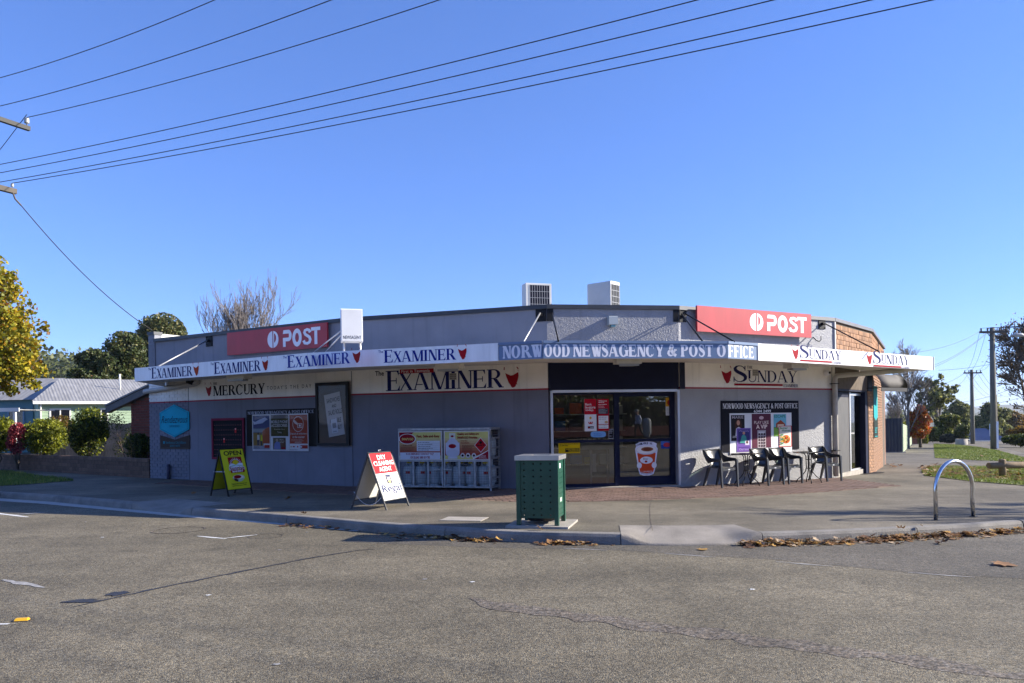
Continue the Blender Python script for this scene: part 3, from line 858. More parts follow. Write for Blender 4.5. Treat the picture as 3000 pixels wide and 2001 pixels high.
wall_box(WL, 0.0, 0.285, 3.12, 4.28, M_WALL, name="pier_core", off=-.012)
mb = MB().mat(M_CAP); mb.box(-.01, .30, 4.28, 4.37, -.26, .02, WL.M()); spart(mb, "pier_cap")
# end wall running back from the pier, its sunlit inner face seen above the front parapet
Q = WL.p0; bk = Q - WL.n * 2.7
WS = Wall((Q.x + WL.w.x * .01, Q.y + WL.w.y * .01), (bk.x + WL.w.x * .01, bk.y + WL.w.y * .01))
mb = MB().mat(mat("pale_paint", (0.55, 0.55, 0.52), 0.8, .1, 3)); mb.box(.24, WS.L, -.3, 4.33, .0, .22, WS.M()); spart(mb, "end_wall")
# roof deck and back wall
rp_ = [WL.pt(.3, 0, -.2), WL.pt(WL.L, 0, -.2), WM.pt(WM.L, 0, -.2), WC.pt(WC.L, 0, -.2), WR.pt(WR.L, 0, -.2), WD.pt(WD.L, 0, -.2), WE.pt(WE.L, 0, -.2), Vector((6.0, 33.5, 0)), Vector((-4.0, 28.0, 0)), Vector((-8.75, 24.7, 0))]
mb = MB().mat(mat("roof_sheet", (0.40, 0.41, 0.42), 0.5, .1, 3, metal=.3)).prism([(p.x, p.y) for p in rp_], 3.55, 3.62); spart(mb, "roof")
WB1, WB2, WB3 = Wall((6.0, 33.5), (-4.0, 28.0)), Wall(PE2, (6.0, 33.5)), Wall((-4.0, 28.0), (-8.75, 24.7))
for W_ in (WB1, WB2, WB3):
    mb = MB().mat(mat("rear_brick", (0.22, 0.12, 0.08), .9, .2, 6)); mb.box(0, W_.L, -.8, 3.7, -.2, 0, W_.M()); spart(mb, "rear_wall")
# vertical panel joints in the render
for W_, px in ((WL, 585), (WM, 1028), (WR, 2440)):
    u, z = W_.uz(px, 1300) if W_ is not WM else (.02, 0)
    if W_ is WL: u = PIER
    mb = MB().mat(mat("joint_sealant", (0.06, 0.062, 0.07), .8, .1)); mb.box(u - .008, u + .008, .15, Z_SOF - .01, -.01, .004, W_.M()); spart(mb, "panel_joint")
mb = MB().mat(MATS["joint_sealant"]); u, z = WL.uz(584, 1010, -.03); mb.box(u - .008, u + .008, 3.2, 4.06, -.03, -.026, WL.M()); spart(mb, "panel_joint")
mb = MB().mat(MATS["joint_sealant"]); mb.box(.292, .306, 3.15, 4.06, -.03, -.026, WL.M()); spart(mb, "panel_joint")
# conduit post stub at the pier foot
u, z = WL.uz(499, 1395); mb = MB().mat(mat("purple_grey_paint", (.05, .05, .09), .7)); mb.tube([WL.pt(u, .1, .06), WL.pt(u, .56, .06)], .05, 10); spart(mb, "downpipe_stub")

# tile-hung brick return above the awning and brick piers below (right-hand end)
mb = MB().mat(M_MORTAR); mb.box(.02, WD.L, 2.35, Z_TOP - .09, -TH, -.02, WD.M()); spart(mb, "wall")
mb = MB().mat(M_MORTAR); mb.box(.0, WE.L, -1.0, Z_TOP - .09, -TH, -.02, WE.M()); spart(mb, "wall")
mb = MB().mat(mat("pale_trim", (.40, .40, .40), .6, .08)); mb.box(-.03, .05, 2.95, Z_TOP - .09, -.05, .025, WD.M()); spart(mb, "corner_trim")
lay(shop, WD, .055, WD.L, 3.0, Z_TOP - .1, M_BRICKB, "shingle", off=.0, L=.125, H=.118, J=.008, inv=SI, seed=8, limit=300, name="wall_tile", jit=.006)
lay(shop, WE, .0, WE.L, 3.0, Z_TOP - .1, M_BRICKB, "shingle", off=.0, L=.125, H=.118, J=.008, inv=SI, seed=9, limit=0, name="wall_tile", jit=.006)
mb = MB().mat(M_BLACK); mb.box(2.9, 3.0, 2.9, Z_TOP - .1, .0, .02, WE.M()); spart(mb, "panel_joint")
# brick pier beside the side entrance
u0, _ = WD.uz(2546, 1300); u1 = WD.L
mb = MB().mat(M_MORTAR); mb.box(u0 + .004, u1, -.5, 2.36, -TH, -.012, WD.M()); spart(mb, "pier_core")
lay(shop, WD, u0, u1 - .01, -.12, 2.33, M_BRICKB, "brown", inv=SI, seed=11, limit=250)
lay(shop, WE, 0.0, 5.0, -.5, 2.98, M_BRICKB, "brown", inv=SI, seed=12, limit=0)
mb = MB().mat(M_NAVY); mb.box(.05, u0, 2.30, 2.96, -TH - .02, -.03, WD.M()); spart(mb, "lintel")
mb = MB().mat(M_NAVY); mb.box(u0, WD.L - .02, 2.335, 2.96, -TH - .02, -.0, WD.M()); spart(mb, "lintel")
# shop interior: floor, back partition
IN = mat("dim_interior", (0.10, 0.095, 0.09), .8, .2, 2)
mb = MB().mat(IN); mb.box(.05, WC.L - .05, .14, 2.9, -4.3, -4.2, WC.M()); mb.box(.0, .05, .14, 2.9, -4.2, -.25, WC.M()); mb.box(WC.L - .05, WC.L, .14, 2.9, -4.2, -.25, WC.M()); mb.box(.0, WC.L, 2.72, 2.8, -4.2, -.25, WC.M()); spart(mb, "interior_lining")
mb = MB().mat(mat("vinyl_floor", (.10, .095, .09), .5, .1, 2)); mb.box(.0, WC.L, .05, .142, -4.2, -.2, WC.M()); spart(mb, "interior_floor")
# entrance glazing: frame, sidelight and sliding door
zb, zt = .155, 2.285
door = MB().mat(M_NAVY)
uA, uB = .105, WC.L - .06
um = WC.uz(1806, 1300, -.1)[0]
FR = -.13
def bar(mb, u0, u1, z0, z1, d0=-.05, d1=.0): mb.box(u0, u1, z0, z1, FR + d0, FR + d1, WC.M())
mb = MB().mat(M_BRIGHT)
for u in (uA - .055, uB + .005): mb.box(u, u + .022, zb - .02, zt, -.10, .018, WC.M()); mb.box(u + .028, u + .05, zb - .02, zt, -.10, .014, WC.M())
mb.box(uA, uB, zt - .045, zt + .012, -.10, .008, WC.M()); spart(mb, "door_frame")
mb = MB().mat(M_NAVY)
zr = WC.uz(1800, 1291, -.13)[1]
bar(mb, uA, um - .035, zb, zb + .07); bar(mb, uA, um - .035, zt - .09, zt - .045); bar(mb, um - .035, um + .045, zb, zt - .045, -.05, .012)
bar(mb, uA, uA + .03, zb + .07, zt - .09); bar(mb, uA + .03, um - .035, zr - .03, zr + .03); spart(mb, "sidelight_frame")
mb = MB().mat(M_NAVY)
bar(mb, um + .046, uB, zb + .01, zb + .20, -.09, -.02); bar(mb, um + .046, uB, zt - .14, zt - .046, -.09, -.02)
bar(mb, um + .046, um + .09, zb + .20, zt - .14, -.09, -.02); bar(mb, uB - .12, uB, zb + .20, zt - .14, -.09, -.02); bar(mb, um + .09, uB - .12, zr - .03, zr + .03, -.09, -.02); spart(mb, "sliding_door_frame")
M_GLASS = glass_mat("shop_glass", (.62, .64, .62), 1.0, 0.0, 2.2)
for (a, b, z0, z1, d) in ((uA + .03, um - .035, zb + .07, zr - .03, -.03), (uA + .03, um - .035, zr + .03, zt - .09, -.03), (um + .09, uB - .12, zb + .2, zr - .03, -.06), (um + .09, uB - .12, zr + .03, zt - .14, -.06)):
    mb = MB().mat(M_GLASS); mb.add([WC.M() @ Vector(p) for p in ((a, z0, FR + d), (b, z0, FR + d), (b, z1, FR + d), (a, z1, FR + d))], [(0, 1, 2, 3)]); spart(mb, "glass_pane")
mb = MB().mat(M_CONC); mb.box(.02, WC.L - .02, .05, .154, -.25, .05, WC.M()); spart(mb, "door_sill")
# side entrance: timber-look panel, glass door, dark reveal, concrete step
ud = [WD.uz(px, 1250, -.16)[0] for px in (2459, 2488, 2491, 2524)]
DO = -.16
mb = MB().mat(mat("dark_timber_laminate", (.075, .07, .066), .5, .35, 5.0, stretch=(9, 9, .6))); mb.box(.06, ud[1], .12, 2.14, DO - .05, DO, WD.M()); spart(mb, "door_panel")
mb = MB().mat(M_BRIGHT); mb.box(ud[1], ud[2], .12, 2.28, DO - .04, DO + .02, WD.M()); mb.box(ud[2], u0 - .24, 2.2, 2.26, DO - .04, DO + .02, WD.M()); mb.box(ud[2], u0 - .24, .10, .16, DO - .04, DO + .015, WD.M()); spart(mb, "door_frame")
mb = MB().mat(M_NAVY); mb.box(u0 - .24, u0, -.1, 2.3, DO - .04, -.02, WD.M()); mb.box(.06, ud[1], 2.14, 2.29, DO - .045, DO - .004, WD.M()); spart(mb, "door_reveal")
mb = MB().mat(M_GLASS); mb.add([WD.M() @ Vector(p) for p in ((ud[2], .16, DO - .01), (u0 - .24, .16, DO - .01), (u0 - .24, 2.2, DO - .01), (ud[2], 2.2, DO - .01))], [(0, 1, 2, 3)]); spart(mb, "glass_pane")
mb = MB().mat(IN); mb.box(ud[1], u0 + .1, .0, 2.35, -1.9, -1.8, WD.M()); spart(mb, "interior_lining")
mb = MB().mat(M_CONC); mb.box(.03, u0 - .02, -.2, .118, -.3, -.09, WD.M()); spart(mb, "door_step")
mb = MB().mat(ink(.6, .6, .6))
for k in range(9): mb.box(ud[2] + .10 + k * .035, ud[2] + .118 + k * .035, 1.13, 1.17, DO - .008, DO - .006, WD.M())
spart(mb, "safety_dots")
# ------------------------------------------------------------------ awning with its fascia signs
Z_FB, Z_FT = 2.775, 3.095
def atz(px, py, z):
    d = ray(px, py); t = (z - EYE) / d.z
    return Vector((d.x * t, t, z))
AW = [atz(398, 1116.6, Z_FB), atz(905, 1080, Z_FB), atz(1590.7, 1049.8, Z_FB), atz(2130.8, 1049.4, Z_FB), atz(2732.5, 1083, Z_FB)]
AW2 = [(p.x, p.y) for p in AW]
FA = [Wall(AW2[i], AW2[i + 1]) for i in range(4)]
awn = empty("awning", (AW[2].x, AW[2].y, Z_SOF)); tag(awn, "flat street awning with printed fascia panels wrapping the corner shop", "awning")
AI = Matrix.Translation((-AW[2].x, -AW[2].y, -Z_SOF))
def apart(mb, name, parent=None): return mb.build(name, parent or awn, AI if parent is None else None)
inner = [WL.pt(.75, 0, .002), WL.pt(WL.L, 0, .002), WM.pt(WM.L, 0, .002), WC.pt(WC.L, 0, .002), WR.pt(WR.L, 0, .002), WD.pt(2.2, 0, .002)]
outer = [Vector((x, y, 0)) for x, y in AW2]
ring = [(p.x, p.y) for p in outer] + [(p.x, p.y) for p in reversed(inner)]
cross = [(0, 0), (1, 1), (2, 2), (3, 3), (4, 4), (4, 5)]
def ringmesh(zi, zo, t, m, name):
    mb = MB().mat(m); n = len(cross)
    top = [Vector((outer[a].x, outer[a].y, zo)) for a, b in cross] + [Vector((inner[b].x, inner[b].y, zi)) for a, b in cross]
    bot = [v - Vector((0, 0, t)) for v in top]
    fs = [(i, i + 1, n + i + 1, n + i) for i in range(n - 1)]
    mb.add(top + bot, fs + [tuple(2 * n + k for k in reversed(f)) for f in fs]); apart(mb, name)
ringmesh(Z_SOF + .03, Z_FB + .03, .03, M_SOFFIT, "soffit")
ringmesh(Z_SOF + .20, Z_FB + .22, .02, mat("awning_roof_sheet", (.42, .42, .43), .5, .1, 3, metal=.2), "roof_sheet")
# side returns
for a, b in ((outer[0], inner[0]), (inner[-1], outer[-1])):
    W_ = Wall((a.x, a.y), (b.x, b.y)); mb = MB().mat(M_PANELW); mb.box(.012, W_.L - .05, Z_FB - .005, Z_FT - .005, -.02, .012, W_.M()); apart(mb, "end_panel")
NAVYINK, REDINK = rgb(22, 30, 92), rgb(150, 22, 34)
BLUEINK = rgb(28, 52, 140)
def tasmania(sh, x0, x1, y0, y1, m):
    Q = [(.10, .70), (.22, .66), (.45, .58), (.62, .60), (.90, .72), (.96, .70), (.97, .55), (.93, .42), (.90, .34), (.84, .22), (.88, .14), (.80, .16), (.76, .06), (.66, .02), (.56, .0), (.48, .05), (.44, .12), (.30, .26), (.26, .36), (.18, .50)]
    X = lambda p: (x0 + p[0] * (x1 - x0), y0 + p[1] * (y1 - y0))
    ps = [([X(p) for p in Q], [tuple(range(len(Q)))])]
    ps.append(([X(p) for p in ((.0, .86), (.06, .84), (.07, .98), (.02, 1.0))], [(0, 1, 2, 3)]))
    ps.append(([X(p) for p in ((.86, 1.0), (.84, .95), (.93, .86), (.98, .90))], [(0, 1, 2, 3)])); ps.append(([X(p) for p in ((.90, .82), (.96, .80), (.97, .84))], [(0, 1, 2)]))
    sh.parts(ps, m)
def fascia_panel(W, u0, u1, m=M_PANELW, z0=Z_FB - .012, z1=Z_FT, d=.03, split=None):
    mb = MB().mat(m); mb.box(u0 + .002, u1 - .002, z0, z1, 0, d, W.M())
    return apart(mb, "fascia_panel")
def print_on(panel, sh, W, d): 
    o = sh.mb.build("lettering", panel, AI @ W.M(0, 0, d) if False else None)
    o.matrix_local = W.M(0, 0, d)      # panel carries the awning offset already
    o.matrix_parent_inverse = Matrix.Identity(4)
    return o
def wz(W, px, py, off=.03): return W.uz(px, py, off)
def examiner(panel, W, pE0, pR1, ytop, ybot, t0, t1, m, the=True, mr=REDINK, tyt=None, tyb=None):
    """pE0,pR1: px of word ends; ytop/ybot are y at the first letter's top and foot"""
    sh = Sheet(.0015)
    u0, zt = wz(W, pE0, ytop); _, zb_ = wz(W, pE0, ybot); u1, _ = wz(W, pR1, ytop)
    sh.serif("EXAMINER", u0, u1, zb_, zt, m, T=.20, t=.06, small=.86, gap=.0)
    h = zt - zb_
    if the: sh.text("The", u0 - h * .48, u0 - .01, zt - h * .22, zt - h * .0, m, .01)
    ua, ub = wz(W, t0, ytop)[0], wz(W, t1, ytop)[0]
    tasmania(sh, ua, ub, zb_ - h * .02, zt + h * .16, mr)
    return print_on(panel, sh, W, .03)
F0, F1, F2, F3 = FA
zs = Z_FB - .012
uj = [0.0, wz(F0, 590, 1100)[0], wz(F0, 811, 1080)[0], F0.L]
p1_ = fascia_panel(F0, uj[0], uj[1]); p2_ = fascia_panel(F0, uj[1], uj[2]); p3_ = fascia_panel(F0, uj[2], uj[3])
ub = wz(F1, 1459, 1030)[0]
p4_ = fascia_panel(F1, 0.0, ub)
OR = rgb(178, 66, 34)
examiner(p1_, F0, 443.5, 564, 1077.5, 1109.5, 565, 583, NAVYINK, mr=OR)
examiner(p2_, F0, 627, 764, 1062, 1096, 766, 786, rgb(26, 34, 100), mr=rgb(160, 44, 30))
examiner(p3_, F0, 841, 1026, 1042, 1078, 1030, 1057, BLUEINK, mr=rgb(158, 38, 38))
examiner(p4_, F1, 1124, 1336, 1026, 1063, 1339, 1368, rgb(22, 40, 130), mr=rgb(170, 24, 34))
# slate blue name board round the corner
e1 = wz(F3, 2221, 1030)[0]
pb1 = fascia_panel(F1, ub, F1.L - .001, M_PANELB, z0=zs + .008, z1=Z_FT - .002, d=.012)
pb2 = fascia_panel(F2, 0.002, F2.L - .002, M_PANELB, z0=zs + .008, z1=Z_FT - .002, d=.012)
pb3 = fascia_panel(F3, 0.001, e1, M_PANELB, z0=zs + .008, z1=Z_FT - .002, d=.012)
for W_, a, b in ((F1, ub, F1.L), (F2, 0, F2.L), (F3, 0, e1)):
    mb = MB().mat(M_PANELB); mb.box(a + .004, b - .004, Z_FT - .045, Z_FT + .004, .0125, .034, W_.M()); apart(mb, "gutter_lip")
LET = rgb(225, 226, 236)
FAT = dict(T=.27, t=.105, S=.05, sh=.11, gap=.035)
def name_piece(panel, W, txt, pa, pb, yt, yb):
    sh = Sheet(.0015); u0, _ = wz(W, pa, yt, .012); u1, _ = wz(W, pb, yt, .012)
    z1_ = wz(W, (pa + pb) / 2, yt, .012)[1]; z0_ = wz(W, (pa + pb) / 2, yb, .012)[1]
    sh.serif(txt, u0, u1, z0_, z1_, LET, **FAT); o = sh.mb.build("lettering", panel); o.matrix_local = W.M(0, 0, .012); return o
ZL1, ZL0 = Z_FB + .262, Z_FB + .02
def name_u(panel, W, txt, u0, u1):
    sh = Sheet(.0015); sh.serif(txt, u0, u1, ZL0, ZL1, LET, **FAT); o = sh.mb.build("lettering", panel); o.matrix_local = W.M(0, 0, .012)
uu = lambda W, px: W.uz(px, 1028, .012)[0]
name_u(pb1, F1, "NORW", uu(F1, 1473), uu(F1, 1587))
name_u(pb2, F2, "OOD", uu(F2, 1594), uu(F2, 1669)); name_u(pb2, F2, "NEWSAGENCY", uu(F2, 1679), uu(F2, 1943)); name_u(pb2, F2, "&", uu(F2, 1954), uu(F2, 1983)); name_u(pb2, F2, "POST", uu(F2, 1994), uu(F2, 2089)); name_u(pb2, F2, "O", uu(F2, 2100), uu(F2, 2126))
name_u(pb3, F3, "FFICE", uu(F3, 2134), uu(F3, 2208))
# Sunday panels
us = [e1, wz(F3, 2476, 1060)[0], wz(F3, 2694, 1060)[0], F3.L]
ps1 = fascia_panel(F3, us[0], us[1]); ps2 = fascia_panel(F3, us[1], us[2]); ps3 = fascia_panel(F3, us[2], us[3], d=.022)
mb = MB().mat(M_BRIGHT); mb.box(F3.L - .02, F3.L + .01, zs, Z_FT + .005, .0225, .04, F3.M()); apart(mb, "edge_trim")
def sunday(sh, x0, x1, z0, z1, mS, mR, thin=.045):
    """masthead in the box: map, SUNDAY small caps, red rule and EXAMINER"""
    w, h = x1 - x0, z1 - z0
    tasmania(sh, x0, x0 + .14 * w, z0 + .12 * h, z0 + .98 * h, mR)
    sh.serif("S", x0 + .16 * w, x0 + .33 * w, z0 + .20 * h, z0 + 1.0 * h, mS, T=.17, t=thin)
    sh.serif("UNDAY", x0 + .335 * w, x0 + .99 * w, z0 + .20 * h, z0 + .78 * h, mS, T=.15, t=thin)
    sh.serif("THE", x0 + .33 * w, x0 + .40 * w, z0 + .86 * h, z0 + .99 * h, mS, T=.17, t=.09)
    sh.rect(x0 + .165 * w, x0 + .79 * w, z0 + .03 * h, z0 + .13 * h, mR)
    sh.serif("EXAMINER", x0 + .80 * w, x0 + 1.0 * w, z0 - .02 * h, z0 + .13 * h, mS, T=.18, t=.09)
for p_, a, b, yt, yb, px in ((ps1, 2318, 2465, 1013, 1062, 2390), (ps2, 2536, 2664, 1029, 1077, 2600)):
    sh = Sheet(.0015); zt_ = wz(F3, px, yt)[1]; zb_ = wz(F3, px, yb)[1]
    sunday(sh, wz(F3, a, yt)[0], wz(F3, b, yt)[0], zb_, zt_, rgb(20, 32, 92), rgb(150, 30, 44)); print_on(p_, sh, F3, .03)
# tie rods from wall plates to the awning edge
rods = []
def plate(W, u, z, w=.30, h=.30, parent=awn):
    mb = MB().mat(M_BLACK); mb.box(u - w / 2, u + w / 2, z - h / 2, z + h / 2, .0, .02, W.M())
    for a in (-.1, .1):
        for b in (-.1, .1): mb.box(u + a - .015, u + a + .015, z + b - .015, z + b + .015, .02, .035, W.M())
    mb.box(u - .04, u + .04, z - .03, z + .03, .02, .09, W.M())
    return apart(mb, "wall_plate")
def rod(p, q, r=.014, name="tie_rod", m=None):
    mb = MB().mat(m or M_STEEL).tube([p, q], r, 8); return apart(mb, name)
u, z = WL.uz(614, 999); plate(WL, u, z, .26, .30)
rod(WL.pt(u - .02, z, .08), atz(464, 1073, Z_FT), .02); 
u, z = WM.uz(1600, 921); u = WM.L - .13; z = 3.94; plate(WM, u, z, .24, .28); mb = MB().mat(M_BLACK); mb.box(.0, .14, z - .14, z + .14, .0, .02, WC.M()); apart(mb, "wall_plate")
rod(WM.pt(u, z + .03, .08), atz(1533, 1002.5, Z_FT), .018); rod(WC.pt(.10, z + .03, .06), atz(1636, 999, Z_FT - .01), .016, m=M_BLACK)
mb = MB().mat(M_BLACK); mb.box(WC.L - .12, WC.L, z - .14, z + .14, .0, .02, WC.M()); apart(mb, "wall_plate"); plate(WR, .12, z, .2, .28)
rod(WR.pt(.02, z + .03, .09), atz(2058, 1000, Z_FT), .016, m=M_BLACK); rod(WR.pt(.14, z + .03, .09), atz(2151, 1001, Z_FT), .016, m=M_BLACK)
u, z = WR.uz(2407, 949); plate(WR, u, z, .24, .26); rod(WR.pt(u + .02, z, .08), atz(2574, 1029, Z_FT), .016, m=M_BLACK)
# drain pipes under the awning
def pipe(pts, r, name="drain_pipe", par=None): mb = MB().mat(M_PIPE).tube(pts, r, 12); return apart(mb, name)
a0, za = WL.uz(425, 1147, .06); b0, zb_ = WL.uz(578, 1124, .06)
pipe([WL.pt(b0 + .03, zb_ + .14, .07), WL.pt(b0 + .02, zb_ + .02, .07), WL.pt(b0 - .12, zb_ - .01, .07), WL.pt(a0 + .1, za, .07), WL.pt(a0, za - .01, .07)], .07)
mb = MB().mat(M_BLACK); mb.tube([WL.pt(b0 - .35, 2.86, .1), WL.pt(b0 - .1, 2.80, .1)], .06, 8); apart(mb, "cable_bundle")
ur = WR.L - .13
pipe([atz(2645, 1085, 2.79), WR.pt(ur + .05, 2.66, .12), WR.pt(ur, 2.6, .10), WR.pt(ur, 2.4, .09), WR.pt(ur, .1, .09)], .065)
mb = MB().mat(M_BLACK); [mb.box(ur - .085, ur + .085, zz, zz + .02, .0, .162, WR.M()) for zz in (2.45, .75)]; apart(mb, "pipe_bracket")
# soffit lights
M_LB = mat("light_box_cream", (.55, .53, .47), .5, .12, 5)
def soffit_light(px, py, Y, w, rz, label):
    c = at(px, py, Y); o = empty("soffit_light", (c.x, c.y, Z_FB + .055), rz); tag(o, label, "light fitting", "box lights under the awning")
    MB().mat(M_LB).prism([(-w / 2, -.12), (w / 2, -.12), (w / 2, .12), (-w / 2, .12)], -.125, -.001).build("housing", o)
    mb = MB().mat(mat("grey_diffuser", (.30, .30, .28), .3, .1)); mb.prism([(-w / 2 + .05, -.11), (w / 2 - .05, -.11), (w / 2 - .12, .10), (-w / 2 + .12, .10)], -.165, -.1255); mb.build("diffuser", o)
soffit_light(700, 1105, 17.8, .62, R(-31), "cream box light under the awning above the mercury sign")
soffit_light(1317, 1075, 15.5, .54, R(-18), "cream box light under the awning in front of the large examiner sign")
soffit_light(1838, 1060, 14.8, .50, R(9), "cream box light under the awning above the glass entrance")
soffit_light(2331, 1073, 17.0, .56, R(31), "cream box light under the awning above the sunday sign")
# security cameras and small fittings
def dome(W, px, py, label):
    u, z = W.uz(px, py, .08); o = empty("security_camera", M=W.M(u, z, .0)); tag(o, label, "camera", "small cameras on the wall")
    MB().mat(M_PANELW).lathe([(0, 0), (.075, 0.001), (.08, .05), (.06, .09), (.0, .11)], 16).build("housing", o)
    mb = MB().mat(M_BLACK); mb.lathe([(0, .0), (.028, .0), (.03, .07), (0, .075)], 12, Matrix.Translation((.02, .0, .06))); mb.build("lens", o)
dome(WR, 2426, 1092, "white dome security camera on the cream band beside the downpipe")
u, z = WC.uz(1795, 940, .1); o = empty("floodlight", M=WC.M(u, z, 0)); tag(o, "small grey wall floodlight above the name board", "floodlight")
MB().mat(mat("pale_grey_plastic", (.34, .38, .40), .5, .05)).bbox(-.10, .10, -.09, .10, .001, .16, .012).build("housing", o)
MB().mat(mat("lens_teal", (.10, .22, .25), .2)).box(-.05, .05, -.135, -.0915, .06, .15).build("lens", o)
# hook on the right wall
u, z = WR.uz(2385, 990, .03); mb = MB().mat(M_BLACK); mb.tube([WR.pt(u, z + .02, .0), WR.pt(u - .02, z - .06, .1), WR.pt(u + .05, z - .1, .14), WR.pt(u + .12, z - .05, .14), WR.pt(u + .12, z + .04, .14)], .012, 6)
tag(mb.build("wall_hook"), "small black bent hook below the red post sign", "hook")
# grille vents
for W_, px, py, lab in ((WM, 1327, 1103, "small square vent grille within the large examiner sign"), (WR, 2212, 1092, "small square vent grille within the sunday sign")):
    u, z = W_.uz(px, py); o = empty("vent_grille", M=W_.M(u, z, .0)); tag(o, lab, "vent")
    mb = MB().mat(mat("vent_dark", (.03, .03, .04), .7)); mb.box(-.085, .085, -.075, .075, .0015, .006); mb.build("backing", o)
    mb = MB().mat(mat("vent_cream", (.42, .39, .34), .7))
    for k in range(6): mb.box(-.085 + k * .031, -.070 + k * .031, -.075, .075, .0065, .010)
    for k in range(4): mb.box(-.085, .085, -.075 + k * .045, -.06 + k * .045, .0065, .0095)
    mb.build("grid", o)

# ------------------------------------------------------------------ post signs, newsagent light box, painted mastheads
POSTRED, POSTRED2 = mat("sign_red", (.40, .020, .032), .42, .14, 1.2, stretch=(3, .7, 1)), None
def post_logo(sh, x0, x1, z0, z1, m):
    """split disc emblem"""
    cx, cy, rx, ry = (x0 + x1) / 2, (z0 + z1) / 2, (x1 - x0) / 2, (z1 - z0) / 2
    ps = []
    L = [(cx - .06 * rx + 0, cy - ry * 1.0)]
    ps.append(([(cx - .10 * rx, cy - ry)] + [(cx - .10 * rx + (rx * .92) * math.cos(t), cy + ry * math.sin(t)) for t in [R(270 - 10 * k) for k in range(1, 18)]] + [(cx - .10 * rx, cy + ry)], None))
    ps[0] = (ps[0][0], [tuple(reversed(range(len(ps[0][0]))))])
    Rr = [(cx + .06 * rx, cy - ry)] + [(cx + .06 * rx + rx * .94 * math.cos(t), cy + ry * math.sin(t)) for t in [R(-90 + 12 * k) for k in range(1, 15)]] + [(cx + .06 * rx, cy + ry * .98)]
    inn = [(cx + .06 * rx + rx * .45 * math.cos(t), cy + ry * .1 + ry * .62 * math.sin(t)) for t in [R(90 - 12 * k) for k in range(0, 11)]]
    ps.append((Rr[:-1], None)); P = [(cx + .06 * rx, cy - ry)]
    outer_ = [(cx + .06 * rx + rx * .94 * math.cos(R(a)), cy + ry * math.sin(R(a))) for a in range(-90, 91, 12)]
    inner_ = [(cx + .06 * rx + rx * .50 * math.cos(R(a)), cy + ry * .16 + ry * .60 * math.sin(R(a))) for a in range(-90, 91, 12)]
    n = len(outer_); ps[1] = (outer_ + inner_, [(i, i + 1, n + i + 1, n + i) for i in range(n - 1)])
    sh.parts(ps, m)
    sh.rect(cx + .06 * rx, cx + .22 * rx, cy - ry * .46, cy + ry * .80, m)
def post_word(sh, x0, x1, z0, z1, m):
    w, h = x1 - x0, z1 - z0; ps = []
    A = lambda q: (x0 + q[0] * w, z0 + q[1] * h)
    def pl(pts): ps.append(([A(p) for p in pts], [tuple(range(len(pts)))]))
    # cut-away P
    pl([(0, .78), (.02, 1), (.16, 1), (.16, .78)]); 
    a = arc(.155, .66, (.085, .34), (.012, .12), -90, 90, 14); ps.append(([A(v) for v in a[0]], a[1])); pl([(.0, .32), (.155, .32), (.155, .54), (.0, .54)]); pl([(.0, .0), (.075, 0), (.075, .315), (.0, .315)])
    a = arc(.385, .49, (.125, .53), (.05, .27), 0, 360, 30); ps.append(([A(v) for v in a[0]], a[1]))
    r = ribbon([(.735, .72), (.71, .84), (.655, .89), (.60, .84), (.585, .74), (.61, .63), (.66, .54), (.715, .44), (.735, .30), (.72, .17), (.665, .095), (.60, .11), (.56, .27)], [.2, .22, .2, .12, .085, .1, .16, .13, .09, .12, .2, .22, .2])
    r = ribbon([(x * 1.0, y * .42) for x, y in [(.735, .72), (.71, .86), (.655, .90), (.60, .86), (.585, .74), (.61, .62), (.66, .54), (.715, .45), (.735, .30), (.715, .15), (.66, .09), (.59, .12), (.56, .28)]], [.072] * 13)
    ps.append(([A((x, y / .42)) for x, y in r[0]], r[1]))
    pl([(.76, .80), (1.0, .80), (1.0, 1.0), (.76, 1.0)]); pl([(.845, 0), (.92, 0), (.92, .795), (.845, .795)])
    sh.parts(ps, m)
def post_sign(W, corners, logo, word, lab, off=.14, th=.05):
    """corners: px of left-top, left-bottom, right-top, right-bottom; logo/word: px boxes"""
    f = off + th
    q = [W.uz(x, y, f) for x, y in corners]
    u0 = (q[0][0] + q[1][0]) / 2; u1 = (q[2][0] + q[3][0]) / 2; z1 = (q[0][1] + q[2][1]) / 2; z0 = (q[1][1] + q[3][1]) / 2
    o = empty("post_sign", M=W.M(u0, z0, 0)); tag(o, lab, "sign")
    w, h = u1 - u0, z1 - z0
    MB().mat(POSTRED).box(0, w, 0, h, off, f).build("panel", o)
    mb = MB().mat(M_BLACK)
    for k in (.15, .5, .85):
        for zz in (.15, .75): mb.box(w * k - .02, w * k + .02, h * zz - .03, h * zz + .03, .0, off - .001)
    mb.build("bracket", o)
    sh = Sheet(f + .0015)
    bx = lambda b: (W.uz(b[0], (b[2] + b[3]) / 2, f)[0] - u0, W.uz(b[1], (b[2] + b[3]) / 2, f)[0] - u0, W.uz((b[0] + b[1]) / 2, b[3], f)[1] - z0, W.uz((b[0] + b[1]) / 2, b[2], f)[1] - z0)
    WH = rgb(236, 236, 240)
    post_logo(sh, *bx(logo), WH); post_word(sh, *bx(word), WH); sh.build("lettering", o)
post_sign(WL, [(664, 975), (666, 1042), (958, 945), (958, 1016)], (784, 816, 970, 1019), (829, 939, 962, 1012), "red post sign with white emblem mounted on the shaded grey parapet", .08)
post_sign(WR, [(2040, 894), (2046, 971), (2376, 921), (2378, 989)], (2197, 2236, 918, 969), (2247, 2363, 926, 973), "red post sign with white emblem mounted on the sunlit parapet", .12)

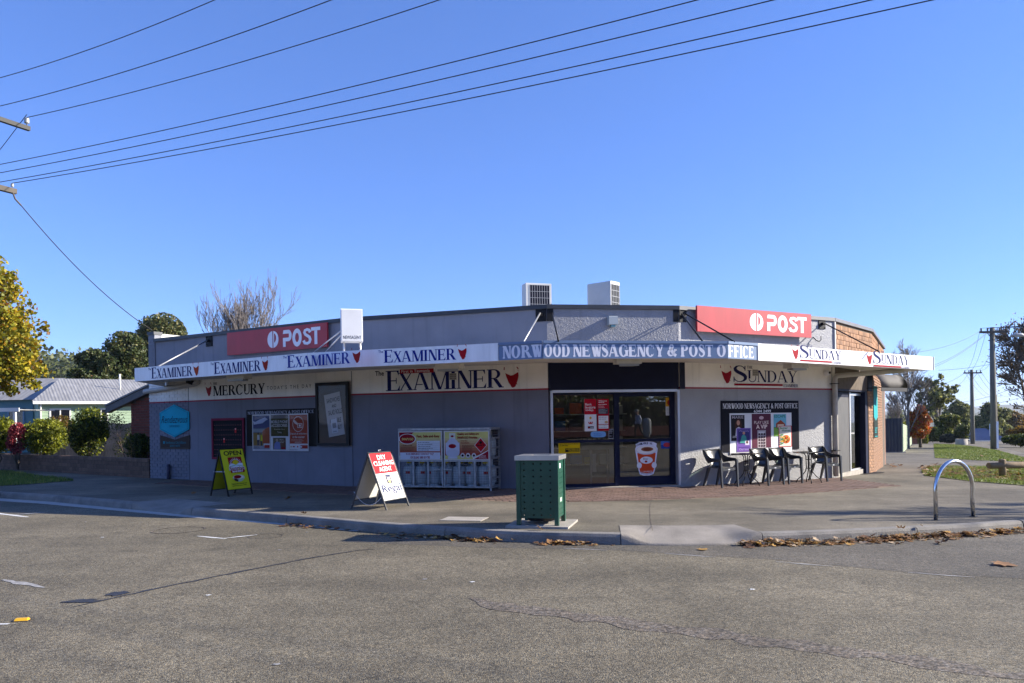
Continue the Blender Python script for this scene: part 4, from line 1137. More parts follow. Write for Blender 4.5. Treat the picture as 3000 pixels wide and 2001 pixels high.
# newsagent light box standing on the awning
c0 = at(1031, 1022, 15.9)
bx0 = empty("newsagent_light_box", (c0.x, c0.y, Z_SOF + .14), R(14)); tag(bx0, "square white illuminated box sign reading newsagent on two posts above the awning", "sign")
Yb = c0.y; zt_ = at(1031, 908, Yb).z - (Z_SOF + .14); zb_ = at(1031, 1003, Yb).z - (Z_SOF + .14)
w_ = .44
MB().mat(M_PANELW).bbox(-w_ / 2, w_ / 2, -.16, .16, zb_, zt_, .012).build("housing", bx0)
MB().mat(ink(.80, .80, .80)).box(-w_ / 2 + .015, w_ / 2 - .015, -.168, -.1605, zb_ + .015, zt_ - .015).build("face", bx0)
sh = Sheet(.0012); sh.text("NEWSAGENT", -w_ * .40, w_ * .42, zb_ + .05, zb_ + .12, rgb(30, 30, 34), .005); sh.build("lettering", bx0, Matrix(((1, 0, 0, 0), (0, 0, -1, -.168), (0, 1, 0, 0), (0, 0, 0, 1))))
for x in (-.16, .17): MB().mat(M_BRIGHT).tube([(x, 0, 0), (x, 0, zb_ - .001)], .022, 8).build("post", bx0)
bi = bx0.matrix_basis
for dz in (.0, .12):
    p = WL.pt(WL.uz(905 + dz * 300, 1030)[0], 3.30 - dz * .3, .02)
    q = at(1000, 968 + dz * 100, Yb)
    mb = MB().mat(M_BRIGHT).tube([p, q], .014, 8); o = mb.build("stay_rod", bx0)
    o.matrix_local = Matrix.LocRotScale(Vector(bx0.location), bx0.rotation_euler, None).inverted()

# mastheads painted on the wall band
def painted_sign(name, W, lab, fn):
    o = Sheet(.0025); fn(o); e = empty(name, M=W.M(0, 0, .0)); tag(e, lab, "sign"); o.mb.build("lettering", e)
    return e
def f_mercury(sh):
    U_ = lambda px, py: WL.uz(px, py)
    BLK = rgb(28, 26, 28)
    a, zt = U_(625, 1133); b, _ = U_(776, 1130); _, zb1 = U_(700, 1157)
    zt = U_(700, 1126)[1]
    sh.serif("MERCURY", a, b, zb1, zt, BLK, T=.21, t=.075, S=.06, sh=.07)
    sh.serif("THE", a, a + .16, zt + .02, zt + .085, BLK, T=.2, t=.1)
    tasmania(sh, U_(601, 1140)[0], U_(620, 1140)[0], zb1 + .0, zt + .10, rgb(160, 40, 50))
def f_mercury2(sh):
    U_ = lambda px, py: WL.uz(px, py)
    c, z1 = U_(782, 1138); d, _ = U_(912, 1130)
    zq = (U_(846, 1128)[1], U_(846, 1139)[1])
    sh.text("T O D A Y ' S   T H E   D A Y", c, d, zq[1], zq[0], rgb(60, 56, 56))
ms_ = painted_sign("mercury_sign", WL, "mercury masthead in black capitals painted on the cream band", f_mercury); sh_ = Sheet(.0025); f_mercury2(sh_); sh_.build("slogan", ms_)
def f_exam(sh):
    U_ = lambda px, py: WM.uz(px, py)
    a, zt = U_(1130, 1087); _, zb1 = U_(1130, 1146); b, _ = U_(1476, 1112)
    h = zt - zb1
    sh.serif("E", a, U_(1172, 1110)[0], zb1, zt, NAVYINK, T=.19, t=.05)
    sh.serif("XAMINER", U_(1168, 1110)[0], b, zb1 + .01 * h, zb1 + .88 * h, NAVYINK, T=.17, t=.05, S=.07, gap=-.01)
    sh.text("The", U_(1099, 1095)[0], U_(1125, 1095)[0], U_(1110, 1101)[1], U_(1110, 1087)[1], rgb(25, 24, 28), .02)
    tasmania(sh, U_(1476, 1100)[0], U_(1521, 1100)[0], U_(1500, 1136)[1], U_(1500, 1074)[1], rgb(150, 6, 26))
    r0, r1, s1, s0 = U_(1172, 1090)[0], U_(1271, 1090)[0], U_(1220, 1081)[1], U_(1220, 1093)[1]
    sh.rect(r0, r1, s0, s1, rgb(165, 24, 38)); sh.text("First in Tasmania", r0 + .04, r1 - .10, s0 + .015, s1 - .012, rgb(235, 225, 220), .01)
painted_sign("examiner_wall_sign", WM, "large examiner masthead with red map painted on the cream wall band", f_exam)
def f_sun(sh):
    U_ = lambda px, py: WR.uz(px, py)
    sunday(sh, U_(2110, 1100)[0], U_(2337, 1100)[0], U_(2220, 1132)[1], U_(2150, 1070)[1], rgb(22, 24, 78), rgb(150, 10, 34))
painted_sign("sunday_wall_sign", WR, "sunday masthead with red map and red rule painted on the cream band", f_sun)
# ------------------------------------------------------------------ boards and posters on the walls
def gp(px, py): return gnd(px, py, PATH)
def on(W, off=.0):
    def f(px, py): return W.uz(px, py, off)
    return f
def board(name, W, pxs, lab, cat, off=.0, th=.03, m=None):
    """thing on a wall covering the px corners lt, rt, lb, rb: returns (empty, w, h, conv) with conv(px,py)->local xy"""
    f = off + th; q = [W.uz(x, y, f) for x, y in pxs]
    u0 = (q[0][0] + q[2][0]) / 2; u1 = (q[1][0] + q[3][0]) / 2; z1 = (q[0][1] + q[1][1]) / 2; z0 = (q[2][1] + q[3][1]) / 2
    o = empty(name, M=W.M(u0, z0, 0)); tag(o, lab, cat); w, h = u1 - u0, z1 - z0
    if m: MB().mat(m).box(0, w, 0, h, off + .001, f).build("panel", o)
    return o, w, h, (lambda px, py: (W.uz(px, py, f)[0] - u0, W.uz(px, py, f)[1] - z0))
WHT, CRM, DK = rgb(226, 226, 228), rgb(208, 204, 196), rgb(24, 24, 28)
# teal cafe sign: hexagon over a brown plate
o, w, h, cv = board("cafe_sign", WL, [(466, 1187), (554, 1183), (470, 1316), (554, 1315)], "teal hexagonal cafe sign above a brown plate on the painted brick pier", "sign")
def hexo(w, y0, y1, k=.24): hh = y1 - y0; return [(0, y0 + hh * k), (w / 2, y0), (w, y0 + hh * k), (w, y1 - hh * k), (w / 2, y1), (0, y1 - hh * k)]
y0 = cv(510, 1281)[1]
MB().mat(ink(.004, .36, .50)).prism(hexo(w, y0, h), .012, .03).build("hexagon_panel", o)
sh = Sheet(.0315); hx = hexo(w, y0, h); cx, cy = w / 2, (y0 + h) / 2
for k in range(6):
    a, b = hx[k], hx[(k + 1) % 6]; s_ = lambda p, q: (cx + (p[0] - cx) * q, cy + (p[1] - cy) * q)
    sh.parts([([s_(a, .93), s_(b, .93), s_(b, .91), s_(a, .91)], [(0, 1, 2, 3)])], rgb(10, 60, 80), bump=False)
sh.z += .001
sh.text("Rendezvous", w * .06, w * .95, cy - .06, cy + .14, rgb(8, 40, 52), .0, .35); sh.text("CAFE & BISTRO", w * .33, w * .68, cy - .18, cy - .12, rgb(8, 60, 78)); sh.build("lettering", o)
pl = [(0, 0), (w, 0), (w, h * .42 * .62), (w / 2, y0 - .04), (0, h * .42 * .62)]
MB().mat(rgb(66, 56, 52)).prism([(0, 0), (w, 0), (w, y0 + .06), (w / 2, y0 - .07), (0, y0 + .06)], .012, .024).build("lower_plate", o)
sh = Sheet(.0255); sh.text("Rendezvous Cafe & Bistro", w * .2, w * .88, .15, .22, rgb(30, 130, 150)); sh.text("6344 4475", w * .34, w * .68, .06, .12, rgb(30, 130, 150)); sh.rect(w * .11, w * .16, .15, .22, rgb(40, 140, 165))
for (a, b, c, d) in ((.02, w - .02, .02, .028), (.02, w - .02, y0 + .02, y0 + .026)): sh.parts([rect(a, b, c, d)], rgb(120, 110, 100)) if c < .1 else None
sh.build("plate_lettering", o)
# red-framed rack of numbered pockets
o, w, h, cv = board("ticket_rack", WL, [(620, 1226), (715, 1224), (623, 1347), (718, 1345)], "red framed board of small black numbered pockets on the shaded wall", "rack", m=rgb(22, 20, 30))
RF = rgb(126, 36, 62); f_ = .06
for (x0, x1, z0, z1) in ((0, w, h - f_, h), (0, w, 0, f_), (0, f_, f_, h - f_), (w - f_, w, f_, h - f_)):
    MB().mat(RF).box(x0, x1, z0, z1, .031, .055).build("frame_bar", o)
sh = Sheet(.032); ps, pq = [], []
for r in range(7):
    for c in range(12):
        x = f_ + .03 + c * (w - 2 * f_ - .05) / 12; z = f_ + .06 + r * (h - 2 * f_ - .06) / 7
        ps.append(rect(x, x + .04, z, z + .014)); pq.append(rect(x + .012, x + .02, z + .05, z + .062))
    
sh.parts(ps, rgb(150, 96, 92)); sh.parts(pq, rgb(120, 100, 84)); sh.build("pocket_labels", o)["kind"] = "stuff"
mbp = MB().mat(rgb(14, 13, 20))
for r in range(8): 
    z = f_ + .045 + r * (h - 2 * f_ - .06) / 7 
    if z < h - f_ - .01: MB().mat(rgb(14, 13, 20)).box(f_ + .002, w - f_ - .002, z - .008, z, .0335, .048).build("shelf_rail", o)
for (c, r) in ((9.1, 4.6), (4.2, 2.6)):
    x = f_ + .03 + c * (w - 2 * f_ - .05) / 12; z = f_ + .04 + r * (h - 2 * f_ - .06) / 7
    k = tag(empty("price_ticket", M=WL.M(0, 0, 0)), None); bpy.data.objects.remove(k)
    MB().mat(rgb(196, 52, 52)).box(x, x + .06, z, z + .13, .049, .053).build("ticket", o); MB().mat(rgb(220, 190, 190)).box(x + .008, x + .052, z + .09, z + .12, .0531, .054).build("ticket_label", o)
# black poster board with three plastic-covered posters
o, w, h, cv = board("poster_board", WL, [(722, 1201), (925, 1196), (723, 1306), (926, 1308)], "black poster board with three posters under clear plastic on the shaded wall", "notice board", m=rgb(30, 27, 26), th=.02)
sh = Sheet(.0212); sh.serif("NORWOOD NEWSAGENCY & POST OFFICE", w * .02, w * .975, cv(825, 1212.5)[1], cv(825, 1203)[1], rgb(190, 196, 216), T=.16, t=.06, small=1); sh.build("lettering", o)
xa, za = cv(739, 1215); xb, zb_ = cv(905, 1322)
def poster(parent, x0, x1, z0, z1, d, fn, name="poster", base=WHT):
    e = MB().mat(base).box(x0, x1, z0, z1, d, d + .003).build(name, parent)
    sh = Sheet(d + .0038); sh.x0, sh.z0, sh.w, sh.h = x0, z0, x1 - x0, z1 - z0
    sh.R = lambda a, b, c, e_, m: sh.rect(x0 + a * sh.w, x0 + b * sh.w, z0 + c * sh.h, z0 + e_ * sh.h, m)
    sh.T = lambda t, a, b, c, e_, m, bold=.01, **k: sh.text(t, x0 + a * sh.w, x0 + b * sh.w, z0 + c * sh.h, z0 + e_ * sh.h, m, bold, **k)
    sh.E = lambda a, b, rx, ry, m: sh.ell(x0 + a * sh.w, z0 + b * sh.h, rx * sh.w, ry * sh.h, m)
    sh.P = lambda pts, m: sh.poly([(x0 + a * sh.w, z0 + b * sh.h) for a, b in pts], m)
    sh.L = lambda a, b, ys, hh, m, seed=1: sh.lines(x0 + a * sh.w, x0 + b * sh.w, [z0 + y * sh.h for y in ys], hh * sh.h, m, seed)
    fn(sh); sh.build("print", e); return e
def pA(s):
    s.R(.04, .97, .62, .97, rgb(58, 78, 128)); s.R(.04, .97, .36, .63, rgb(108, 120, 140)); s.R(.04, .97, .52, .60, rgb(150, 160, 165)); s.R(.04, .62, .14, .50, rgb(150, 118, 62)); s.R(.58, .97, .20, .55, rgb(168, 78, 50)); s.P([(.58, .55), (.97, .55), (.97, .66), (.8, .62)], rgb(176, 90, 64))
    s.P([(.26, .16), (.42, .16), (.40, .44), (.28, .44)], rgb(205, 205, 205)); s.P([(.45, .14), (.58, .14), (.57, .44), (.47, .44)], rgb(206, 200, 40)); s.E(.34, .47, .05, .03, rgb(90, 70, 60)); s.E(.52, .47, .05, .03, rgb(80, 62, 52)); s.R(.27, .41, .15, .30, rgb(60, 62, 80)); s.R(.46, .57, .13, .27, rgb(50, 52, 60))
    s.R(.04, .97, .04, .14, rgb(150, 156, 170)); s.R(.68, .97, .08, .16, rgb(176, 34, 44)); s.L(.08, .5, [.10, .07], .015, rgb(60, 60, 70)); s.P([(.06, .82), (.2, .80), (.42, .86), (.74, .92), (.9, .86), (.80, .84), (.60, .76), (.34, .74), (.1, .72)], rgb(196, 206, 226))
def pB(s):
    s.R(.03, .97, .40, .88, rgb(58, 60, 32)); s.R(.03, .97, .88, .98, rgb(112, 112, 120)); s.T("MOBILE PHONE", .05, .94, .75, .83, rgb(215, 216, 220)); s.T("ACCESSORIES", .05, .92, .65, .73, rgb(215, 216, 220)); s.T("Available Here", .2, .78, .57, .61, rgb(170, 170, 160)); s.T("Today", .38, .62, .47, .53, rgb(200, 200, 200))
    s.R(.14, .83, .04, .36, rgb(96, 92, 70)); s.P([(.18, .05), (.55, .05), (.52, .22), (.36, .27), (.22, .2)], rgb(118, 134, 186)); s.E(.36, .29, .07, .04, rgb(170, 150, 136)); s.R(.55, .82, .10, .32, rgb(116, 84, 70)); s.L(.5, .8, [.30, .26, .22], .02, rgb(180, 180, 170)); s.R(.6, .82, .05, .10, rgb(160, 40, 48))
def pC(s):
    s.R(.03, .97, .20, .97, rgb(164, 58, 44)); s.ring(s.x0 + .48 * s.w, s.z0 + .72 * s.h, .29 * s.w, .205 * s.h, .012, WHT); s.R(.44, .70, .62, .74, rgb(226, 208, 204)); s.R(.47, .67, .64, .72, rgb(164, 58, 44)); s.E(.57, .68, .05, .03, WHT); s.P([(.22, .80), (.30, .74), (.44, .70), (.46, .75), (.36, .80), (.28, .84)], rgb(226, 208, 204))
    s.T("Deposit & withdraw", .06, .92, .43, .49, WHT); s.T("at the counter", .18, .82, .35, .41, WHT); s.L(.12, .9, [.30, .27], .012, rgb(220, 180, 172)); s.R(.30, .66, .235, .245, WHT); s.R(.60, .97, .07, .16, rgb(168, 24, 38)); s.E(.64, .115, .04, .025, WHT); s.R(.20, .30, .105, .135, rgb(170, 30, 40)); s.R(.42, .48, .10, .14, rgb(190, 40, 50)); s.R(.08, .13, .10, .14, rgb(200, 160, 60)); s.L(.04, .6, [.03], .012, rgb(110, 110, 120))
M_PLAS = glass_mat("clear_plastic", (.93, .93, .95), .8, .03, 1.35)
for k, fn in enumerate((pA, pB, pC)):
    a = xa + (xb - xa) * k / 3 + .004; b = xa + (xb - xa) * (k + 1) / 3 - .004
    e = poster(o, a, b, zb_, za, .024, fn)
    rnd = random.Random(k); rows = [[(a + (b - a) * i / 7, zb_ + (za - zb_) * j / 9, .045 + rnd.uniform(0, .005) + (.006 * rnd.random() if j > 6 else 0)) for i in range(8)] for j in range(10)]
    MB().mat(M_PLAS).grid(rows).build("plastic_sleeve", o)
# tall black-framed case with a handwritten card
o, w, h, cv = board("display_case", WL, [(926, 1123), (1024, 1117), (931, 1306), (1026, 1305)], "tall black framed display case with a tilted handwritten sandwich card", "display case", th=.05, m=rgb(98, 86, 82))
fw = .085
for (x0, x1, z0, z1) in ((0, w, h - fw * .8, h), (0, w, 0, fw * .7), (0, fw * .8, fw * .7, h - fw * .8), (w - fw, w, fw * .7, h - fw * .8)):
    MB().mat(M_BLACK).box(x0, x1, z0, z1, .0515, .10).build("frame_bar", o)
Mc = Matrix.Translation((w * .54, h * .49, .0525)) @ Matrix.Rotation(R(8.5), 4, 'Z')
cw, ch = .52, 1.03
card = MB().mat(rgb(205, 200, 198)).box(-cw / 2, cw / 2, -ch / 2, ch / 2, 0, .004).build("card", o, Mc)
sh = Sheet(.0048)
for t, y, x0, x1, hh in (("SANDWICHES", .30, -.20, .24, .11), ("AND", .17, -.05, .10, .08), ("SALAD ROLLS", .0, -.19, .26, .12), ("AVAILABLE", -.20, -.18, .2, .11), ("DAILY", -.36, -.04, .2, .1)): sh.text(t, x0, x1, y, y + hh, DK, .01, .1)
sh.rect(-.14, .06, -.44, -.10, rgb(226, 226, 230)); sh.rect(-.10, .02, -.32, -.20, rgb(150, 150, 156)); sh.text("Reviews", -.10, .02, -.42, -.38, DK)
sh.build("writing", card)
glass_mat("case_perspex", (.86, .86, .88), .9, .02, 1.3)
mb = MB().mat(MATS["case_perspex"]); mb.add([(fw * .8, fw * .7, .08), (w - fw, fw * .7, .08), (w - fw, h - fw * .8, .08), (fw * .8, h - fw * .8, .08)], [(0, 1, 2, 3)]); mb.build("glass_pane", o)
# black poster board on the sunlit wall
o, w, h, cv = board("magazine_board", WR, [(2112, 1174), (2340, 1174), (2115, 1322), (2341, 1318)], "black poster board of magazine posters with phone number behind the chairs", "notice board", m=rgb(20, 19, 30), th=.02)
sh = Sheet(.0212); sh.serif("NORWOOD NEWSAGENCY & POST OFFICE", w * .02, w * .985, cv(2226, 1197.5)[1], cv(2226, 1181.5)[1], rgb(236, 236, 240), T=.17, t=.06); sh.text("6344 2499", w * .405, w * .625, cv(2226, 1208.5)[1], cv(2226, 1200.5)[1], rgb(236, 236, 240), .01); sh.build("lettering", o)
xa, za = cv(2137, 1211); xb, zb_ = cv(2320, 1323)
MB().mat(rgb(222, 222, 224)).box(xa, xb, zb_, za, .0215, .0235).build("backing_sheet", o)
X = lambda px: cv(px, 1260)[0]
Z = lambda py: cv(2230, py)[1]
def mg1(s):
    s.R(0, 1, 0, 1, rgb(34, 30, 34)); s.T("MARIE", .08, .92, .86, .97, rgb(170, 160, 165)); s.P([(.30, .30), (.72, .30), (.80, .62), (.68, .84), (.45, .86), (.28, .66)], rgb(66, 40, 32)); s.E(.53, .70, .12, .10, rgb(190, 140, 118)); s.P([(.30, .18), (.8, .18), (.74, .48), (.55, .54), (.36, .48)], rgb(200, 196, 206)); s.T("SUNDAY", .1, .6, .12, .2, rgb(210, 205, 205))
def mg2(s):
    s.R(0, 1, 0, 1, rgb(112, 82, 160)); s.R(.1, .92, .34, .94, rgb(60, 56, 110)); s.T("Weekly", .14, .9, .82, .92, rgb(150, 130, 190)); s.P([(.22, .38), (.72, .36), (.66, .64), (.5, .74), (.36, .68)], rgb(70, 150, 142)); s.E(.5, .79, .09, .06, rgb(196, 140, 116)); s.R(.58, .88, .28, .46, rgb(206, 196, 214)); s.E(.72, .4, .08, .06, rgb(90, 60, 50)); s.T("Our love", .15, .85, .06, .14, rgb(176, 160, 206)); s.R(.1, .9, .18, .2, rgb(70, 50, 120))
def mg3(s):
    s.R(0, 1, 0, 1, rgb(92, 44, 62)); s.T("PLAY LIKE", .12, .88, .70, .79, rgb(226, 200, 190)); s.T("A VIP", .22, .80, .56, .68, rgb(230, 206, 196), .03); s.E(.5, .88, .12, .05, rgb(200, 170, 176)); s.R(.28, .72, .0, .52, rgb(172, 160, 164)); s.R(.34, .66, .42, .48, rgb(214, 206, 206))
    for i in range(3):
        for j in range(5): s.E(.37 + .13 * i, .06 + .085 * j, .05, .033, rgb(70, 52, 60))
def mg4(s):
    s.R(0, 1, 0, 1, rgb(110, 176, 196)); s.R(0, 1, 0, .42, rgb(62, 122, 58)); s.T("ESCAPE", .06, .94, .84, .97, rgb(40, 110, 60)); s.P([(.18, .40), (.9, .40), (.9, .56), (.55, .74), (.18, .58)], rgb(150, 66, 40)); s.R(.3, .8, .40, .54, rgb(214, 196, 170)); s.P([(0, .02), (.5, .02), (.3, .34), (0, .4)], rgb(120, 160, 70))
def mg5(s):
    s.R(0, 1, 0, 1, rgb(186, 44, 44)); s.R(.05, .95, .03, .97, rgb(214, 208, 196)); s.T("Better", .1, .7, .84, .95, rgb(58, 120, 70), .02); s.T("Homes", .25, .9, .72, .83, rgb(58, 120, 70), .02); s.E(.55, .36, .36, .24, rgb(230, 228, 222)); s.E(.55, .36, .32, .21, rgb(196, 110, 50))
    r = random.Random(5)
    for k in range(26): s.E(.55 + r.uniform(-.2, .2), .36 + r.uniform(-.13, .13), .05, .03, rgb(*r.choice([(206, 60, 30), (90, 130, 50), (226, 190, 110), (160, 80, 30)])))
    for k in range(5): s.R(.08, .30, .14 + .1 * k, .2 + .1 * k, rgb(*[(60, 120, 70), (206, 160, 60)][k % 2]))
poster(o, X(2141), X(2181), Z(1289), Z(1215), .025, mg1, "magazine_cover"); poster(o, X(2157), X(2198), Z(1321), Z(1253), .030, mg2, "magazine_cover")
poster(o, X(2202), X(2258), Z(1312), Z(1212), .025, mg3, "magazine_cover"); poster(o, X(2266), X(2303), Z(1280), Z(1214), .025, mg4, "magazine_cover"); poster(o, X(2280), X(2318), Z(1312), Z(1249), .030, mg5, "magazine_cover")
# teal banner on the brick pier
o, w, h, cv = board("pier_banner", WD, [(2560, 1131), (2571, 1131), (2561, 1280), (2572, 1285)], "narrow teal cafe banner on the brick pier beside the side door", "sign", off=.01, th=.008)
MB().mat(rgb(52, 158, 164)).prism([(0, h * .40), (w / 2, h * .33), (w, h * .40), (w, h), (0, h)], .010, .018).build("upper_panel", o); MB().mat(rgb(40, 52, 48)).prism([(0, 0), (w, 0), (w, h * .385), (w / 2, h * .315), (0, h * .385)], .010, .018).build("lower_panel", o)
sh = Sheet(.0192); sh.rect(w * .15, w * .85, h * .02, h * .035, rgb(52, 158, 164)); sh.lines(w * .2, w * .85, [h * .1, h * .14, h * .18], .03, rgb(52, 158, 164)); sh.build("lettering", o)

# stickers and posters on the entrance glass
GO = FR - .03
def sticker(name, a, b, yt, yb, lab, fn, base=WHT, W=WC, g=GO, label_cat="poster"):
    u0, z1 = W.uz(a, (yt + yb) / 2, g)[0], W.uz((a + b) / 2, yt, g)[1]; u1, z0 = W.uz(b, (yt + yb) / 2, g)[0], W.uz((a + b) / 2, yb, g)[1]
    o = empty(name, M=W.M(u0, z0, g)); tag(o, lab, label_cat)
    poster(o, 0, u1 - u0, 0, z1 - z0, .004, fn, "sheet", base)
def s1(s): s.R(0, 1, .52, 1, rgb(186, 22, 44)); s.T("Bank", .08, .62, .80, .87, WHT, .02); s.T("in-store", .08, .92, .70, .78, WHT, .02); s.T("today.", .08, .78, .61, .69, WHT, .02); s.P([(.5, .36), (.62, .41), (.5, .46), (.38, .41)], rgb(214, 170, 40)); s.P([(.3, .29), (.38, .29), (.42, .23), (.46, .29), (.54, .29), (.58, .23), (.62, .29), (.7, .29), (.64, .22), (.36, .22)], rgb(186, 22, 44)); s.R(.26, .76, .08, .15, DK); s.T("nab", .46, .72, .095, .135, WHT); s.E(.36, .115, .05, .02, rgb(196, 30, 40))
sticker("bank_poster", 1712, 1747, 1169, 1263, "red and white bank in-store poster on the entrance glass", s1)
def s2(s): s.R(0, 1, 0, 1, rgb(176, 18, 40)); s.T("Welcome", .1, .82, .92, .965, WHT, .02); s.L(.1, .8, [.885], .02, WHT); s.L(.1, .8, [.82], .022, WHT, 2); s.L(.1, .7, [.78, .75, .72], .012, rgb(230, 190, 196), 3); s.R(.07, .92, .53, .70, rgb(70, 74, 84)); s.L(.12, .85, [.66, .62, .58, .55], .012, rgb(190, 190, 196), 4); s.R(.08, .92, .21, .47, WHT); s.L(.12, .88, [.42, .36], .02, rgb(110, 110, 130), 5); s.E(.74, .27, .15, .04, rgb(196, 160, 120)); s.R(.08, .92, .07, .19, WHT); s.L(.12, .8, [.15, .10], .015, rgb(120, 120, 130), 6)
sticker("hours_poster", 1750, 1784, 1169, 1262, "red welcome poster with opening hours on the entrance glass", s2, rgb(176, 18, 40))
def s3(s): s.R(0, 1, 0, 1, rgb(214, 176, 10)); s.T("SEND AND RECEIVE MONEY", .06, .95, .80, .90, DK); s.T("FROM HERE", .06, .44, .66, .76, DK); s.R(.31, .97, .12, .46, DK); s.T("WESTERN", .33, .82, .30, .43, rgb(226, 186, 10), .02); s.T("UNION", .47, .82, .14, .27, rgb(226, 186, 10), .02); s.R(.85, .87, .14, .44, rgb(226, 186, 10)); s.R(.90, .92, .14, .44, rgb(226, 186, 10))
sticker("money_transfer_poster", 1636, 1699, 1296, 1328, "yellow money transfer sign low on the entrance glass", s3)
def s4(s): s.L(.1, .9, [.7, .5, .3], .07, rgb(60, 100, 160), 4)
def blue_oval():
    a, b = 1730, 1775; u0, z1 = WC.uz(a, 1264, GO); u1, z0 = WC.uz(b, 1281, GO); o = empty("oval_sticker", M=WC.M(u0, z0, GO)); tag(o, "pale blue rounded sticker under the red posters", "sticker"); w, h = u1 - u0, z1 - z0
    pts = [(w / 2 + (w / 2) * math.copysign(abs(math.cos(t)) ** .5, math.cos(t)), h / 2 + h / 2 * math.copysign(abs(math.sin(t)) ** .7, math.sin(t))) for t in [2 * math.pi * k / 28 for k in range(28)]]
    MB().mat(rgb(118, 166, 214)).prism(pts, .003, .005).build("sheet", o); sh = Sheet(.0058); sh.lines(w * .2, w * .85, [h * .6, h * .4, h * .25], h * .08, rgb(60, 110, 180)); sh.build("print", o)
blue_oval()
def s5(s): s.R(.06, .94, .05, .95, DK); s.L(.15, .85, [.8, .7, .55, .25], .06, rgb(190, 190, 196), 7)
sticker("phone_card_notice", 1783, 1797, 1257, 1285, "small black and white notice beside the door stile", s5, rgb(190, 196, 206))
def s6(s): s.R(0, 1, .5, 1, rgb(206, 150, 40)); s.E(.5, .72, .3, .16, rgb(170, 50, 36)); s.L(.1, .9, [.4, .32, .24, .16, .08], .02, rgb(110, 106, 100), 8)
sticker("cafe_notice", 1950, 1972, 1165, 1217, "yellow and white notice high on the sliding door", s6, rgb(206, 204, 198), g=FR - .06)
def s7(s): s.R(0, 1, 0, .5, rgb(40, 70, 156)); s.R(0, 1, .5, 1, rgb(70, 110, 190)); s.E(.5, .5, .3, .3, rgb(186, 60, 70))
sticker("drink_sticker", 1936, 1970, 1292, 1314, "small blue drink sticker on the sliding door", s7, g=FR - .06)
# coffee cup sticker
def cup():
    g = FR - .06; u0, _ = WC.uz(1861, 1345, g); u1, _ = WC.uz(1927, 1345, g); z1 = WC.uz(1894, 1293, g)[1]; z0 = WC.uz(1894, 1393, g)[1]
    o = empty("coffee_cup_sticker", M=WC.M(u0, z0, g)); tag(o, "large orange takeaway coffee cup sticker on the sliding door", "sticker"); w, h = u1 - u0, z1 - z0
    out = [(.19, .04), (.35, .0), (.62, .0), (.80, .04), (.86, .16), (.98, .68), (1.0, .78), (.94, .85), (.97, .93), (.80, .985), (.5, 1.0), (.2, .985), (.02, .92), (.05, .86), (.0, .78), (.02, .68), (.14, .16)]
    MB().mat(rgb(226, 226, 238)).prism([(a * w, b * h) for a, b in out], .003, .005).build("backing", o)
    sh = Sheet(.0058); P = lambda pts, m: sh.poly([(a * w, b * h) for a, b in pts], m)
    P([(.24, .05), (.5, .02), (.76, .05), (.82, .18), (.91, .66), (.09, .66), (.18, .18)], rgb(206, 72, 34)); P([(.24, .05), (.5, .02), (.76, .05), (.785, .10), (.5, .065), (.215, .10)], rgb(196, 188, 190))
    E = lambda a, b, rx, ry, m: sh.ell(a * w, b * h, rx * w, ry * h, m)
    E(.5, .745, .46, .135, rgb(205, 205, 212)); E(.5, .755, .43, .118, rgb(236, 230, 224)); E(.53, .77, .27, .065, rgb(150, 92, 60)); E(.54, .77, .18, .045, rgb(110, 58, 36))
    E(.49, .45, .28, .105, rgb(226, 226, 230)); E(.17, .30, .11, .09, rgb(226, 226, 230)); E(.83, .30, .11, .09, rgb(226, 226, 230)); E(.47, .41, .06, .03, rgb(150, 40, 30))
    sh.text("Brew", .34 * w, .56 * w, .46 * h, .52 * h, rgb(90, 50, 40), 0, .3); sh.text("T 1300 ESSENTIAL", .26 * w, .76 * w, .10 * h, .135 * h, rgb(236, 220, 214), .01)
    tx = "AVAILABLE HERE!"
    for i, chh in enumerate(tx):
        if chh == ' ': continue
        t = -1 + 2 * i / (len(tx) - 1); x = .5 + t * .42; y = .915 - .055 * t * t
        sh.text(chh, (x - .026) * w, (x + .026) * w, y * h, (y + .062) * h, rgb(20, 20, 60), .03)
        sh.z -= .0014
    sh.build("print", o)
cup()
# white counter leg unit and papers just inside the glass
M_WSH = mat("white_shelving", (.5, .5, .5), .6, .1)
o = empty("display_stand", M=WC.M(.95, .142, -.75)); tag(o, "white display stand standing inside the entrance window", "display stand")
MB().mat(M_WSH).box(-.10, .62, .82, .98, -.25, .2).build("tray", o)
for x in (.16, .55): MB().mat(M_WSH).box(x, x + .04, 0, .815, .0, .04).build("leg", o)
MB().mat(M_WSH).box(.56, .76, .22, .97, .205, .215).build("side_card", o); MB().mat(M_WSH).box(.205, .545, .18, .21, .0, .04).build("rail", o); MB().mat(M_WSH).box(.205, .30, .3, .72, .05, .055).build("price_card", o)
for k in range(18):
    x = -.09 + k * .038; MB().mat(rgb(*[(150, 146, 138), (110, 112, 118), (170, 168, 160)][k % 3])).box(x, x + .028, .985, 1.08, -.2, .15).build("card_pack", o)
rnd = random.Random(3)
for (u_, z_, w_) in ((.15, 2.50, 1.2), (1.6, 2.50, 1.2)):
    o = empty("fluorescent_light", M=WC.M(u_, z_, -1.0 - .9 * (u_ > 1))); tag(o, "white fluorescent tube on the ceiling inside the shop", "light fitting", "tubes inside the shop")
    MB().mat(M_WSH).box(0, w_, .05, .09, -.03, .03).build("batten", o); MB().mat(mat("tube_light", (1, .98, .92), .5, 0, emit=5.0)).tube([(0.02, .03, 0), (w_ - .02, .03, 0)], .016, 8).build("tube", o)
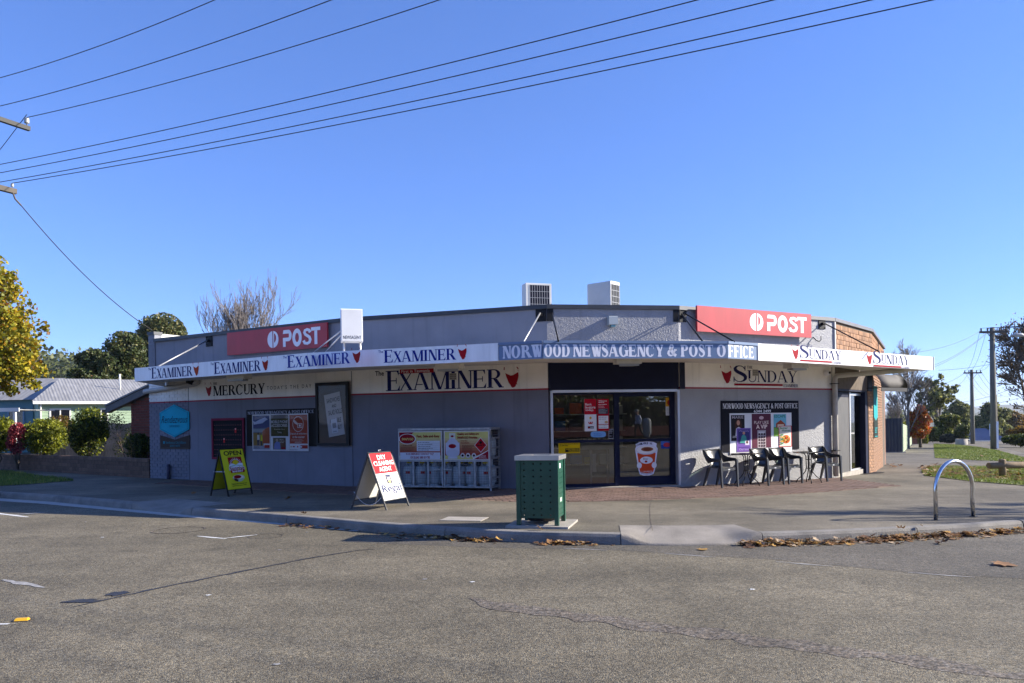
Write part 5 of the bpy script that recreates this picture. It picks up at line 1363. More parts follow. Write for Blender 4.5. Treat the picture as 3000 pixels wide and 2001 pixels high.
for k in range(28):
    u = .15 + (k % 7) * .40 + rnd.random() * .06; z = .45 + (k // 7) * .45; o = empty("shelf_stock", M=WC.M(u, z, -3.9)); MB().mat(rgb(*rnd.choice([(190, 80, 30), (170, 160, 50), (150, 30, 90), (190, 190, 186), (40, 100, 160), (120, 60, 50), (90, 90, 96)]))).bbox(0, .2 + .14 * rnd.random(), 0, .16 + .14 * rnd.random(), 0, .1, .01).build("packet", o)
    MB().mat(M_WSH).box(.0, .36, -.03, -.001, -.1, .2).build("shelf", o)
    tag(o, "dim coloured packet on a shelf deep inside the shop", "packet", "stock inside the shop")

# ------------------------------------------------------------------ pavers along the shopfront
M_PAVER = mat("brown_paver", (.155, .095, .075), .85, .25, 5, .3, 60, rnd=.3, fine=.15)
sheet_pts = [WL.pt(1.9, 0, .01), WL.pt(WL.L, 0, .01), WM.pt(WM.L, 0, .01), WC.pt(WC.L, 0, .01), WR.pt(WR.L, 0, .01)]
edge = [gp(x, y) for x, y in [(2649, 1424), (2450, 1440), (2298, 1450), (2100, 1459), (1934, 1465), (1663, 1471), (1477, 1470)]] + [WM.pt(0, 0, 1.75), WL.pt(1.9, 0, 1.3)]
pav = sheet("paving", [(p.x, p.y) for p in sheet_pts] + [(p.x, p.y) for p in edge], lambda x, y: fz(x, y) + .003, mat("paver_joint_sand", (.20, .145, .10), .95, .2, 8), 1.5)
poly2 = [(p.x, p.y) for p in sheet_pts] + [(p.x, p.y) for p in edge]
def inside(x, y, P):
    c = False; n = len(P)
    for i in range(n):
        (x1, y1), (x2, y2) = P[i], P[(i + 1) % n]
        if (y1 > y) != (y2 > y) and x < (x2 - x1) * (y - y1) / (y2 - y1) + x1: c = not c
    return c
def paver_mesh(L, B, n=3):
    mb = MB().mat(M_PAVER); b = .006
    mb.add([(0, 0, 0), (L, 0, 0), (L, B, 0), (0, B, 0), (b, b, .012), (L - b, b, .012), (L - b, B - b, .012), (b, B - b, .012)], [(4, 5, 6, 7), (0, 1, 5, 4), (1, 2, 6, 5), (2, 3, 7, 6), (3, 0, 4, 7)])
    me = bpy.data.meshes.new("paver"); me.from_pydata(mb.v, [], mb.f); me.materials.append(M_PAVER); return me
PM = paver_mesh(.222, .108); cand = []
ca, sa = math.cos(R(9)), math.sin(R(9)); rnd = random.Random(9)
for i in range(-60, 60):
    for j in range(-40, 60):
        # herringbone
        k = j % 2; bx = i * .23 + (j % 2) * .115; by = j * .115
        x, y = 2.0 + bx * ca - by * sa, 16.0 + bx * sa + by * ca
        ok = all(inside(x + dx * ca - dy * sa, y + dx * sa + dy * ca, poly2) for dx, dy in ((0, 0), (.222, 0), (.222, .108), (0, .108)))
        if ok and (j % 16 != 0) : cand.append((x, y))
vis = sorted(cand, key=lambda p: abs(p[0] - 2.2) * .35 + (p[1] - 13.5))
rest = MB().mat(M_PAVER)
for q, (x, y) in enumerate(vis):
    Mx = Matrix.Translation((x, y, fz(x, y) + .0032 + rnd.uniform(-.002, .001))) @ Matrix.Rotation(R(9), 4, 'Z')
    if q < 300: obj("paver", PM, pav, Mx)
    else: rest.add([Mx @ v.co for v in PM.vertices], [tuple(p.vertices) for p in PM.polygons])
o = rest.build("paver_field", pav); o["kind"] = "stuff"
# doormat at the side entrance
c = gp(2535, 1387); mb = MB().mat(rgb(52, 50, 52)).box(-.55, .55, -.28, .28, .004, .02); o = mb.build("doormat"); o.location = (c.x, c.y, fz(c.x, c.y)); o.rotation_euler = (0, 0, R(38)); tag(o, "dark flat doormat on the path before the side entrance", "doormat")

# ------------------------------------------------------------------ litter bin
M_BING = mat("bin_green", (.008, .070, .042), .38, .15, 3, coat=.2)
f1, f2 = gnd(1521, 1538, PATH + .03), gnd(1632, 1540, PATH + .03)
yaw = math.atan2(f2.y - f1.y, f2.x - f1.x); bw = (f2 - f1).length
bin_ = empty("litter_bin", (f1.x, f1.y, fz(f1.x, f1.y) + .03), yaw); tag(bin_, "green metal litter bin with triangular perforations and steel lid on a concrete slab", "bin")
bh = at(1634, 1345, f2.y).z - f2.z; bd = bw * .95
for (x, y) in ((0, 0), (bw, 0), (0, bd), (bw, bd)):
    MB().mat(M_BING).bbox(-.03, .03, -.03, .03, 0, 1, .004, Matrix.Translation((x, y, 0)) @ Matrix(((1, 0, 0, 0), (0, 1, 0, 0), (0, 0, bh, 0), (0, 0, 0, 1)))).build("corner_post", bin_)
def perf(w, h, cols, rows, flip):
    mb = MB().mat(M_BING); cw_, rh = w / cols, h / rows
    for i in range(cols):
        for j in range(rows):
            x, y = i * cw_, j * rh; A = [(0, 0), (1, 0), (1, 1), (0, 1)]; s = .13
            d = 1 if (i + j * flip) % 2 == 0 else -1
            T3 = [(.5 - d * s, .34), (.5 + d * s, .5), (.5 - d * s, .66)]
            if d > 0: vs = A + T3; fs = [(0, 1, 5, 4), (1, 2, 5), (2, 3, 6, 5), (3, 0, 4, 6)]
            else: vs = A + [(.5 + s, .34), (.5 - s, .5), (.5 + s, .66)]; fs = [(0, 1, 4), (1, 2, 6, 4), (2, 3, 6), (3, 0, 5), (0, 4, 5), (3, 5, 6)]
            if d < 0: fs = [(0, 1, 4, 5), (1, 2, 6, 4), (2, 3, 5, 6), (3, 0, 5)]
            mb.add([(x + a * cw_, y + b * rh, 0) for a, b in vs], fs)
    return mb
pz0, pz1 = .10, bh - .02
Pf = Matrix(((1, 0, 0, .03), (0, 0, -1, -.012), (0, 1, 0, pz0), (0, 0, 0, 1)))
perf(bw - .06, pz1 - pz0, 4, 9, 0).build("perforated_panel", bin_, Pf)
perf(bw - .06, pz1 - pz0, 4, 9, 0).build("perforated_panel", bin_, Matrix.Translation((0, bd + .02, 0)) @ Pf)
Ps = Matrix(((0, 0, 1, bw + .012), (1, 0, 0, .03), (0, 1, 0, pz0), (0, 0, 0, 1)))
perf(bd - .06, pz1 - pz0, 5, 11, 1).build("perforated_panel", bin_, Ps); perf(bd - .06, pz1 - pz0, 5, 11, 1).build("perforated_panel", bin_, Matrix.Translation((-bw - .024, 0, 0)) @ Ps)
mb = MB().mat(mat("brushed_steel", (.55, .54, .52), .35, .1, 6, metal=.85)); t0 = bh - .015
outer_ = [(-.045, -.045), (bw + .045, -.045), (bw + .045, bd + .045), (-.045, bd + .045)]; inn_ = [(bw / 2 + .19 * math.cos(R(a)), bd / 2 + .19 * math.sin(R(a))) for a in (225, 315, 45, 135)]
for z_ in (t0, t0 + .065):
    mb.add([(*p, z_) for p in outer_] + [(*p, z_) for p in inn_], [(0, 1, 5, 4), (1, 2, 6, 5), (2, 3, 7, 6), (3, 0, 4, 7)])
for P_ in (outer_, inn_): mb.add([(*p, t0) for p in P_] + [(*p, t0 + .065) for p in P_], [(k, (k + 1) % 4, 4 + (k + 1) % 4, 4 + k) for k in range(4)])
mb.build("lid", bin_)
MB().mat(mat("bin_liner", (.012, .012, .014), .5)).lathe([(0, .05), (.21, .05), (.22, .3), (.235, .9), (.22, .9), (.2, .3), (0, .08)], 20, Matrix.Translation((bw / 2, bd / 2, 0))).build("inner_drum", bin_)
MB().mat(WHT).box(bw + .0125, bw + .0135, .18, .26, bh - .14, bh - .07).build("label_sticker", bin_); MB().mat(rgb(170, 196, 170)).box(bw + .0125, bw + .0135, .20, .34, bh - .62, bh - .56).build("paint_scuff", bin_)
o = MB().mat(M_CONC).prism([(-.17, -.13), (bw + .18, -.13), (bw + .18, bd + .2), (-.17, bd + .2)], -.05, 0).build("concrete_base", bin_)

# ------------------------------------------------------------------ sandwich boards
def aframe(name, F1, F2, B1, ztop, zb, lab, front, back, mfr, mback):
    """F1,F2 front feet, B1 back-left foot; board between heights zb..ztop"""
    W_ = F2 - F1; W_.z = 0; w = W_.length; W_.normalize(); D = B1 - F1; D.z = 0; d = Vector((-W_.y, W_.x, 0)).dot(D)
    o = empty(name, (F1.x, F1.y, F1.z), math.atan2(W_.y, W_.x)); tag(o, lab, "sandwich board")
    lean = math.atan2(abs(d) / 2, ztop); Ls = ztop / math.cos(lean)
    b0 = zb / math.cos(lean)
    for s, fn, nm in ((1, front, "front_board"), (-1, back, "back_board")):
        # local frame: x along width, y up the board, z outwards
        ux = Vector((s, 0, 0)); uy = Vector((0, s * math.sin(lean), math.cos(lean))); uz_ = ux.cross(uy)
        org = Vector((0 if s > 0 else w, 0 if s > 0 else d, 0))
        Mx = Matrix(((ux.x, uy.x, uz_.x, org.x), (ux.y, uy.y, uz_.y, org.y), (ux.z, uy.z, uz_.z, org.z), (0, 0, 0, 1)))
        p = MB().mat(mback).box(.012, w - .012, b0, Ls - .012, -.008, .0).build(nm, o, Mx)
        sh = Sheet(.001); fn(sh, .022, w - .022, b0 + .01, Ls - .022); sh.build("print", p)
        for x in (0, w): MB().mat(mfr).box(x - .012, x + .012, 0, Ls, -.022, .004, Mx).build("leg", o)
        for y in (b0 - .012, Ls - .012): MB().mat(mfr).box(.0125, w - .0125, y, y + .0115, -.02, .0035, Mx).build("rail", o)
    return o, w, d, ztop
def p_open(s, x0, x1, y0, y1):
    w, h = x1 - x0, y1 - y0; YE = rgb(206, 204, 42)
    s.rect(x0, x1, y0, y1, YE); Rr = lambda a, b, c, d, m: s.rect(x0 + a * w, x0 + b * w, y0 + c * h, y0 + d * h, m); P = lambda pts, m: s.poly([(x0 + a * w, y0 + b * h) for a, b in pts], m)
    s.text("OPEN", x0 + .12 * w, x0 + .92 * w, y0 + .845 * h, y0 + .965 * h, DK, .03); Rr(.25, .86, .815, .822, DK)
    RD = rgb(150, 18, 26); Rr(.25, .86, .62, .80, RD)
    for k in range(11):
        t = R(90 + (k - 5) * 17); c = (.555, .63); P([(c[0] + .20 * math.cos(t - .1), c[1] + .10 * math.sin(t - .1)), (c[0] + .20 * math.cos(t + .1), c[1] + .10 * math.sin(t + .1)), (c[0] + min(.30, .34) * math.cos(t), c[1] + .165 * math.sin(t))], WHT)
    s.ell(x0 + .555 * w, y0 + .64 * h, .145 * w, .085 * h, rgb(214, 190, 30)); P([(.25, .54), (.86, .54), (.86, .63), (.72, .65), (.55, .60), (.38, .64), (.25, .61)], rgb(214, 216, 222)); P([(.25, .54), (.55, .585), (.86, .54), (.86, .56), (.6, .60), (.5, .60), (.25, .57)], rgb(150, 190, 160))
    s.text("Sunrise", x0 + .20 * w, x0 + .92 * w, y0 + .455 * h, y0 + .575 * h, WHT, .07, .1); s.text("Sunrise", x0 + .22 * w, x0 + .90 * w, y0 + .465 * h, y0 + .565 * h, RD, .02, .1); P([(.25, .40), (.88, .40), (.90, .465), (.27, .465)], RD); s.text("BAKERY", x0 + .33 * w, x0 + .82 * w, y0 + .41 * h, y0 + .455 * h, WHT, .03)
    s.ell(x0 + .55 * w, y0 + .27 * h, .27 * w, .075 * h, rgb(214, 204, 180)); s.ell(x0 + .56 * w, y0 + .235 * h, .20 * w, .07 * h, rgb(176, 190, 160)); s.ell(x0 + .53 * w, y0 + .285 * h, .24 * w, .055 * h, rgb(226, 216, 196)); s.ell(x0 + .50 * w, y0 + .29 * h, .17 * w, .045 * h, rgb(140, 26, 24)); P([(.30, .26), (.36, .19), (.48, .17), (.52, .22), (.42, .25)], rgb(70, 56, 46))
    s.text("Tasmanian owned and", x0 + .16 * w, x0 + .86 * w, y0 + .105 * h, y0 + .135 * h, DK, .02); s.text("operated since 1966.", x0 + .18 * w, x0 + .84 * w, y0 + .055 * h, y0 + .085 * h, DK, .02)
F1_, F2_, B1_ = gp(671, 1455.5), gp(740, 1447), gp(618, 1453)
zt_ = at(679, 1315, (F1_.y + B1_.y) / 2).z - F1_.z
o, w, d, z_ = aframe("bakery_sandwich_board", F1_, F2_, B1_, zt_, .14, "yellow open bakery sandwich board in a black frame standing in the shade", p_open, p_open, M_BLACK, rgb(188, 184, 40))
MB().mat(M_BRIGHT).tube([(.0, .12, zt_ * .52), (.0, abs(d) - .12, zt_ * .52)], .01, 6).build("stay_bar", o)
def p_regal(s, x0, x1, y0, y1):
    w, h = x1 - x0, y1 - y0; s.rect(x0, x1, y0, y1, rgb(232, 230, 226)); s.rect(x0, x1, y0 + .56 * h, y1, rgb(206, 44, 52))
    for t, a, b, c in (("DRY", .30, .70, .86), ("CLEANING", .06, .98, .73), ("AGENT", .22, .80, .60)): s.text(t, x0 + a * w, x0 + b * w, y0 + c * h, y0 + (c + .10) * h, rgb(240, 238, 236), .012)
    NB = rgb(32, 44, 98); s.rect(x0 + .38 * w, x0 + .62 * w, y0 + .33 * h, y0 + .52 * h, rgb(196, 178, 120)); s.rect(x0 + .39 * w, x0 + .61 * w, y0 + .335 * h, y0 + .515 * h, NB)
    for k in (-1, 0, 1): s.poly([(x0 + (.5 + k * .07) * w, y0 + .50 * h), (x0 + (.47 + k * .03) * w, y0 + .39 * h), (x0 + (.53 + k * .03) * w, y0 + .39 * h)], rgb(226, 220, 196))
    s.ell(x0 + .5 * w, y0 + .375 * h, .06 * w, .032 * h, rgb(226, 206, 130)); s.ell(x0 + .5 * w, y0 + .385 * h, .02 * w, .012 * h, NB)
    s.text("Regal", x0 + .06 * w, x0 + .95 * w, y0 + .10 * h, y0 + .31 * h, rgb(34, 44, 92), .004)
def p_blank(s, x0, x1, y0, y1): s.rect(x0, x1, y0, y1, rgb(214, 212, 206))
F1_, F2_, B1_ = gp(1134, 1495), gp(1199, 1482), gp(1058, 1485)
zt_ = at(1124, 1325, (F1_.y + B1_.y) / 2).z - F1_.z
o, w, d, z_ = aframe("dry_cleaning_sandwich_board", F1_, F2_, B1_, zt_, .16, "red and white dry cleaning agent sandwich board half in sunlight", p_regal, p_blank, mat("dark_frame_steel", (.05, .05, .055), .5, .1), rgb(196, 194, 188))
MB().mat(M_BRIGHT).tube([(w * .45, abs(d) / 2 - .01, zt_ + .005), (w * .45, abs(d) / 2, zt_ + .035), (w * .55, abs(d) / 2, zt_ + .035), (w * .55, abs(d) / 2 + .01, zt_ + .005)], .008, 6).build("handle", o)
MB().mat(M_BRIGHT).tube([(0.02, .06 + (abs(d) - .12) * k / 10, .30 - .9 * (k / 10) * (1 - k / 10)) for k in range(11)], .005, 5).build("chain", o)

# ------------------------------------------------------------------ gas bottle cage
OFFC, DC = .70, .60
uc0 = WM.uz(1166, 1262, OFFC)[0]; uc1 = WM.uz(1437, 1254, OFFC)[0]; cw = uc1 - uc0
pm_ = WM.pt(uc1, 0, OFFC); zg = fz(pm_.x, pm_.y); zh = at(1434, 1254, pm_.y).z - zg
cage = empty("gas_bottle_cage", M=WM.M(uc0, zg, OFFC - DC)); tag(cage, "galvanised mesh gas bottle exchange cage with two printed door panels", "cage")
def cb(mb, x0, x1, y0, y1, z0, z1): mb.box(x0, x1, y0, y1, z0, z1); return mb
t_ = .035; y0_, y1_ = .07, zh
for x in (0, cw - t_):
    for z in (0, DC - t_): MB().mat(M_STEEL).box(x, x + t_, 0, y1_, z, z + t_).build("corner_post", cage)
for y in (y0_, y1_ - t_):
    for z in (0, DC - t_): MB().mat(M_STEEL).box(t_, cw - t_, y, y + t_, z + .001, z + t_ - .001).build("frame_rail", cage)
    for x in (0, cw - t_): MB().mat(M_STEEL).box(x + .001, x + t_ - .001, y + .001, y + t_ - .001, t_, DC - t_).build("frame_rail", cage)
MB().mat(M_STEEL).box(t_, cw - t_, y0_ + .002, y0_ + .02, t_, DC - t_).build("floor_plate", cage); MB().mat(M_STEEL).box(t_, cw - t_, y1_ * .50, y1_ * .50 + .012, t_, DC - t_).build("shelf_plate", cage); MB().mat(M_STEEL).box(.0, cw, y1_ + .001, y1_ + .012, .0, DC).build("top_sheet", cage)
MB().mat(rgb(40, 42, 56)).box(t_, cw - t_, y0_ + .03, y1_ - .04, .002, .006).build("back_sheet", cage)
def wires(mb, P, nu, nv, w, h, r=.0032):
    for k in range(nu + 1):
        x = w * k / nu; mb.add([P(x - r, 0), P(x + r, 0), P(x + r, h), P(x - r, h)], [(0, 1, 2, 3)])
    for k in range(nv + 1):
        y = h * k / nv; mb.add([P(0, y - r), P(w, y - r), P(w, y + r), P(0, y + r)], [(0, 1, 2, 3)])
# side mesh (right end) and its rails
M_MESH = mat("dull_mesh", (.16, .165, .18), .6, .2, 10, metal=.3); mb = MB().mat(M_MESH); wires(mb, lambda a, b: (cw + .001, y0_ + b, t_ + a), 9, 22, DC - 2 * t_, y1_ - y0_ - t_); mb.build("side_mesh", cage)
for k in range(1, 6): MB().mat(M_STEEL).box(cw - .012, cw - .001, y0_ + (y1_ - y0_) * k / 6 - .02, y0_ + (y1_ - y0_) * k / 6 + .02, t_, DC - t_).build("side_slat", cage)
# two doors
dw = (cw - .05) / 2
for k in range(2):
    x0 = .012 + k * (dw + .026); Z_ = DC + .002
    for (a, b, c, e) in ((x0, x0 + .03, y0_ + .01, y1_ - .045), (x0 + dw - .03, x0 + dw, y0_ + .01, y1_ - .045), (x0 + .03, x0 + dw - .03, y0_ + .01, y0_ + .04), (x0 + .03, x0 + dw - .03, y1_ - .075, y1_ - .045), (x0 + .03, x0 + dw - .03, y1_ * .47, y1_ * .47 + .03)):
        MB().mat(M_STEEL).box(a, b, c, e, Z_, Z_ + .022).build("door_frame", cage)
    for j in (1, 2): MB().mat(M_STEEL).box(x0 + dw * j / 3 - .02, x0 + dw * j / 3 + .02, y0_ + .04, y1_ * .47, Z_ + .004, Z_ + .014).build("door_upright", cage)
    mb = MB().mat(M_MESH); wires(mb, lambda a, b: (x0 + .03 + a, y0_ + .04 + b, Z_ + .003), 17, 10, dw - .06, y1_ * .47 - y0_ - .04); mb.build("door_mesh", cage)
    q0, q1, r0, r1 = x0 + .012, x0 + dw - .012, y1_ * .47 + .035, y1_ - .055
    pn = MB().mat(rgb(206, 200, 196)).box(q0, q1, r0, r1, Z_ + .0225, Z_ + .030).build("sign_panel", cage)
    s = Sheet(Z_ + .031); w, h = q1 - q0, r1 - r0
    Rr = lambda a, b, c, d_, m: s.rect(q0 + a * w, q0 + b * w, r0 + c * h, r0 + d_ * h, m); P = lambda pts, m: s.poly([(q0 + a * w, r0 + b * h) for a, b in pts], m); T_ = lambda t, a, b, c, d_, m, bo=.01, shr=0.: s.text(t, q0 + a * w, q0 + b * w, r0 + c * h, r0 + d_ * h, m, bo, shr); E_ = lambda a, b, rx, ry, m: s.ell(q0 + a * w, r0 + b * h, rx * w, ry * h, m)
    YL, RD, OG = rgb(204, 196, 120), rgb(140, 20, 34), rgb(186, 120, 78)
    Rr(.02, .98, .03, .97, YL)
    for j in range(7): Rr(.02, .98, .16 + j * .085, .245 + j * .085, rgb(150 + 8 * j, 62 + 20 * j, 50 + 13 * j))
    if k == 0:
        P([(.02, .62), (.14, .66), (.36, .97), (.02, .97)], RD); E_(.21, .74, .195, .185, WHT); E_(.21, .74, .18, .168, RD); T_("SWAP'n'GO", .08, .35, .69, .78, rgb(226, 206, 120), .02, .2)
        T_("Fast, Safe and Easy", .43, .95, .76, .88, RD, .03); Rr(.43, .96, .31, .67, rgb(206, 208, 214)); s.lines(q0 + .46 * w, q0 + .80 * w, [r0 + y * h for y in (.61, .54, .47, .40, .34)], .012, DK, 3); s.lines(q0 + .06 * w, q0 + .40 * w, [r0 + y * h for y in (.50, .44, .38, .32)], .012, rgb(70, 30, 30), 4)
        for y in (.595, .525, .455, .385): Rr(.43, .96, y - .012, y - .008, rgb(120, 124, 132))
        Rr(.04, .965, .03, .265, rgb(204, 204, 214)); T_('IN AN EMERGENCY CONTACT "OCJ"', .18, .82, .16, .25, RD, .03); T_("OR ELGAS 1800 819 783", .28, .73, .05, .135, RD, .03)
    else:
        P([(.64, .03), (.98, .03), (.98, .32)], RD); P([(.64, .06), (.98, .34), (.98, .32), (.66, .03)], WHT); Rr(.12, .26, .70, .93, rgb(206, 204, 190)); E_(.19, .82, .035, .035, RD); E_(.195, .42, .155, .33, rgb(190, 190, 206)); Rr(.04, .35, .24, .60, rgb(194, 194, 210)); E_(.195, .24, .155, .13, rgb(184, 184, 200)); Rr(.09, .30, .05, .12, rgb(196, 196, 208)); E_(.19, .48, .085, .075, RD)
        T_("Quality and Safety are", .30, .78, .84, .94, RD, .03); T_("SWAP'n'GO Priorities", .30, .75, .73, .82, RD, .03); T_("Swap Any", .38, .53, .63, .69, RD, .02); T_("Brand Bottle", .38, .57, .57, .62, RD, .02); s.lines(q0 + .41 * w, q0 + .70 * w, [r0 + y * h for y in (.50, .46, .42, .38, .34, .30)], .010, rgb(80, 40, 36), 6)
        P([(.82, .26), (.957, .51), (.82, .77), (.683, .51)], WHT); P([(.82, .28), (.947, .51), (.82, .75), (.693, .51)], rgb(176, 16, 30)); E_(.82, .60, .03, .05, DK); s.lines(q0 + .74 * w, q0 + .90 * w, [r0 + .49 * h], .03, DK, 2)
        for x in (.42, .54, .67): E_(x, .16, .048, .085, rgb(206, 196, 196)); E_(x, .16, .026, .04, DK)
        s.lines(q0 + .78 * w, q0 + .96 * w, [r0 + y * h for y in (.16, .12, .09, .06)], .01, rgb(220, 190, 190), 9)
    s.build("print", pn)
MB().mat(M_STEEL).box(.012 + dw * .80, .012 + dw, y1_ * .34, y1_ * .355, DC + .026, DC + .05).build("lock_box", cage); MB().mat(M_STEEL).box(.018 + dw, .018 + dw * 1.2, y1_ * .34, y1_ * .355, DC + .026, DC + .05).build("lock_box", cage)
# bottles
M_CYL = mat("bottle_paint", (.34, .38, .40), .4, .16, 6)
def bottle():
    o = empty("gas_bottle"); 
    MB().mat(M_CYL).lathe([(0, .035), (.11, .04), (.148, .08), (.155, .12), (.155, .36), (.148, .41), (.12, .445), (.05, .462), (0, .465)], 20).build("tank", o)
    MB().mat(M_CYL).lathe([(.11, .0), (.118, .0), (.118, .05), (.11, .05)], 16).build("foot_ring", o)
    mb = MB().mat(M_CYL)
    for a in range(3):
        a0 = R(a * 120 + 40); mb.add([(.085 * math.cos(a0 + R(q)), .085 * math.sin(a0 + R(q)), z) for z in (.44, .60) for q in (0, 25, 50, 75)], [(0, 1, 5, 4), (1, 2, 6, 5), (2, 3, 7, 6)])
    mb.build("collar", o); MB().mat(mat("brass", (.4, .28, .08), .4, metal=.8)).lathe([(0, .46), (.02, .46), (.02, .56), (0, .56)], 8).build("valve", o)
    mb = MB().mat(rgb(198, 178, 30)); mb.add([(.0885 * math.cos(R(q)), .0885 * math.sin(R(q)), z) for z in (.50, .60) for q in (230, 255, 280, 305)], [(0, 1, 5, 4), (1, 2, 6, 5), (2, 3, 7, 6)]); mb.build("yellow_tag", o)
    mb = MB().mat(rgb(160, 50, 40)); mb.add([(.1565 * math.cos(R(q)), .1565 * math.sin(R(q)), z) for z in (.27, .33) for q in (255, 267, 279, 291)], [(0, 1, 5, 4), (1, 2, 6, 5), (2, 3, 7, 6)]); mb.build("label", o)
    return o
b0_ = bottle(); spots = [(k, 0, 1) for k in range(7)] + [(6, 1, 1), (5, 1, 1), (6, 1, 0), (6, 0, 0), (4, 0, 0), (2, 0, 0)]
Mc = WM.M(uc0, zg, OFFC - DC)
for q, (k, tier, row) in enumerate(spots):
    o = b0_ if q == 0 else copy_tree(b0_)
    x = .20 + k * (cw - .40) / 6; z = .42 if row else .165
    p = Mc @ Vector((x, 0, z)); o.location = (p.x, p.y, zg + (y0_ + .021 if tier == 0 else y1_ * .50 + .013)); o.rotation_euler = (0, 0, R(-18 + [0, 25, -30, 10, 60, -15, 20][q % 7]))
    o["label"] = ["pale grey gas bottle on the cage floor behind the mesh", "pale grey gas bottle on the cage's upper shelf behind the printed panel"][tier]; o["category"] = "gas bottle"; o["group"] = ["gas bottles on the cage floor", "gas bottles on the cage shelf"][tier]

# ------------------------------------------------------------------ plastic chairs and glass tables
M_CHAIR = mat("charcoal_plastic", (.028, .030, .035), .32, .1, 5, spec=.6)
def slab_chair():
    o = empty("plastic_chair")
    # x right, y forward (front of the seat at +y), z up
    sw, sd, shh = .215, .21, .435
    rows = []
    for i in range(7):
        y = -sd + 2 * sd * i / 6; rows.append([(sw * (1 - .06 * (1 - i / 6)) * (j / 4 - 1), y, shh + .012 * abs(j / 4 - 1) ** 2 - .018 * math.sin(math.pi * i / 6) - (.03 if i == 6 else 0)) for j in range(9)])
    MB().mat(M_CHAIR).grid(rows, -.012).build("seat", o)
    # backrest: curved shell with a hand slot
    def bk(u, v):       # u -1..1, v 0..1
        wv = .185 + .085 * v ** .8; y = -sd - .01 - .13 * v - .03 * v * v + .075 * (u * u); z = shh + .0 + .40 * v + .012 * u * u * v
        return Vector((wv * u, y, z))
    us = [-1, -.8, -.6, -.4, -.22, 0, .22, .4, .6, .8, 1]; vs_ = [0, .12, .25, .4, .55, .68, .76, .82, .9, 1.0]
    mb = MB().mat(M_CHAIR); n0 = len(us)
    pts = [bk(u, v) for v in vs_ for u in us]; bks = [p + Vector((0, -.012, 0)) for p in pts]; N = len(pts); fs = []
    for i in range(len(vs_) - 1):
        for j in range(n0 - 1):
            if i == 6 and j in (4, 5): continue
            a = i * n0 + j; q = (a, a + 1, a + n0 + 1, a + n0); fs += [q, tuple(N + k for k in reversed(q))]
    mb.add(pts + bks, fs, True)
    bd = [j for j in range(n0)] + [i * n0 + n0 - 1 for i in range(1, len(vs_))] + [(len(vs_) - 1) * n0 + j for j in range(n0 - 2, -1, -1)] + [i * n0 for i in range(len(vs_) - 2, 0, -1)]
    ofs = len(mb.v) - 2 * N
    for k in range(len(bd)): a, b = bd[k], bd[(k + 1) % len(bd)]; mb.face((ofs + a, ofs + N + a, ofs + N + b, ofs + b))
    mb.build("backrest", o)
    for s in (-1, 1):
        # arm: swoops from the back's top corner down and forward, then into the front leg
        path = [bk(s, 1.0) + Vector((0, .0, -.02)), bk(s, .8) + Vector((s * .012, .05, -.02)), Vector((s * .262, -.17, .672)), Vector((s * .272, -.06, .640)), Vector((s * .275, .08, .632)), Vector((s * .274, .17, .630)), Vector((s * .270, .205, .605))]
        wid = [.10, .19, .18, .11, .075, .065, .055]
        mbx = MB().mat(M_CHAIR); rows = []
        for p, w_ in zip(path, wid): rows.append([p + Vector((s * .006, 0, w_ * .25)), p + Vector((s * .014, 0, -w_ * .05)), p + Vector((s * .002, 0, -w_ * .75))])
        if s < 0: rows = [list(reversed(r)) for r in rows]
        mbx.grid(rows, .012); mbx.build("armrest", o)
        def leg(top, foot, w0, w1, name):
            mbl = MB().mat(M_CHAIR); L = []
            for k in range(5):
                t = k / 4; p = Vector(top).lerp(Vector(foot), t); w_ = w0 + (w1 - w0) * t
                L.append((p, w_))
            vs = []
            for p, w_ in L: vs += [p + Vector((-w_ / 2, -w_ / 2, 0)), p + Vector((w_ / 2, -w_ / 2, 0)), p + Vector((w_ / 2, w_ / 2, 0)), p + Vector((-w_ / 2, w_ / 2, 0))]
            fs = [(4 * i + a, 4 * i + (a + 1) % 4, 4 * i + 4 + (a + 1) % 4, 4 * i + 4 + a) for i in range(4) for a in range(4)] + [(16, 17, 18, 19), (3, 2, 1, 0)]
            mbl.add(vs, fs); l_ = mbl.build(name, o)
        leg((s * .268, .200, .615), (s * .262, .235, 0), .055, .036, "front_leg"); leg((s * .19, -.20, .44), (s * .215, -.345, 0), .062, .036, "rear_leg")
        MB().mat(M_CHAIR).box(s * .237 - .024, s * .237 + .024, .17, .21, .36, .428).build("seat_bracket", o)
    MB().mat(M_CHAIR).box(-.21, .21, .202, .214, .375, .425).build("front_apron", o)
    MB().mat(rgb(190, 190, 192)).box(-.03, .03, .2145, .2155, .39, .415).build("label_sticker", o)
    return o
ch0 = slab_chair()
# (front-left foot px, front-right foot px, label)
CH = [((2112, 1432), (2166, 1428), "charcoal plastic armchair against the wall nearest the glass entrance"), ((2251, 1425), (2298, 1422), "charcoal plastic armchair between the two tables, closer to the entrance"),
      ((2306, 1420), (2357, 1418), "charcoal plastic armchair between the two tables, beside the farther table"), ((2426, 1413), (2464, 1411), "charcoal plastic armchair in front of the downpipe")]
for i, (a, b, lab) in enumerate(CH):
    o = ch0 if i == 0 else copy_tree(ch0)
    A, B = gp(*a), gp(*b); m_ = (A + B) / 2
    ang = R([-38, -36, -40, -34][i])          # turned towards the sun
    # chair faces the camera and right: forward (+y local) points to (sin,-cos)
    fw_ = R(180 + 40) if False else None
    yaw = R([214, 212, 216, 210][i])
    fwd = Vector((-math.sin(yaw), math.cos(yaw), 0))
    k_ = .98
    c = m_ - fwd * .235 * k_
    o.location = (c.x, c.y, fz(c.x, c.y) + .012); o.rotation_euler = (0, 0, yaw); o.scale = (k_, k_, k_)
    tag(o, lab, "chair", "plastic chairs along the sunlit wall")
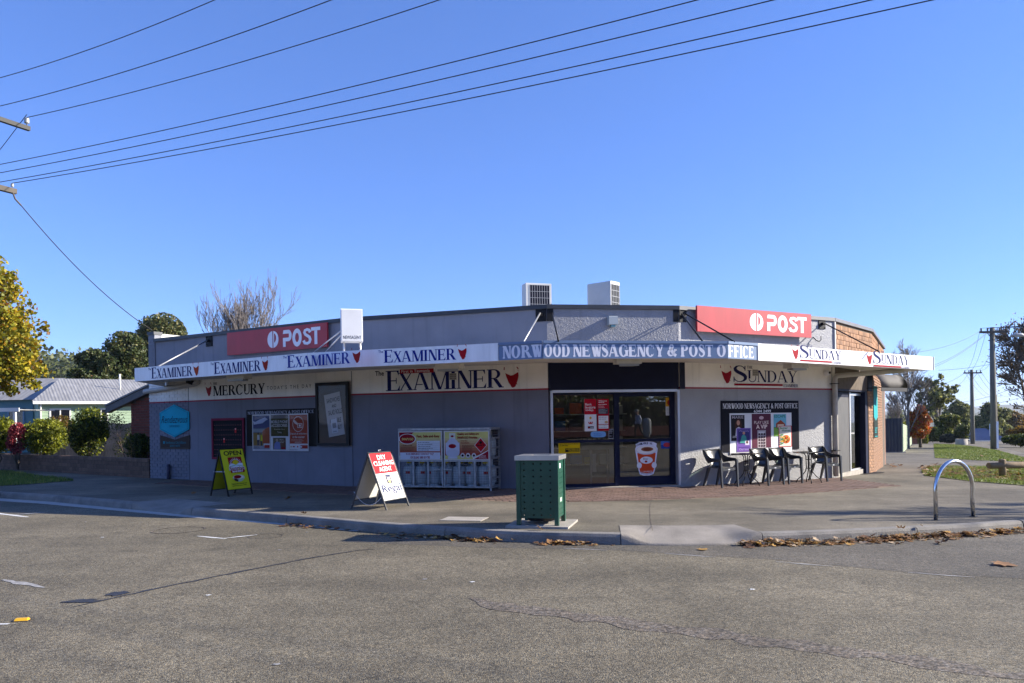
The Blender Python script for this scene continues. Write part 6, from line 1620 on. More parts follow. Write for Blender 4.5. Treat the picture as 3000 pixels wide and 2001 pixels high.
M_TGL = glass_mat("table_glass", (.62, .72, .68), 1.0, .02)
def table():
    o = empty("cafe_table")
    r, hh = .345, .72
    MB().mat(M_TGL).lathe([(0, hh), (r - .012, hh), (r - .012, hh - .005), (0, hh - .005)], 36).build("glass_top", o)
    MB().mat(M_BLACK).lathe([(r - .014, hh - .014), (r, hh - .014), (r, hh + .004), (r - .014, hh + .004), (r - .014, hh - .014)], 36).build("rim", o)
    for k in range(4):
        a = R(45 + 90 * k); e = Vector((math.cos(a), math.sin(a), 0))
        pts = [e * .20 + Vector((0, 0, hh - .012)), e * .10 + Vector((0, 0, hh - .03)), e * .062 + Vector((0, 0, hh - .08)), e * .055 + Vector((0, 0, .46)), e * .05 + Vector((0, 0, .36)), e * .075 + Vector((0, 0, .27)), e * .16 + Vector((0, 0, .16)), e * .255 + Vector((0, 0, .08)), e * .285 + Vector((0, 0, .0))]
        MB().mat(M_BLACK).tube(pts, .0115, 8).build("leg", o)
    for z in (.55, .34): MB().mat(M_BLACK).tube([(.065 * math.cos(R(q)), .065 * math.sin(R(q)), z) for q in range(0, 361, 30)], .007, 6, False).build("leg_ring", o)
    return o
t0_ = table()
for i, (px, py, lab) in enumerate([(2189, 1424, "round glass cafe table between chairs, standing closer to the glass entrance"), (2371, 1416, "round glass cafe table between chairs, standing closer to the downpipe")]):
    o = t0_ if i == 0 else copy_tree(t0_); c = gp(px, py); o.location = (c.x, c.y + .02, fz(c.x, c.y) + .012); o.rotation_euler = (0, 0, R(10 + 25 * i)); tag(o, lab, "table", "glass cafe tables")

# ------------------------------------------------------------------ bicycle hoop, roof units, side canopy, log barrier
A, B = gp(2742, 1524), gp(2850, 1514.6); hp = empty("bicycle_hoop", (A.x, A.y, fz(A.x, A.y))); tag(hp, "polished steel bicycle parking hoop set in the footpath", "bicycle rack")
hd = B - A; hd.z = 0; L_ = hd.length; hd.normalize(); hz = at(2793, 1345, (A.y + B.y) / 2).z - A.z - .03
pts = [Vector((0, 0, 0)), Vector((-.0, 0, hz - L_ / 2))] + [hd * (L_ / 2 - L_ / 2 * math.cos(R(q))) + Vector((0, 0, hz - L_ / 2 + L_ / 2 * math.sin(R(q)))) for q in range(12, 169, 12)] + [hd * L_ + Vector((0, 0, hz - L_ / 2)), hd * (L_ * .985) + Vector((0, 0, .3)), hd * (L_ * 1.02) + Vector((0, 0, .0))]
MB().mat(mat("polished_stainless", (.62, .62, .62), .16, .05, 5, metal=1.0)).tube(pts, .030, 14).build("tube", hp)
for p in (Vector((0, 0, 0)), hd * L_ * 1.02): MB().mat(M_TAR).lathe([(.0, .006), (.05, .006), (.06, .001)], 14, Matrix.Translation(p)).build("footing", hp)
M_AC = mat("ac_casing", (.60, .59, .56), .5, .08, 3)
def ac(px0, pxm, px1, yt, Y, lab, frac, yaw):
    a, m_, b = at(px0, yt, Y), at(pxm, yt, Y), at(px1, yt, Y)
    o = empty("air_conditioner", ((a.x + b.x) / 2, Y, 3.62), yaw); tag(o, lab, "air conditioner"); zt = a.z - 3.62; return o, b.x - a.x, zt
for (px0, px1, yt, Y, yaw, lab, gside) in ((1523, 1621, 834, 19.6, R(17), "white rooftop air conditioner with dark fan grille towards the left street", 0), (1724, 1811, 831, 19.6, R(-42), "white rooftop air conditioner turned with its grille away from the left street", 1)):
    a, b = at(px0, yt, Y), at(px1, yt, Y); o = empty("air_conditioner", ((a.x + b.x) / 2, Y, 3.62), yaw); tag(o, lab, "air conditioner"); zt = a.z - 3.62; W2 = (b.x - a.x)
    hw, hdp = (W2 * .40, .17) if gside == 0 else (W2 * .44, .19)
    if gside == 1: hw, hdp = .36, .20
    MB().mat(M_AC).bbox(-hw, hw, -hdp, hdp, .25, zt, .012).build("casing", o)
    for x in (-hw + .08, hw - .08): MB().mat(M_STEEL).box(x - .03, x + .03, -hdp - .05, hdp + .05, 0, .249).build("stand", o)
    MB().mat(M_PIPE).tube([(-hw - .02, .0, zt * .6), (-hw - .10, .0, zt * .55), (-hw - .12, .02, .3), (-hw - .14, .1, .0)], .025, 7).build("conduit", o)
    g0, g1 = -hw + .10, hw - .06
    if gside == 0: MB().mat(rgb(36, 38, 50)).box(g0, g1, -hdp - .004, -hdp - .0005, .32, zt - .05).build("coil_panel", o)
    mb = MB().mat(rgb(170, 172, 176))
    yy = -hdp - .008
    if gside == 0:
        for k in range(9): x = g0 + (g1 - g0) * k / 8; mb.box(x - .004, x + .004, yy - .004, yy, .32, zt - .05)
        for k in range(8): z = .32 + (zt - .37) * k / 7; mb.box(g0, g1, yy - .0085, yy - .0045, z - .004, z + .004)
        mb.build("fan_grille", o)
        mb2 = MB().mat(rgb(36, 38, 50))
        for k in range(7):
            for j in range(3): mb2.box(hw + .0005, hw + .003, -hdp + .05 + j * .09, -hdp + .11 + j * .09, .36 + k * (zt - .45) / 7, .36 + k * (zt - .45) / 7 + .11)
        mb2.build("side_louvre", o)
    else:
        MB().mat(rgb(60, 62, 66)).box(hw + .0005, hw + .004, -hdp + .03, hdp - .02, .36, zt - .08).build("coil_panel", o)
        for k in range(8): z = .36 + (zt - .44) * k / 7; mb.box(hw + .0045, hw + .009, -hdp + .03, hdp - .02, z - .006, z + .006)
        for k in range(6): y = -hdp + .03 + (2 * hdp - .05) * k / 5; mb.box(hw + .0095, hw + .013, y - .003, y + .003, .36, zt - .08)
        mb.build("fan_grille", o)
# canvas canopy over the side windows
CAN = mat("brown_canvas", (.105, .096, .088), .8, .12, 5); CAN2 = mat("shaded_canvas", (.030, .030, .036), .8, .12, 5)  # second canvas has the shade of the canopy's inside put into its colour
WN = Wall((10.18, 21.90), (11.28, 22.62)); cano = empty("window_canopy", M=WN.M(0, 2.42, 0)); tag(cano, "rounded grey-brown canvas canopy sticking out from the brick side wall", "canopy")
prof = [(-.35, .40), (.0, .40), (.16, .38), (.28, .30), (.36, .17), (.39, .0)]
rows = [[(u, p[1], p[0]) for p in prof] for u in (0, .45, .9, 1.35, WN.L)]
MB().mat(CAN).grid([list(reversed(r)) for r in rows], -.004).build("canvas_front", cano)
rows = [[(WN.L + .004 + .22 * q, p[1] - .12 * q * q, p[0] - .22 * q) for p in prof] for q in (0, .5, 1)]
MB().mat(CAN2).grid([list(reversed(r)) for r in rows], -.004).build("canvas_side", cano)
MB().mat(CAN2).box(-.0, WN.L, -.11, -.002, .375, .385).build("valance", cano)
MB().mat(M_BLACK).tube([(0.0, -.005, -.3), (0.0, -.005, .37), (WN.L, -.005, .37), (WN.L, -.005, -.3)], .012, 6).build("frame_tube", cano)
# log barrier on the verge
pb = gnd(2937, 1399, PATH); o = empty("log_barrier", (pb.x, pb.y, fz(pb.x, pb.y))); tag(o, "low treated log barrier on the leafy verge", "barrier")
M_LOG = mat("weathered_log", (.22, .155, .085), .85, .3, 3, .5, 25, stretch=(1, 1, 6))
rz = at(2937, 1363, pb.y).z - fz(pb.x, pb.y)
MB().mat(M_LOG).lathe([(.0, 0), (.085, 0), (.085, rz + .13), (.07, rz + .155), (0, rz + .16)], 14).build("post", o)
e1_ = at(2875, 1362, pb.y + .2) ; dv = Vector((1.0, .22, -.012)).normalized()
p0 = Vector((e1_.x - pb.x, e1_.y - pb.y - .2, rz)); 
MB().mat(mat("log_rail", (.25, .175, .10), .85, .3, 3, .5, 25)).tube([p0 + dv * q + Vector((0, -.10, 0)) for q in (0, .8, 1.6, 2.4, 3.2, 4.0)], [.078, .085, .083, .086, .082, .08], 14).build("rail", o)
MB().mat(M_LOG).lathe([(.0, 0), (.085, 0), (.085, rz + .13), (0, rz + .16)], 14, Matrix.Translation(p0 + dv * 3.4 + Vector((0, .06, -rz)))).build("post", o)
# ------------------------------------------------------------------ foliage helpers
NR = np.random.default_rng(7)
def leaf_quads(C, S, rng, aspect=1.6, up=0.0, droop=0.0):
    """one folded leaf (two quads would be 4 tris; here one kinked quad) per centre C with size S"""
    n = len(C)
    d = rng.normal(size=(n, 3)); d /= np.linalg.norm(d, axis=1, keepdims=True)
    d[:, 2] = d[:, 2] * (1 - droop) - droop * np.abs(d[:, 2]) * .5
    a = rng.normal(size=(n, 3)); a[:, 2] += up * np.sign(a[:, 2])
    s = np.cross(d, a); s /= (np.linalg.norm(s, axis=1, keepdims=True) + 1e-9)
    nn = np.cross(d, s)
    S = S[:, None]
    V = np.empty((n, 4, 3))
    V[:, 0] = C - d * S * .5
    V[:, 1] = C + s * S * .5 / aspect + nn * S * .08
    V[:, 2] = C + d * S * .5
    V[:, 3] = C - s * S * .5 / aspect + nn * S * .08
    F = np.arange(n * 4).reshape(n, 4)
    return V.reshape(-1, 3), F
def blob_points(blobs, n, rng, sub=26, spread=.30, shell=.62):
    """blobs: (cx,cy,cz, rx,ry,rz); leaves gather in sub-clumps on each blob's outer part"""
    vol = np.array([b[3] * b[4] * b[5] for b in blobs]) ** .66; vol /= vol.sum()
    out = []
    for b, f in zip(blobs, vol):
        m = max(6, int(sub * f * len(blobs))); k = int(n * f)
        d = rng.normal(size=(m, 3)); d /= np.linalg.norm(d, axis=1, keepdims=True)
        r = shell + (1 - shell) * rng.random(m)[:, None]
        cc = d * r
        idx = rng.integers(0, m, k)
        p = cc[idx] + rng.normal(size=(k, 3)) * spread * .6
        q = np.linalg.norm(p, axis=1, keepdims=True); p = np.where(q > 1.12, p / q * 1.12, p)
        out.append(p * np.array(b[3:6]) + np.array(b[:3]))
    return np.concatenate(out)
def crown(name, parent, blobs, n, size, mats, seed=1, weights=None, aspect=1.6, sub=26, spread=.30, shell=.62, jitter=.45, up=0., droop=0., M=None, floor=None):
    rng = np.random.default_rng(seed)
    C = blob_points(blobs, n, rng, sub, spread, shell)
    if floor is not None: C = C[C[:, 2] > floor]
    S = size * (1 + jitter * (rng.random(len(C)) * 2 - 1))
    V, F = leaf_quads(C, S, rng, aspect, up, droop)
    mi = rng.choice(len(mats), len(C), p=weights)
    me = np_mesh(name, V, F, mats, mi)
    return obj(name, me, parent, M)
LEAF = {}
def leaf(name, c, tr=.35, rough=.5):
    return mat("leaf_" + name, c, rough, .35, 1.2, trans=tr, spec=.35)
def limbs(base, tips, r0, mb, rng, bends=4, wob=.12, taper=.25, n=6):
    for t in tips:
        a, b = Vector(base), Vector(t); L = (b - a).length; pts = []
        for k in range(bends + 1):
            q = k / bends; p = a.lerp(b, q)
            if 0 < k < bends: p += Vector((rng.uniform(-1, 1), rng.uniform(-1, 1), rng.uniform(-.5, .5))) * L * wob * .5
            pts.append(p)
        mb.tube(pts, [r0 * (1 - (1 - taper) * k / bends) for k in range(bends + 1)], n)
def bare_branches(mb, p, d, L, r, depth, rng, spread=.5, up=.12, n=4, kids=(2, 4), minr=.004, ratio=.68, tips=None):
    """recursive twig growth"""
    segs = 3; pts = [Vector(p)]; dd = Vector(d).normalized()
    for k in range(segs):
        dd = (dd + Vector((rng.gauss(0, .10), rng.gauss(0, .10), rng.gauss(0, .06) + up * .3))).normalized(); pts.append(pts[-1] + dd * L / segs)
    r1 = max(minr, r * .62)
    mb.tube(pts, [r + (r1 - r) * k / segs for k in range(segs + 1)], n if r > .02 else 3, False)
    if tips is not None and depth <= 1: tips.append(pts[-1].copy())
    if depth <= 0: return
    kk = rng.randint(*kids)
    for k in range(kk):
        t = .35 + .65 * (k + rng.random() * .6) / kk; t = min(t, 1.0)
        i = min(int(t * segs), segs - 1); q = pts[i].lerp(pts[i + 1], t * segs - i)
        a = Vector((rng.gauss(0, 1), rng.gauss(0, 1), rng.gauss(0, .5))); a = (a - dd * a.dot(dd)).normalized()
        nd = (dd * (1 - spread * .5) + a * spread + Vector((0, 0, up))).normalized()
        bare_branches(mb, q, nd, L * ratio * rng.uniform(.75, 1.15), max(minr, r1 * .8), depth - 1, rng, spread, up, n, kids, minr, ratio, tips)
M_BARK = mat("bark", (.10, .078, .058), .9, .3, 4, .6, 20, stretch=(6, 6, 1.2)); M_BARKP = mat("pale_bark", (.24, .21, .175), .85, .3, 5, .4, 20); M_TWIG = mat("twig", (.075, .052, .042), .9, .2, 4)
GYEL = [leaf("yellow_olive", (.36, .29, .018)), leaf("olive", (.19, .19, .018)), leaf("gold", (.34, .19, .010)), leaf("rust", (.20, .07, .012))]
GHEDGE = [leaf("hedge", (.13, .15, .012)), leaf("hedge_light", (.27, .28, .02)), leaf("hedge_dark", (.035, .055, .012))]
GDARK = [leaf("evergreen", (.045, .066, .020), .2), leaf("evergreen_mid", (.080, .098, .030), .2), leaf("evergreen_warm", (.16, .145, .048), .2)]
GRED = [leaf("crimson", (.36, .04, .055)), leaf("dark_crimson", (.13, .012, .022)), leaf("rose", (.48, .10, .12))]
GORG = [leaf("orange", (.50, .14, .02)), leaf("scarlet", (.46, .06, .03)), leaf("amber", (.46, .24, .03)), leaf("fawn", (.28, .16, .08))]
GGUM = [leaf("gum", (.15, .165, .055), .4), leaf("gum_light", (.27, .27, .09), .4), leaf("gum_dark", (.075, .09, .035), .3)]
GBRN = [leaf("brown", (.12, .07, .025)), leaf("russet", (.19, .095, .02)), leaf("dull_gold", (.24, .15, .02))]
def wx(px, Y): return (px - 1500) * Y / FPX
def wz_(px, py, Y): return at(px, py, Y).z
def tree(name, lab, X, Y, z0, blobs, n, size, mats, seed, trunk_r=.2, bark=None, group=None, cat="tree", weights=None, limbn=7, **k):
    o = empty(name, (X, Y, z0)); tag(o, lab, cat, group)
    rng = random.Random(seed); mb = MB().mat(bark or M_BARK)
    lo = min(b[2] - b[5] for b in blobs); hi = max(b[2] + b[5] * .6 for b in blobs)
    fork = Vector((rng.uniform(-.1, .1), rng.uniform(-.1, .1), max(.5, lo * .9 + .2)))
    mb.tube([(0, 0, -.3), (0, 0, .15), fork * .6, fork], [trunk_r * 1.35, trunk_r * 1.05, trunk_r * .9, trunk_r * .8], 10)
    tips = []
    for b in blobs:
        for q in range(max(1, limbn // len(blobs))): tips.append((b[0] + rng.uniform(-.5, .5) * b[3], b[1] + rng.uniform(-.5, .5) * b[4], b[2] + rng.uniform(-.3, .7) * b[5]))
    limbs(fork, tips, trunk_r * .6, mb, rng); mb.build("trunk", o)
    crown("crown", o, blobs, n, size, mats, seed, weights, **k); return o

# ------------------------------------------------------------------ left side: garden wall, shrubs, fence, house
WG = Wall((-19.2 - 6.5, 28.8 + 4.9), (-10.53, 22.26))
lowwall = empty("garden_wall", M=Matrix.Translation((-14.9, 25.5, .1))); tag(lowwall, "low brown brick garden wall running up to the painted pier", "wall")
LI = Matrix.Translation((14.9, -25.5, -.1))
M_BLK = mat("brown_block", (.15, .086, .056), .9, .25, 6, .4, 40, rnd=.25, fine=.2)
MB().mat(mat("block_mortar", (.055, .042, .034), .95, .2, 6)).box(.0, WG.L - .02, -.1, .69, -.20, -.014, WG.M()).build("wall_core", lowwall, LI)
lay(lowwall, WG, .0, WG.L - .02, .10, .60, M_BLK, "block", L=.215, H=.115, J=.010, inv=LI, seed=21, limit=300)
MBc = Wall((WG.p0.x, WG.p0.y), (WG.p1.x, WG.p1.y))
lay(lowwall, WG, .0, WG.L - .02, .602, .70, M_BLK, "coping", L=.30, H=.10, J=.010, inv=LI, seed=22, limit=100, name="coping_brick", off=.012, D=.22)
garden = sheet("garden_bed", [(-10.6, 22.5), (-10.2, 26), (-14, 60), (-60, 60), (-60, 56), (-25.6, 33.9)], lambda x, y: .34, M_SOIL, 4.0)
def shrub(name, lab, px0, px1, pyt, pyb, Y, n, size, mats, seed, depth=None, group=None, lumps=4, stem=True, weights=None, **k):
    X0, X1 = wx(px0, Y) + .0, wx(px1, Y); zt, zb = wz_((px0 + px1) / 2, pyt, Y), wz_((px0 + px1) / 2, pyb, Y)
    zb = min(zb, .9); z0 = .3; rx = (X1 - X0) / 2; rz_ = (zt - zb) / 2; ry = depth or rx
    o = empty(name, ((X0 + X1) / 2, Y, z0)); tag(o, lab, "shrub", group); rng = random.Random(seed)
    cz = (zt + zb) / 2 - z0
    blobs = [(0, 0, cz, rx * .86, ry * .86, rz_ * .88)] + [(rng.uniform(-.55, .55) * rx, rng.uniform(-.6, .3) * ry, cz + rng.uniform(-.5, .55) * rz_, rx * .42, ry * .42, rz_ * .42) for _ in range(lumps)]
    if stem:
        mb = MB().mat(M_BARK); limbs((0, 0, -.1), [(rng.uniform(-.6, .6) * rx, rng.uniform(-.5, .5) * ry, cz + rng.uniform(0, .6) * rz_) for _ in range(7)], .03, mb, rng, n=5); mb.build("stem", o)
    crown("foliage", o, blobs, n, size, mats, seed, weights, shell=.72, spread=.25, sub=40, **k); return o
shrub("hedge", "bright green hedge beside the crimson shrub, cut by the picture edge", -70, 42, 1206, 1335, 27.6, 9000, .085, GHEDGE, 31, weights=[.45, .45, .1])
shrub("crimson_shrub", "crimson leaved shrub between two green hedges", 24, 78, 1236, 1335, 26.9, 5200, .06, GRED, 32)
shrub("hedge", "rounded yellow-green hedge between the crimson shrub and the conical bush", 62, 200, 1222, 1335, 27.4, 13000, .08, GHEDGE, 33, weights=[.42, .42, .16], depth=.8)
shrub("conical_bush", "tall dark glossy bush with sunlit top behind the garden wall", 202, 316, 1186, 1340, 26.4, 12000, .075, [GHEDGE[2], GHEDGE[0], GHEDGE[1]], 34, weights=[.5, .32, .18])
shrub("leafy_bush", "dark low bush beside the brick outbuilding wall", 364, 446, 1268, 1350, 24.2, 4200, .07, [GDARK[0], GHEDGE[2], GHEDGE[0]], 35, depth=.5)
o = empty("rose_bush", (wx(372, 26.5), 26.5, .3)); tag(o, "straggly rose bush with thin stems in front of the paling fence", "shrub"); mb = MB().mat(M_TWIG); rg = random.Random(5); tp = []
for k in range(3): bare_branches(mb, (0.15 * k, 0, 0), (-.25 - .1 * k, rg.uniform(-.2, .2), 1), .9, .018, 3, rg, .5, .1, 4, (2, 3), .004, .7, tp)
mb.build("stem", o); tp = np.array([list(t) for t in tp]); rr = np.random.default_rng(3); C = tp[rr.integers(0, len(tp), 900)] + rr.normal(size=(900, 3)) * .09; V, F = leaf_quads(C, .055 * (1 + .4 * rr.random(900)), rr); obj("foliage", np_mesh("foliage", V, F, GHEDGE[::2] + GDARK[1:2], rr.integers(0, 3, 900)), o)
shrub("autumn_perennials", "fading russet perennials in front of the green house windows", 120, 235, 1215, 1262, 30.2, 2600, .08, GBRN + GHEDGE[:1], 37, lumps=6, stem=False, depth=.6)
# paling fence, each paling separate
fenc = empty("paling_fence", (wx(280, 30), 31.0, .3)); tag(fenc, "weathered grey timber paling fence behind the shrubs", "fence"); M_PAL = mat("weathered_paling", (.27, .225, .165), .9, .35, 5, .3, 30, rnd=.25, stretch=(5, 5, .7))
mbp = MB().mat(M_PAL).box(0, .118, 0, .019, 0, 1.52); me_p = bpy.data.meshes.new("paling"); me_p.from_pydata(mbp.v, [], mbp.f); me_p.materials.append(M_PAL)
rg = random.Random(8); x0 = wx(120, 31.0) - wx(280, 30); x1 = wx(400, 31.0) - wx(280, 30); x = x0
while x < x1:
    obj("paling", me_p, fenc, Matrix.Translation((x, rg.uniform(-.006, .006), rg.uniform(-.03, .02) - .04))); x += .123
for z in (.25, 1.15): MB().mat(M_PAL).box(x0, x1, .0265, .065, z, z + .08).build("rail", fenc)
for k in range(4): MB().mat(M_PAL).box(x0 + .2 + k * 1.1, x0 + .3 + k * 1.1, .067, .16, -.2, 1.5).build("post", fenc)
# green weatherboard house
HY = 38.5; hx0, hx1 = wx(120, HY), wx(470, HY); zE = wz_(240, 1181, HY)
hx1 = hx0 + 5.8; hs = empty("weatherboard_house", (hx0, HY, .2), R(35)); tag(hs, "pale green weatherboard house with grey corrugated roof behind the garden", "house")
M_WB = mat("green_weatherboard", (.30, .40, .27), .6, .08, 2, rnd=.05); hw = hx1 - hx0; HH = zE - .2
hwin = [(.37, 1.32), (2.35, 3.02)]
zw0, zw1 = wz_(240, 1245, HY) - .2 - .5, wz_(240, 1195, HY) - .2
k = 0; z = 0.0
while z < HH - .02:
    for a, b in ([(0, hw)] if z + .16 < zw0 or z > zw1 else [(0, hwin[0][0]), (hwin[0][1], hwin[1][0]), (hwin[1][1], hw)]):
        mb = MB().mat(M_WB); mb.add([(a, -.022, z), (b, -.022, z), (b, -.004, z + .165), (a, -.004, z + .165), (a, .01, z), (b, .01, z)], [(0, 1, 2, 3), (4, 5, 1, 0)]); mb.build("weatherboard", hs)
    z += .158
MB().mat(M_WB).box(0, hw, .012, .2, 0, HH).build("wall", hs)
MB().mat(M_WB).box(-.1, 0, -.03, 6, 0, HH).build("wall", hs)
M_TRIM = mat("white_trim", (.72, .71, .66), .5, .06, 3); M_WGL = glass_mat("house_glass", (.12, .13, .14), 1, .02, 1.8)
for a, b in hwin:
    f = MB().mat(M_TRIM)
    for (p, q, r, s_) in ((a, b, zw1 - .07, zw1), (a, b, zw0, zw0 + .07), (a, a + .07, zw0 + .07, zw1 - .07), (b - .07, b, zw0 + .07, zw1 - .07), ((a + b) / 2 - .025, (a + b) / 2 + .025, zw0 + .07, zw1 - .07)): f.box(p, q, -.045, .0, r, s_)
    fo = f.build("window_frame", hs); mb = MB().mat(M_WGL); mb.add([(a + .07, -.01, zw0 + .07), (b - .07, -.01, zw0 + .07), (b - .07, -.01, zw1 - .07), (a + .07, -.01, zw1 - .07)], [(0, 1, 2, 3)]); mb.build("window_pane", fo)
    mb = MB().mat(mat("curtain", (.45, .42, .36), .8, .1))
    rows = [[(a + .08 + (b - a - .16) * j / 40, .004 + .003 * math.sin(j * 1.9), zz) for j in range(41)] for zz in (zw0 + .08, zw1 - .08)]; mb.grid(rows); mb.build("curtain", fo)
MB().mat(M_TRIM).box(-.35, hw + .2, -.42, -.30, HH - .02, HH + .12).build("gutter", hs); MB().mat(M_TRIM).box(-.3, hw, -.30, -.03, HH - .03, HH - .01).build("eave_lining", hs)
ridge = wz_(300, 1114, HY + 4.6) - .2; M_COR = mat("corrugated_iron", (.27, .265, .26), .6, .22, 1.5, metal=.1, stretch=(4, .6, 1))
rows = []; nx = int((hw + .6) / .038)
for j in range(nx + 1):
    x = -.4 + j * .038; w_ = .007 * math.sin(j * math.pi / 2 + .8); hip = max(0., min(1., (x + .4) / 1.6)); rows.append([(x, -.40, HH + .125 + w_), (x, -.40 + 5.0 * hip, HH + .125 + (ridge - HH) * hip + w_)])
MB().mat(M_COR).grid(rows, smooth=False).build("roof", hs)
MB().mat(M_COR).add([(0, 0, 0)], []) or None
MB().mat(M_TRIM).tube([(hw - 1.9, 2.2, HH + .7), (hw - 1.9, 2.2, HH + 1.7)], .05, 8).build("vent_pipe", hs); MB().mat(M_TRIM).tube([(.0, -.3, HH), (-.02, -.1, HH - .35), (-.02, -.06, .0)], .04, 8).build("downpipe", hs)
# shaded teal wing and white verandah edge further left
HY2 = 41.0; o = empty("teal_cottage", (wx(-60, HY2), HY2, .2)); tag(o, "teal weatherboard cottage wing mostly hidden by the yellow tree", "house"); wv = wx(98, HY2) - wx(-60, HY2); hv = wz_(60, 1172, HY2) - .2; M_TB = mat("teal_weatherboard", (.10, .22, .24), .6, .08, 2)
z = 0.
while z < hv: mb = MB().mat(M_TB); mb.add([(0, -.022, z), (wv, -.022, z), (wv, -.004, z + .165), (0, -.004, z + .165)], [(0, 1, 2, 3)]); mb.build("weatherboard", o); z += .158
MB().mat(M_TB).box(0, wv, 0, 3.5, 0, hv).build("wall", o); mb = MB().mat(M_COR); mb.add([(-.3, -.3, hv), (wv + .3, -.3, hv), (wv + .3, 2.5, hv + 1.3), (-.3, 2.5, hv + 1.3)], [(0, 1, 2, 3)]); mb.build("roof", o)
f = MB().mat(mat("blue_trim", (.16, .26, .34), .5)); a, b = wv - 1.35, wv - .45; z0, z1 = hv - 1.5, hv - .45
for (p, q, r, s_) in ((a, b, z1 - .08, z1), (a, b, z0, z0 + .08), (a, a + .08, z0, z1), (b - .08, b, z0, z1)): f.box(p, q, -.06, -.023, r, s_)
f.build("window_frame", o); mb = MB().mat(M_WGL); mb.add([(a, -.03, z0), (b, -.03, z0), (b, -.03, z1), (a, -.03, z1)], [(0, 1, 2, 3)]); mb.build("window_pane", o)
o = empty("carport", (wx(-40, 33), 33.0, .25)); tag(o, "flat white edged carport roof under the yellow tree", "carport"); cvw = wx(56, 33) - wx(-40, 33); zc = wz_(20, 1206, 33) - .25
MB().mat(M_TRIM).box(-2, cvw, 0, .05, zc, zc + .16).build("fascia", o); MB().mat(M_COR).box(-2, cvw, .051, 2.6, zc + .06, zc + .10).build("roof", o); MB().mat(M_TRIM).box(cvw - .3, cvw - .2, .06, .16, 0, zc).build("post", o); MB().mat(M_TRIM).box(-1.9, -1.8, .06, .16, 0, zc).build("post", o)
# red brick outbuilding beside the shop
RB = Wall((wx(384, 25.5), 25.5), (-9.0, 24.0)); ob = empty("brick_outbuilding", (RB.p0.x, RB.p0.y, .2)); tag(ob, "dark red brick outbuilding with sloping grey bargeboard beside the shop", "building"); OI = Matrix.Translation((-RB.p0.x, -RB.p0.y, -.2))
M_RBR = mat("dark_red_brick", (.19, .048, .030), .9, .25, 7, .3, 40, rnd=.22)
zl, zr = wz_(384, 1180, 25.5), wz_(440, 1156, 25.2)
mb = MB().mat(mat("grey_mortar", (.10, .075, .065), .95)); pts = [(0, 0), (RB.L, 0), (RB.L, zr + 1.4), (0, zl)]; mb.prism(pts, -.25, -.012, RB.M()); mb.build("wall", ob, OI)
slope = (zr - zl) / (wx(440, 25.2) - wx(384, 25.5))
lay(ob, RB, 0, 2.2, .2, zl + .8, M_RBR, "redbrick", inv=OI, seed=41, limit=300, skip=lambda a, b, z0, z1: z1 > zl + slope * a)
mb = MB().mat(mat("grey_barge", (.13, .125, .12), .7, .12)); u_ = -.95
mb.prism([(u_, zl + slope * u_ - .02), (3.2, zl + slope * 3.2 - .02), (3.2, zl + slope * 3.2 + .22), (u_, zl + slope * u_ + .22)], -.02, .18, RB.M()); mb.build("bargeboard", ob, OI)
mb = MB().mat(M_COR); mb.prism([(u_, zl + slope * u_ + .21), (3.2, zl + slope * 3.2 + .21), (3.2, zl + slope * 3.2 + .26), (u_, zl + slope * u_ + .26)], -4.0, .22, RB.M()); mb.build("roof", ob, OI)
# yellow street tree at the left edge
TY = 26.5
tree("plane_tree", "yellow and olive autumn street tree cut by the picture edge", wx(-45, TY), TY, .2, [(.6, 0, 5.5, 1.15, 1.2, 1.5), (.2, .2, 6.6, .75, .9, .8), (1.15, -.2, 4.4, 1.15, 1.1, 1.0), (1.45, 0, 3.6, 1.0, 1.0, .8), (-.3, 0, 4.6, 1.6, 1.5, 1.7), (.4, -.5, 3.2, 1.2, 1.0, .7), (-1.3, .3, 4.0, 1.4, 1.3, 1.4)], 15000, .125, GYEL, 51, .13, weights=[.42, .42, .13, .03], aspect=1.15, limbn=22, sub=34, spread=.22, shell=.45, cat="tree")
# big dark trees behind the houses
def far_tree(name, lab, px0, px1, pyt, pyb, Y, n, size, mats, seed, group=None, lumps=7, cat="tree", trunk=.3, weights=None, bark=None, top=.45, **k):
    X0, X1 = wx(px0, Y), wx(px1, Y); g = gz((X0 + X1) / 2, Y) if X0 > 0 else 0.; zt, zb = wz_((px0 + px1) / 2, pyt, Y) - g, wz_((px0 + px1) / 2, pyb, Y) - g
    rx, rz_ = (X1 - X0) / 2, (zt - zb) / 2; cz = (zt + zb) / 2; rng = random.Random(seed); blobs = []
    for q in range(lumps):
        a = rng.uniform(0, 2 * math.pi); rr_ = rng.uniform(.25, .62); blobs.append((rx * rr_ * math.cos(a), rx * rr_ * math.sin(a) * .8, cz + rz_ * rng.uniform(-.62, .55), rx * rng.uniform(.34, .52), rx * rng.uniform(.34, .5), rz_ * rng.uniform(.30, .45)))
    blobs.append((0, 0, cz + rz_ * .5, rx * top, rx * top, rz_ * .48)); blobs.append((0, 0, cz - rz_ * .2, rx * .6, rx * .6, rz_ * .5))
    return tree(name, lab, (X0 + X1) / 2, Y, g - .2, blobs, n, size, mats, seed, trunk, bark, group, cat, weights, limbn=14, **k)
far_tree("cypress_tree", "tall dark conifer with sunlit rounded top behind the outbuilding", 396, 556, 915, 1180, 72, 36000, .26, GDARK, 61, weights=[.3, .3, .4], top=.8)
far_tree("wattle_tree", "dark spreading evergreen left of the tall conifer", 275, 455, 968, 1180, 66, 30000, .24, GDARK, 62, weights=[.45, .35, .2], top=.6)
far_tree("dark_tree", "low dark evergreen beside the bare orange shrub", 205, 345, 1015, 1150, 62, 16000, .22, GDARK, 63, weights=[.55, .35, .1])
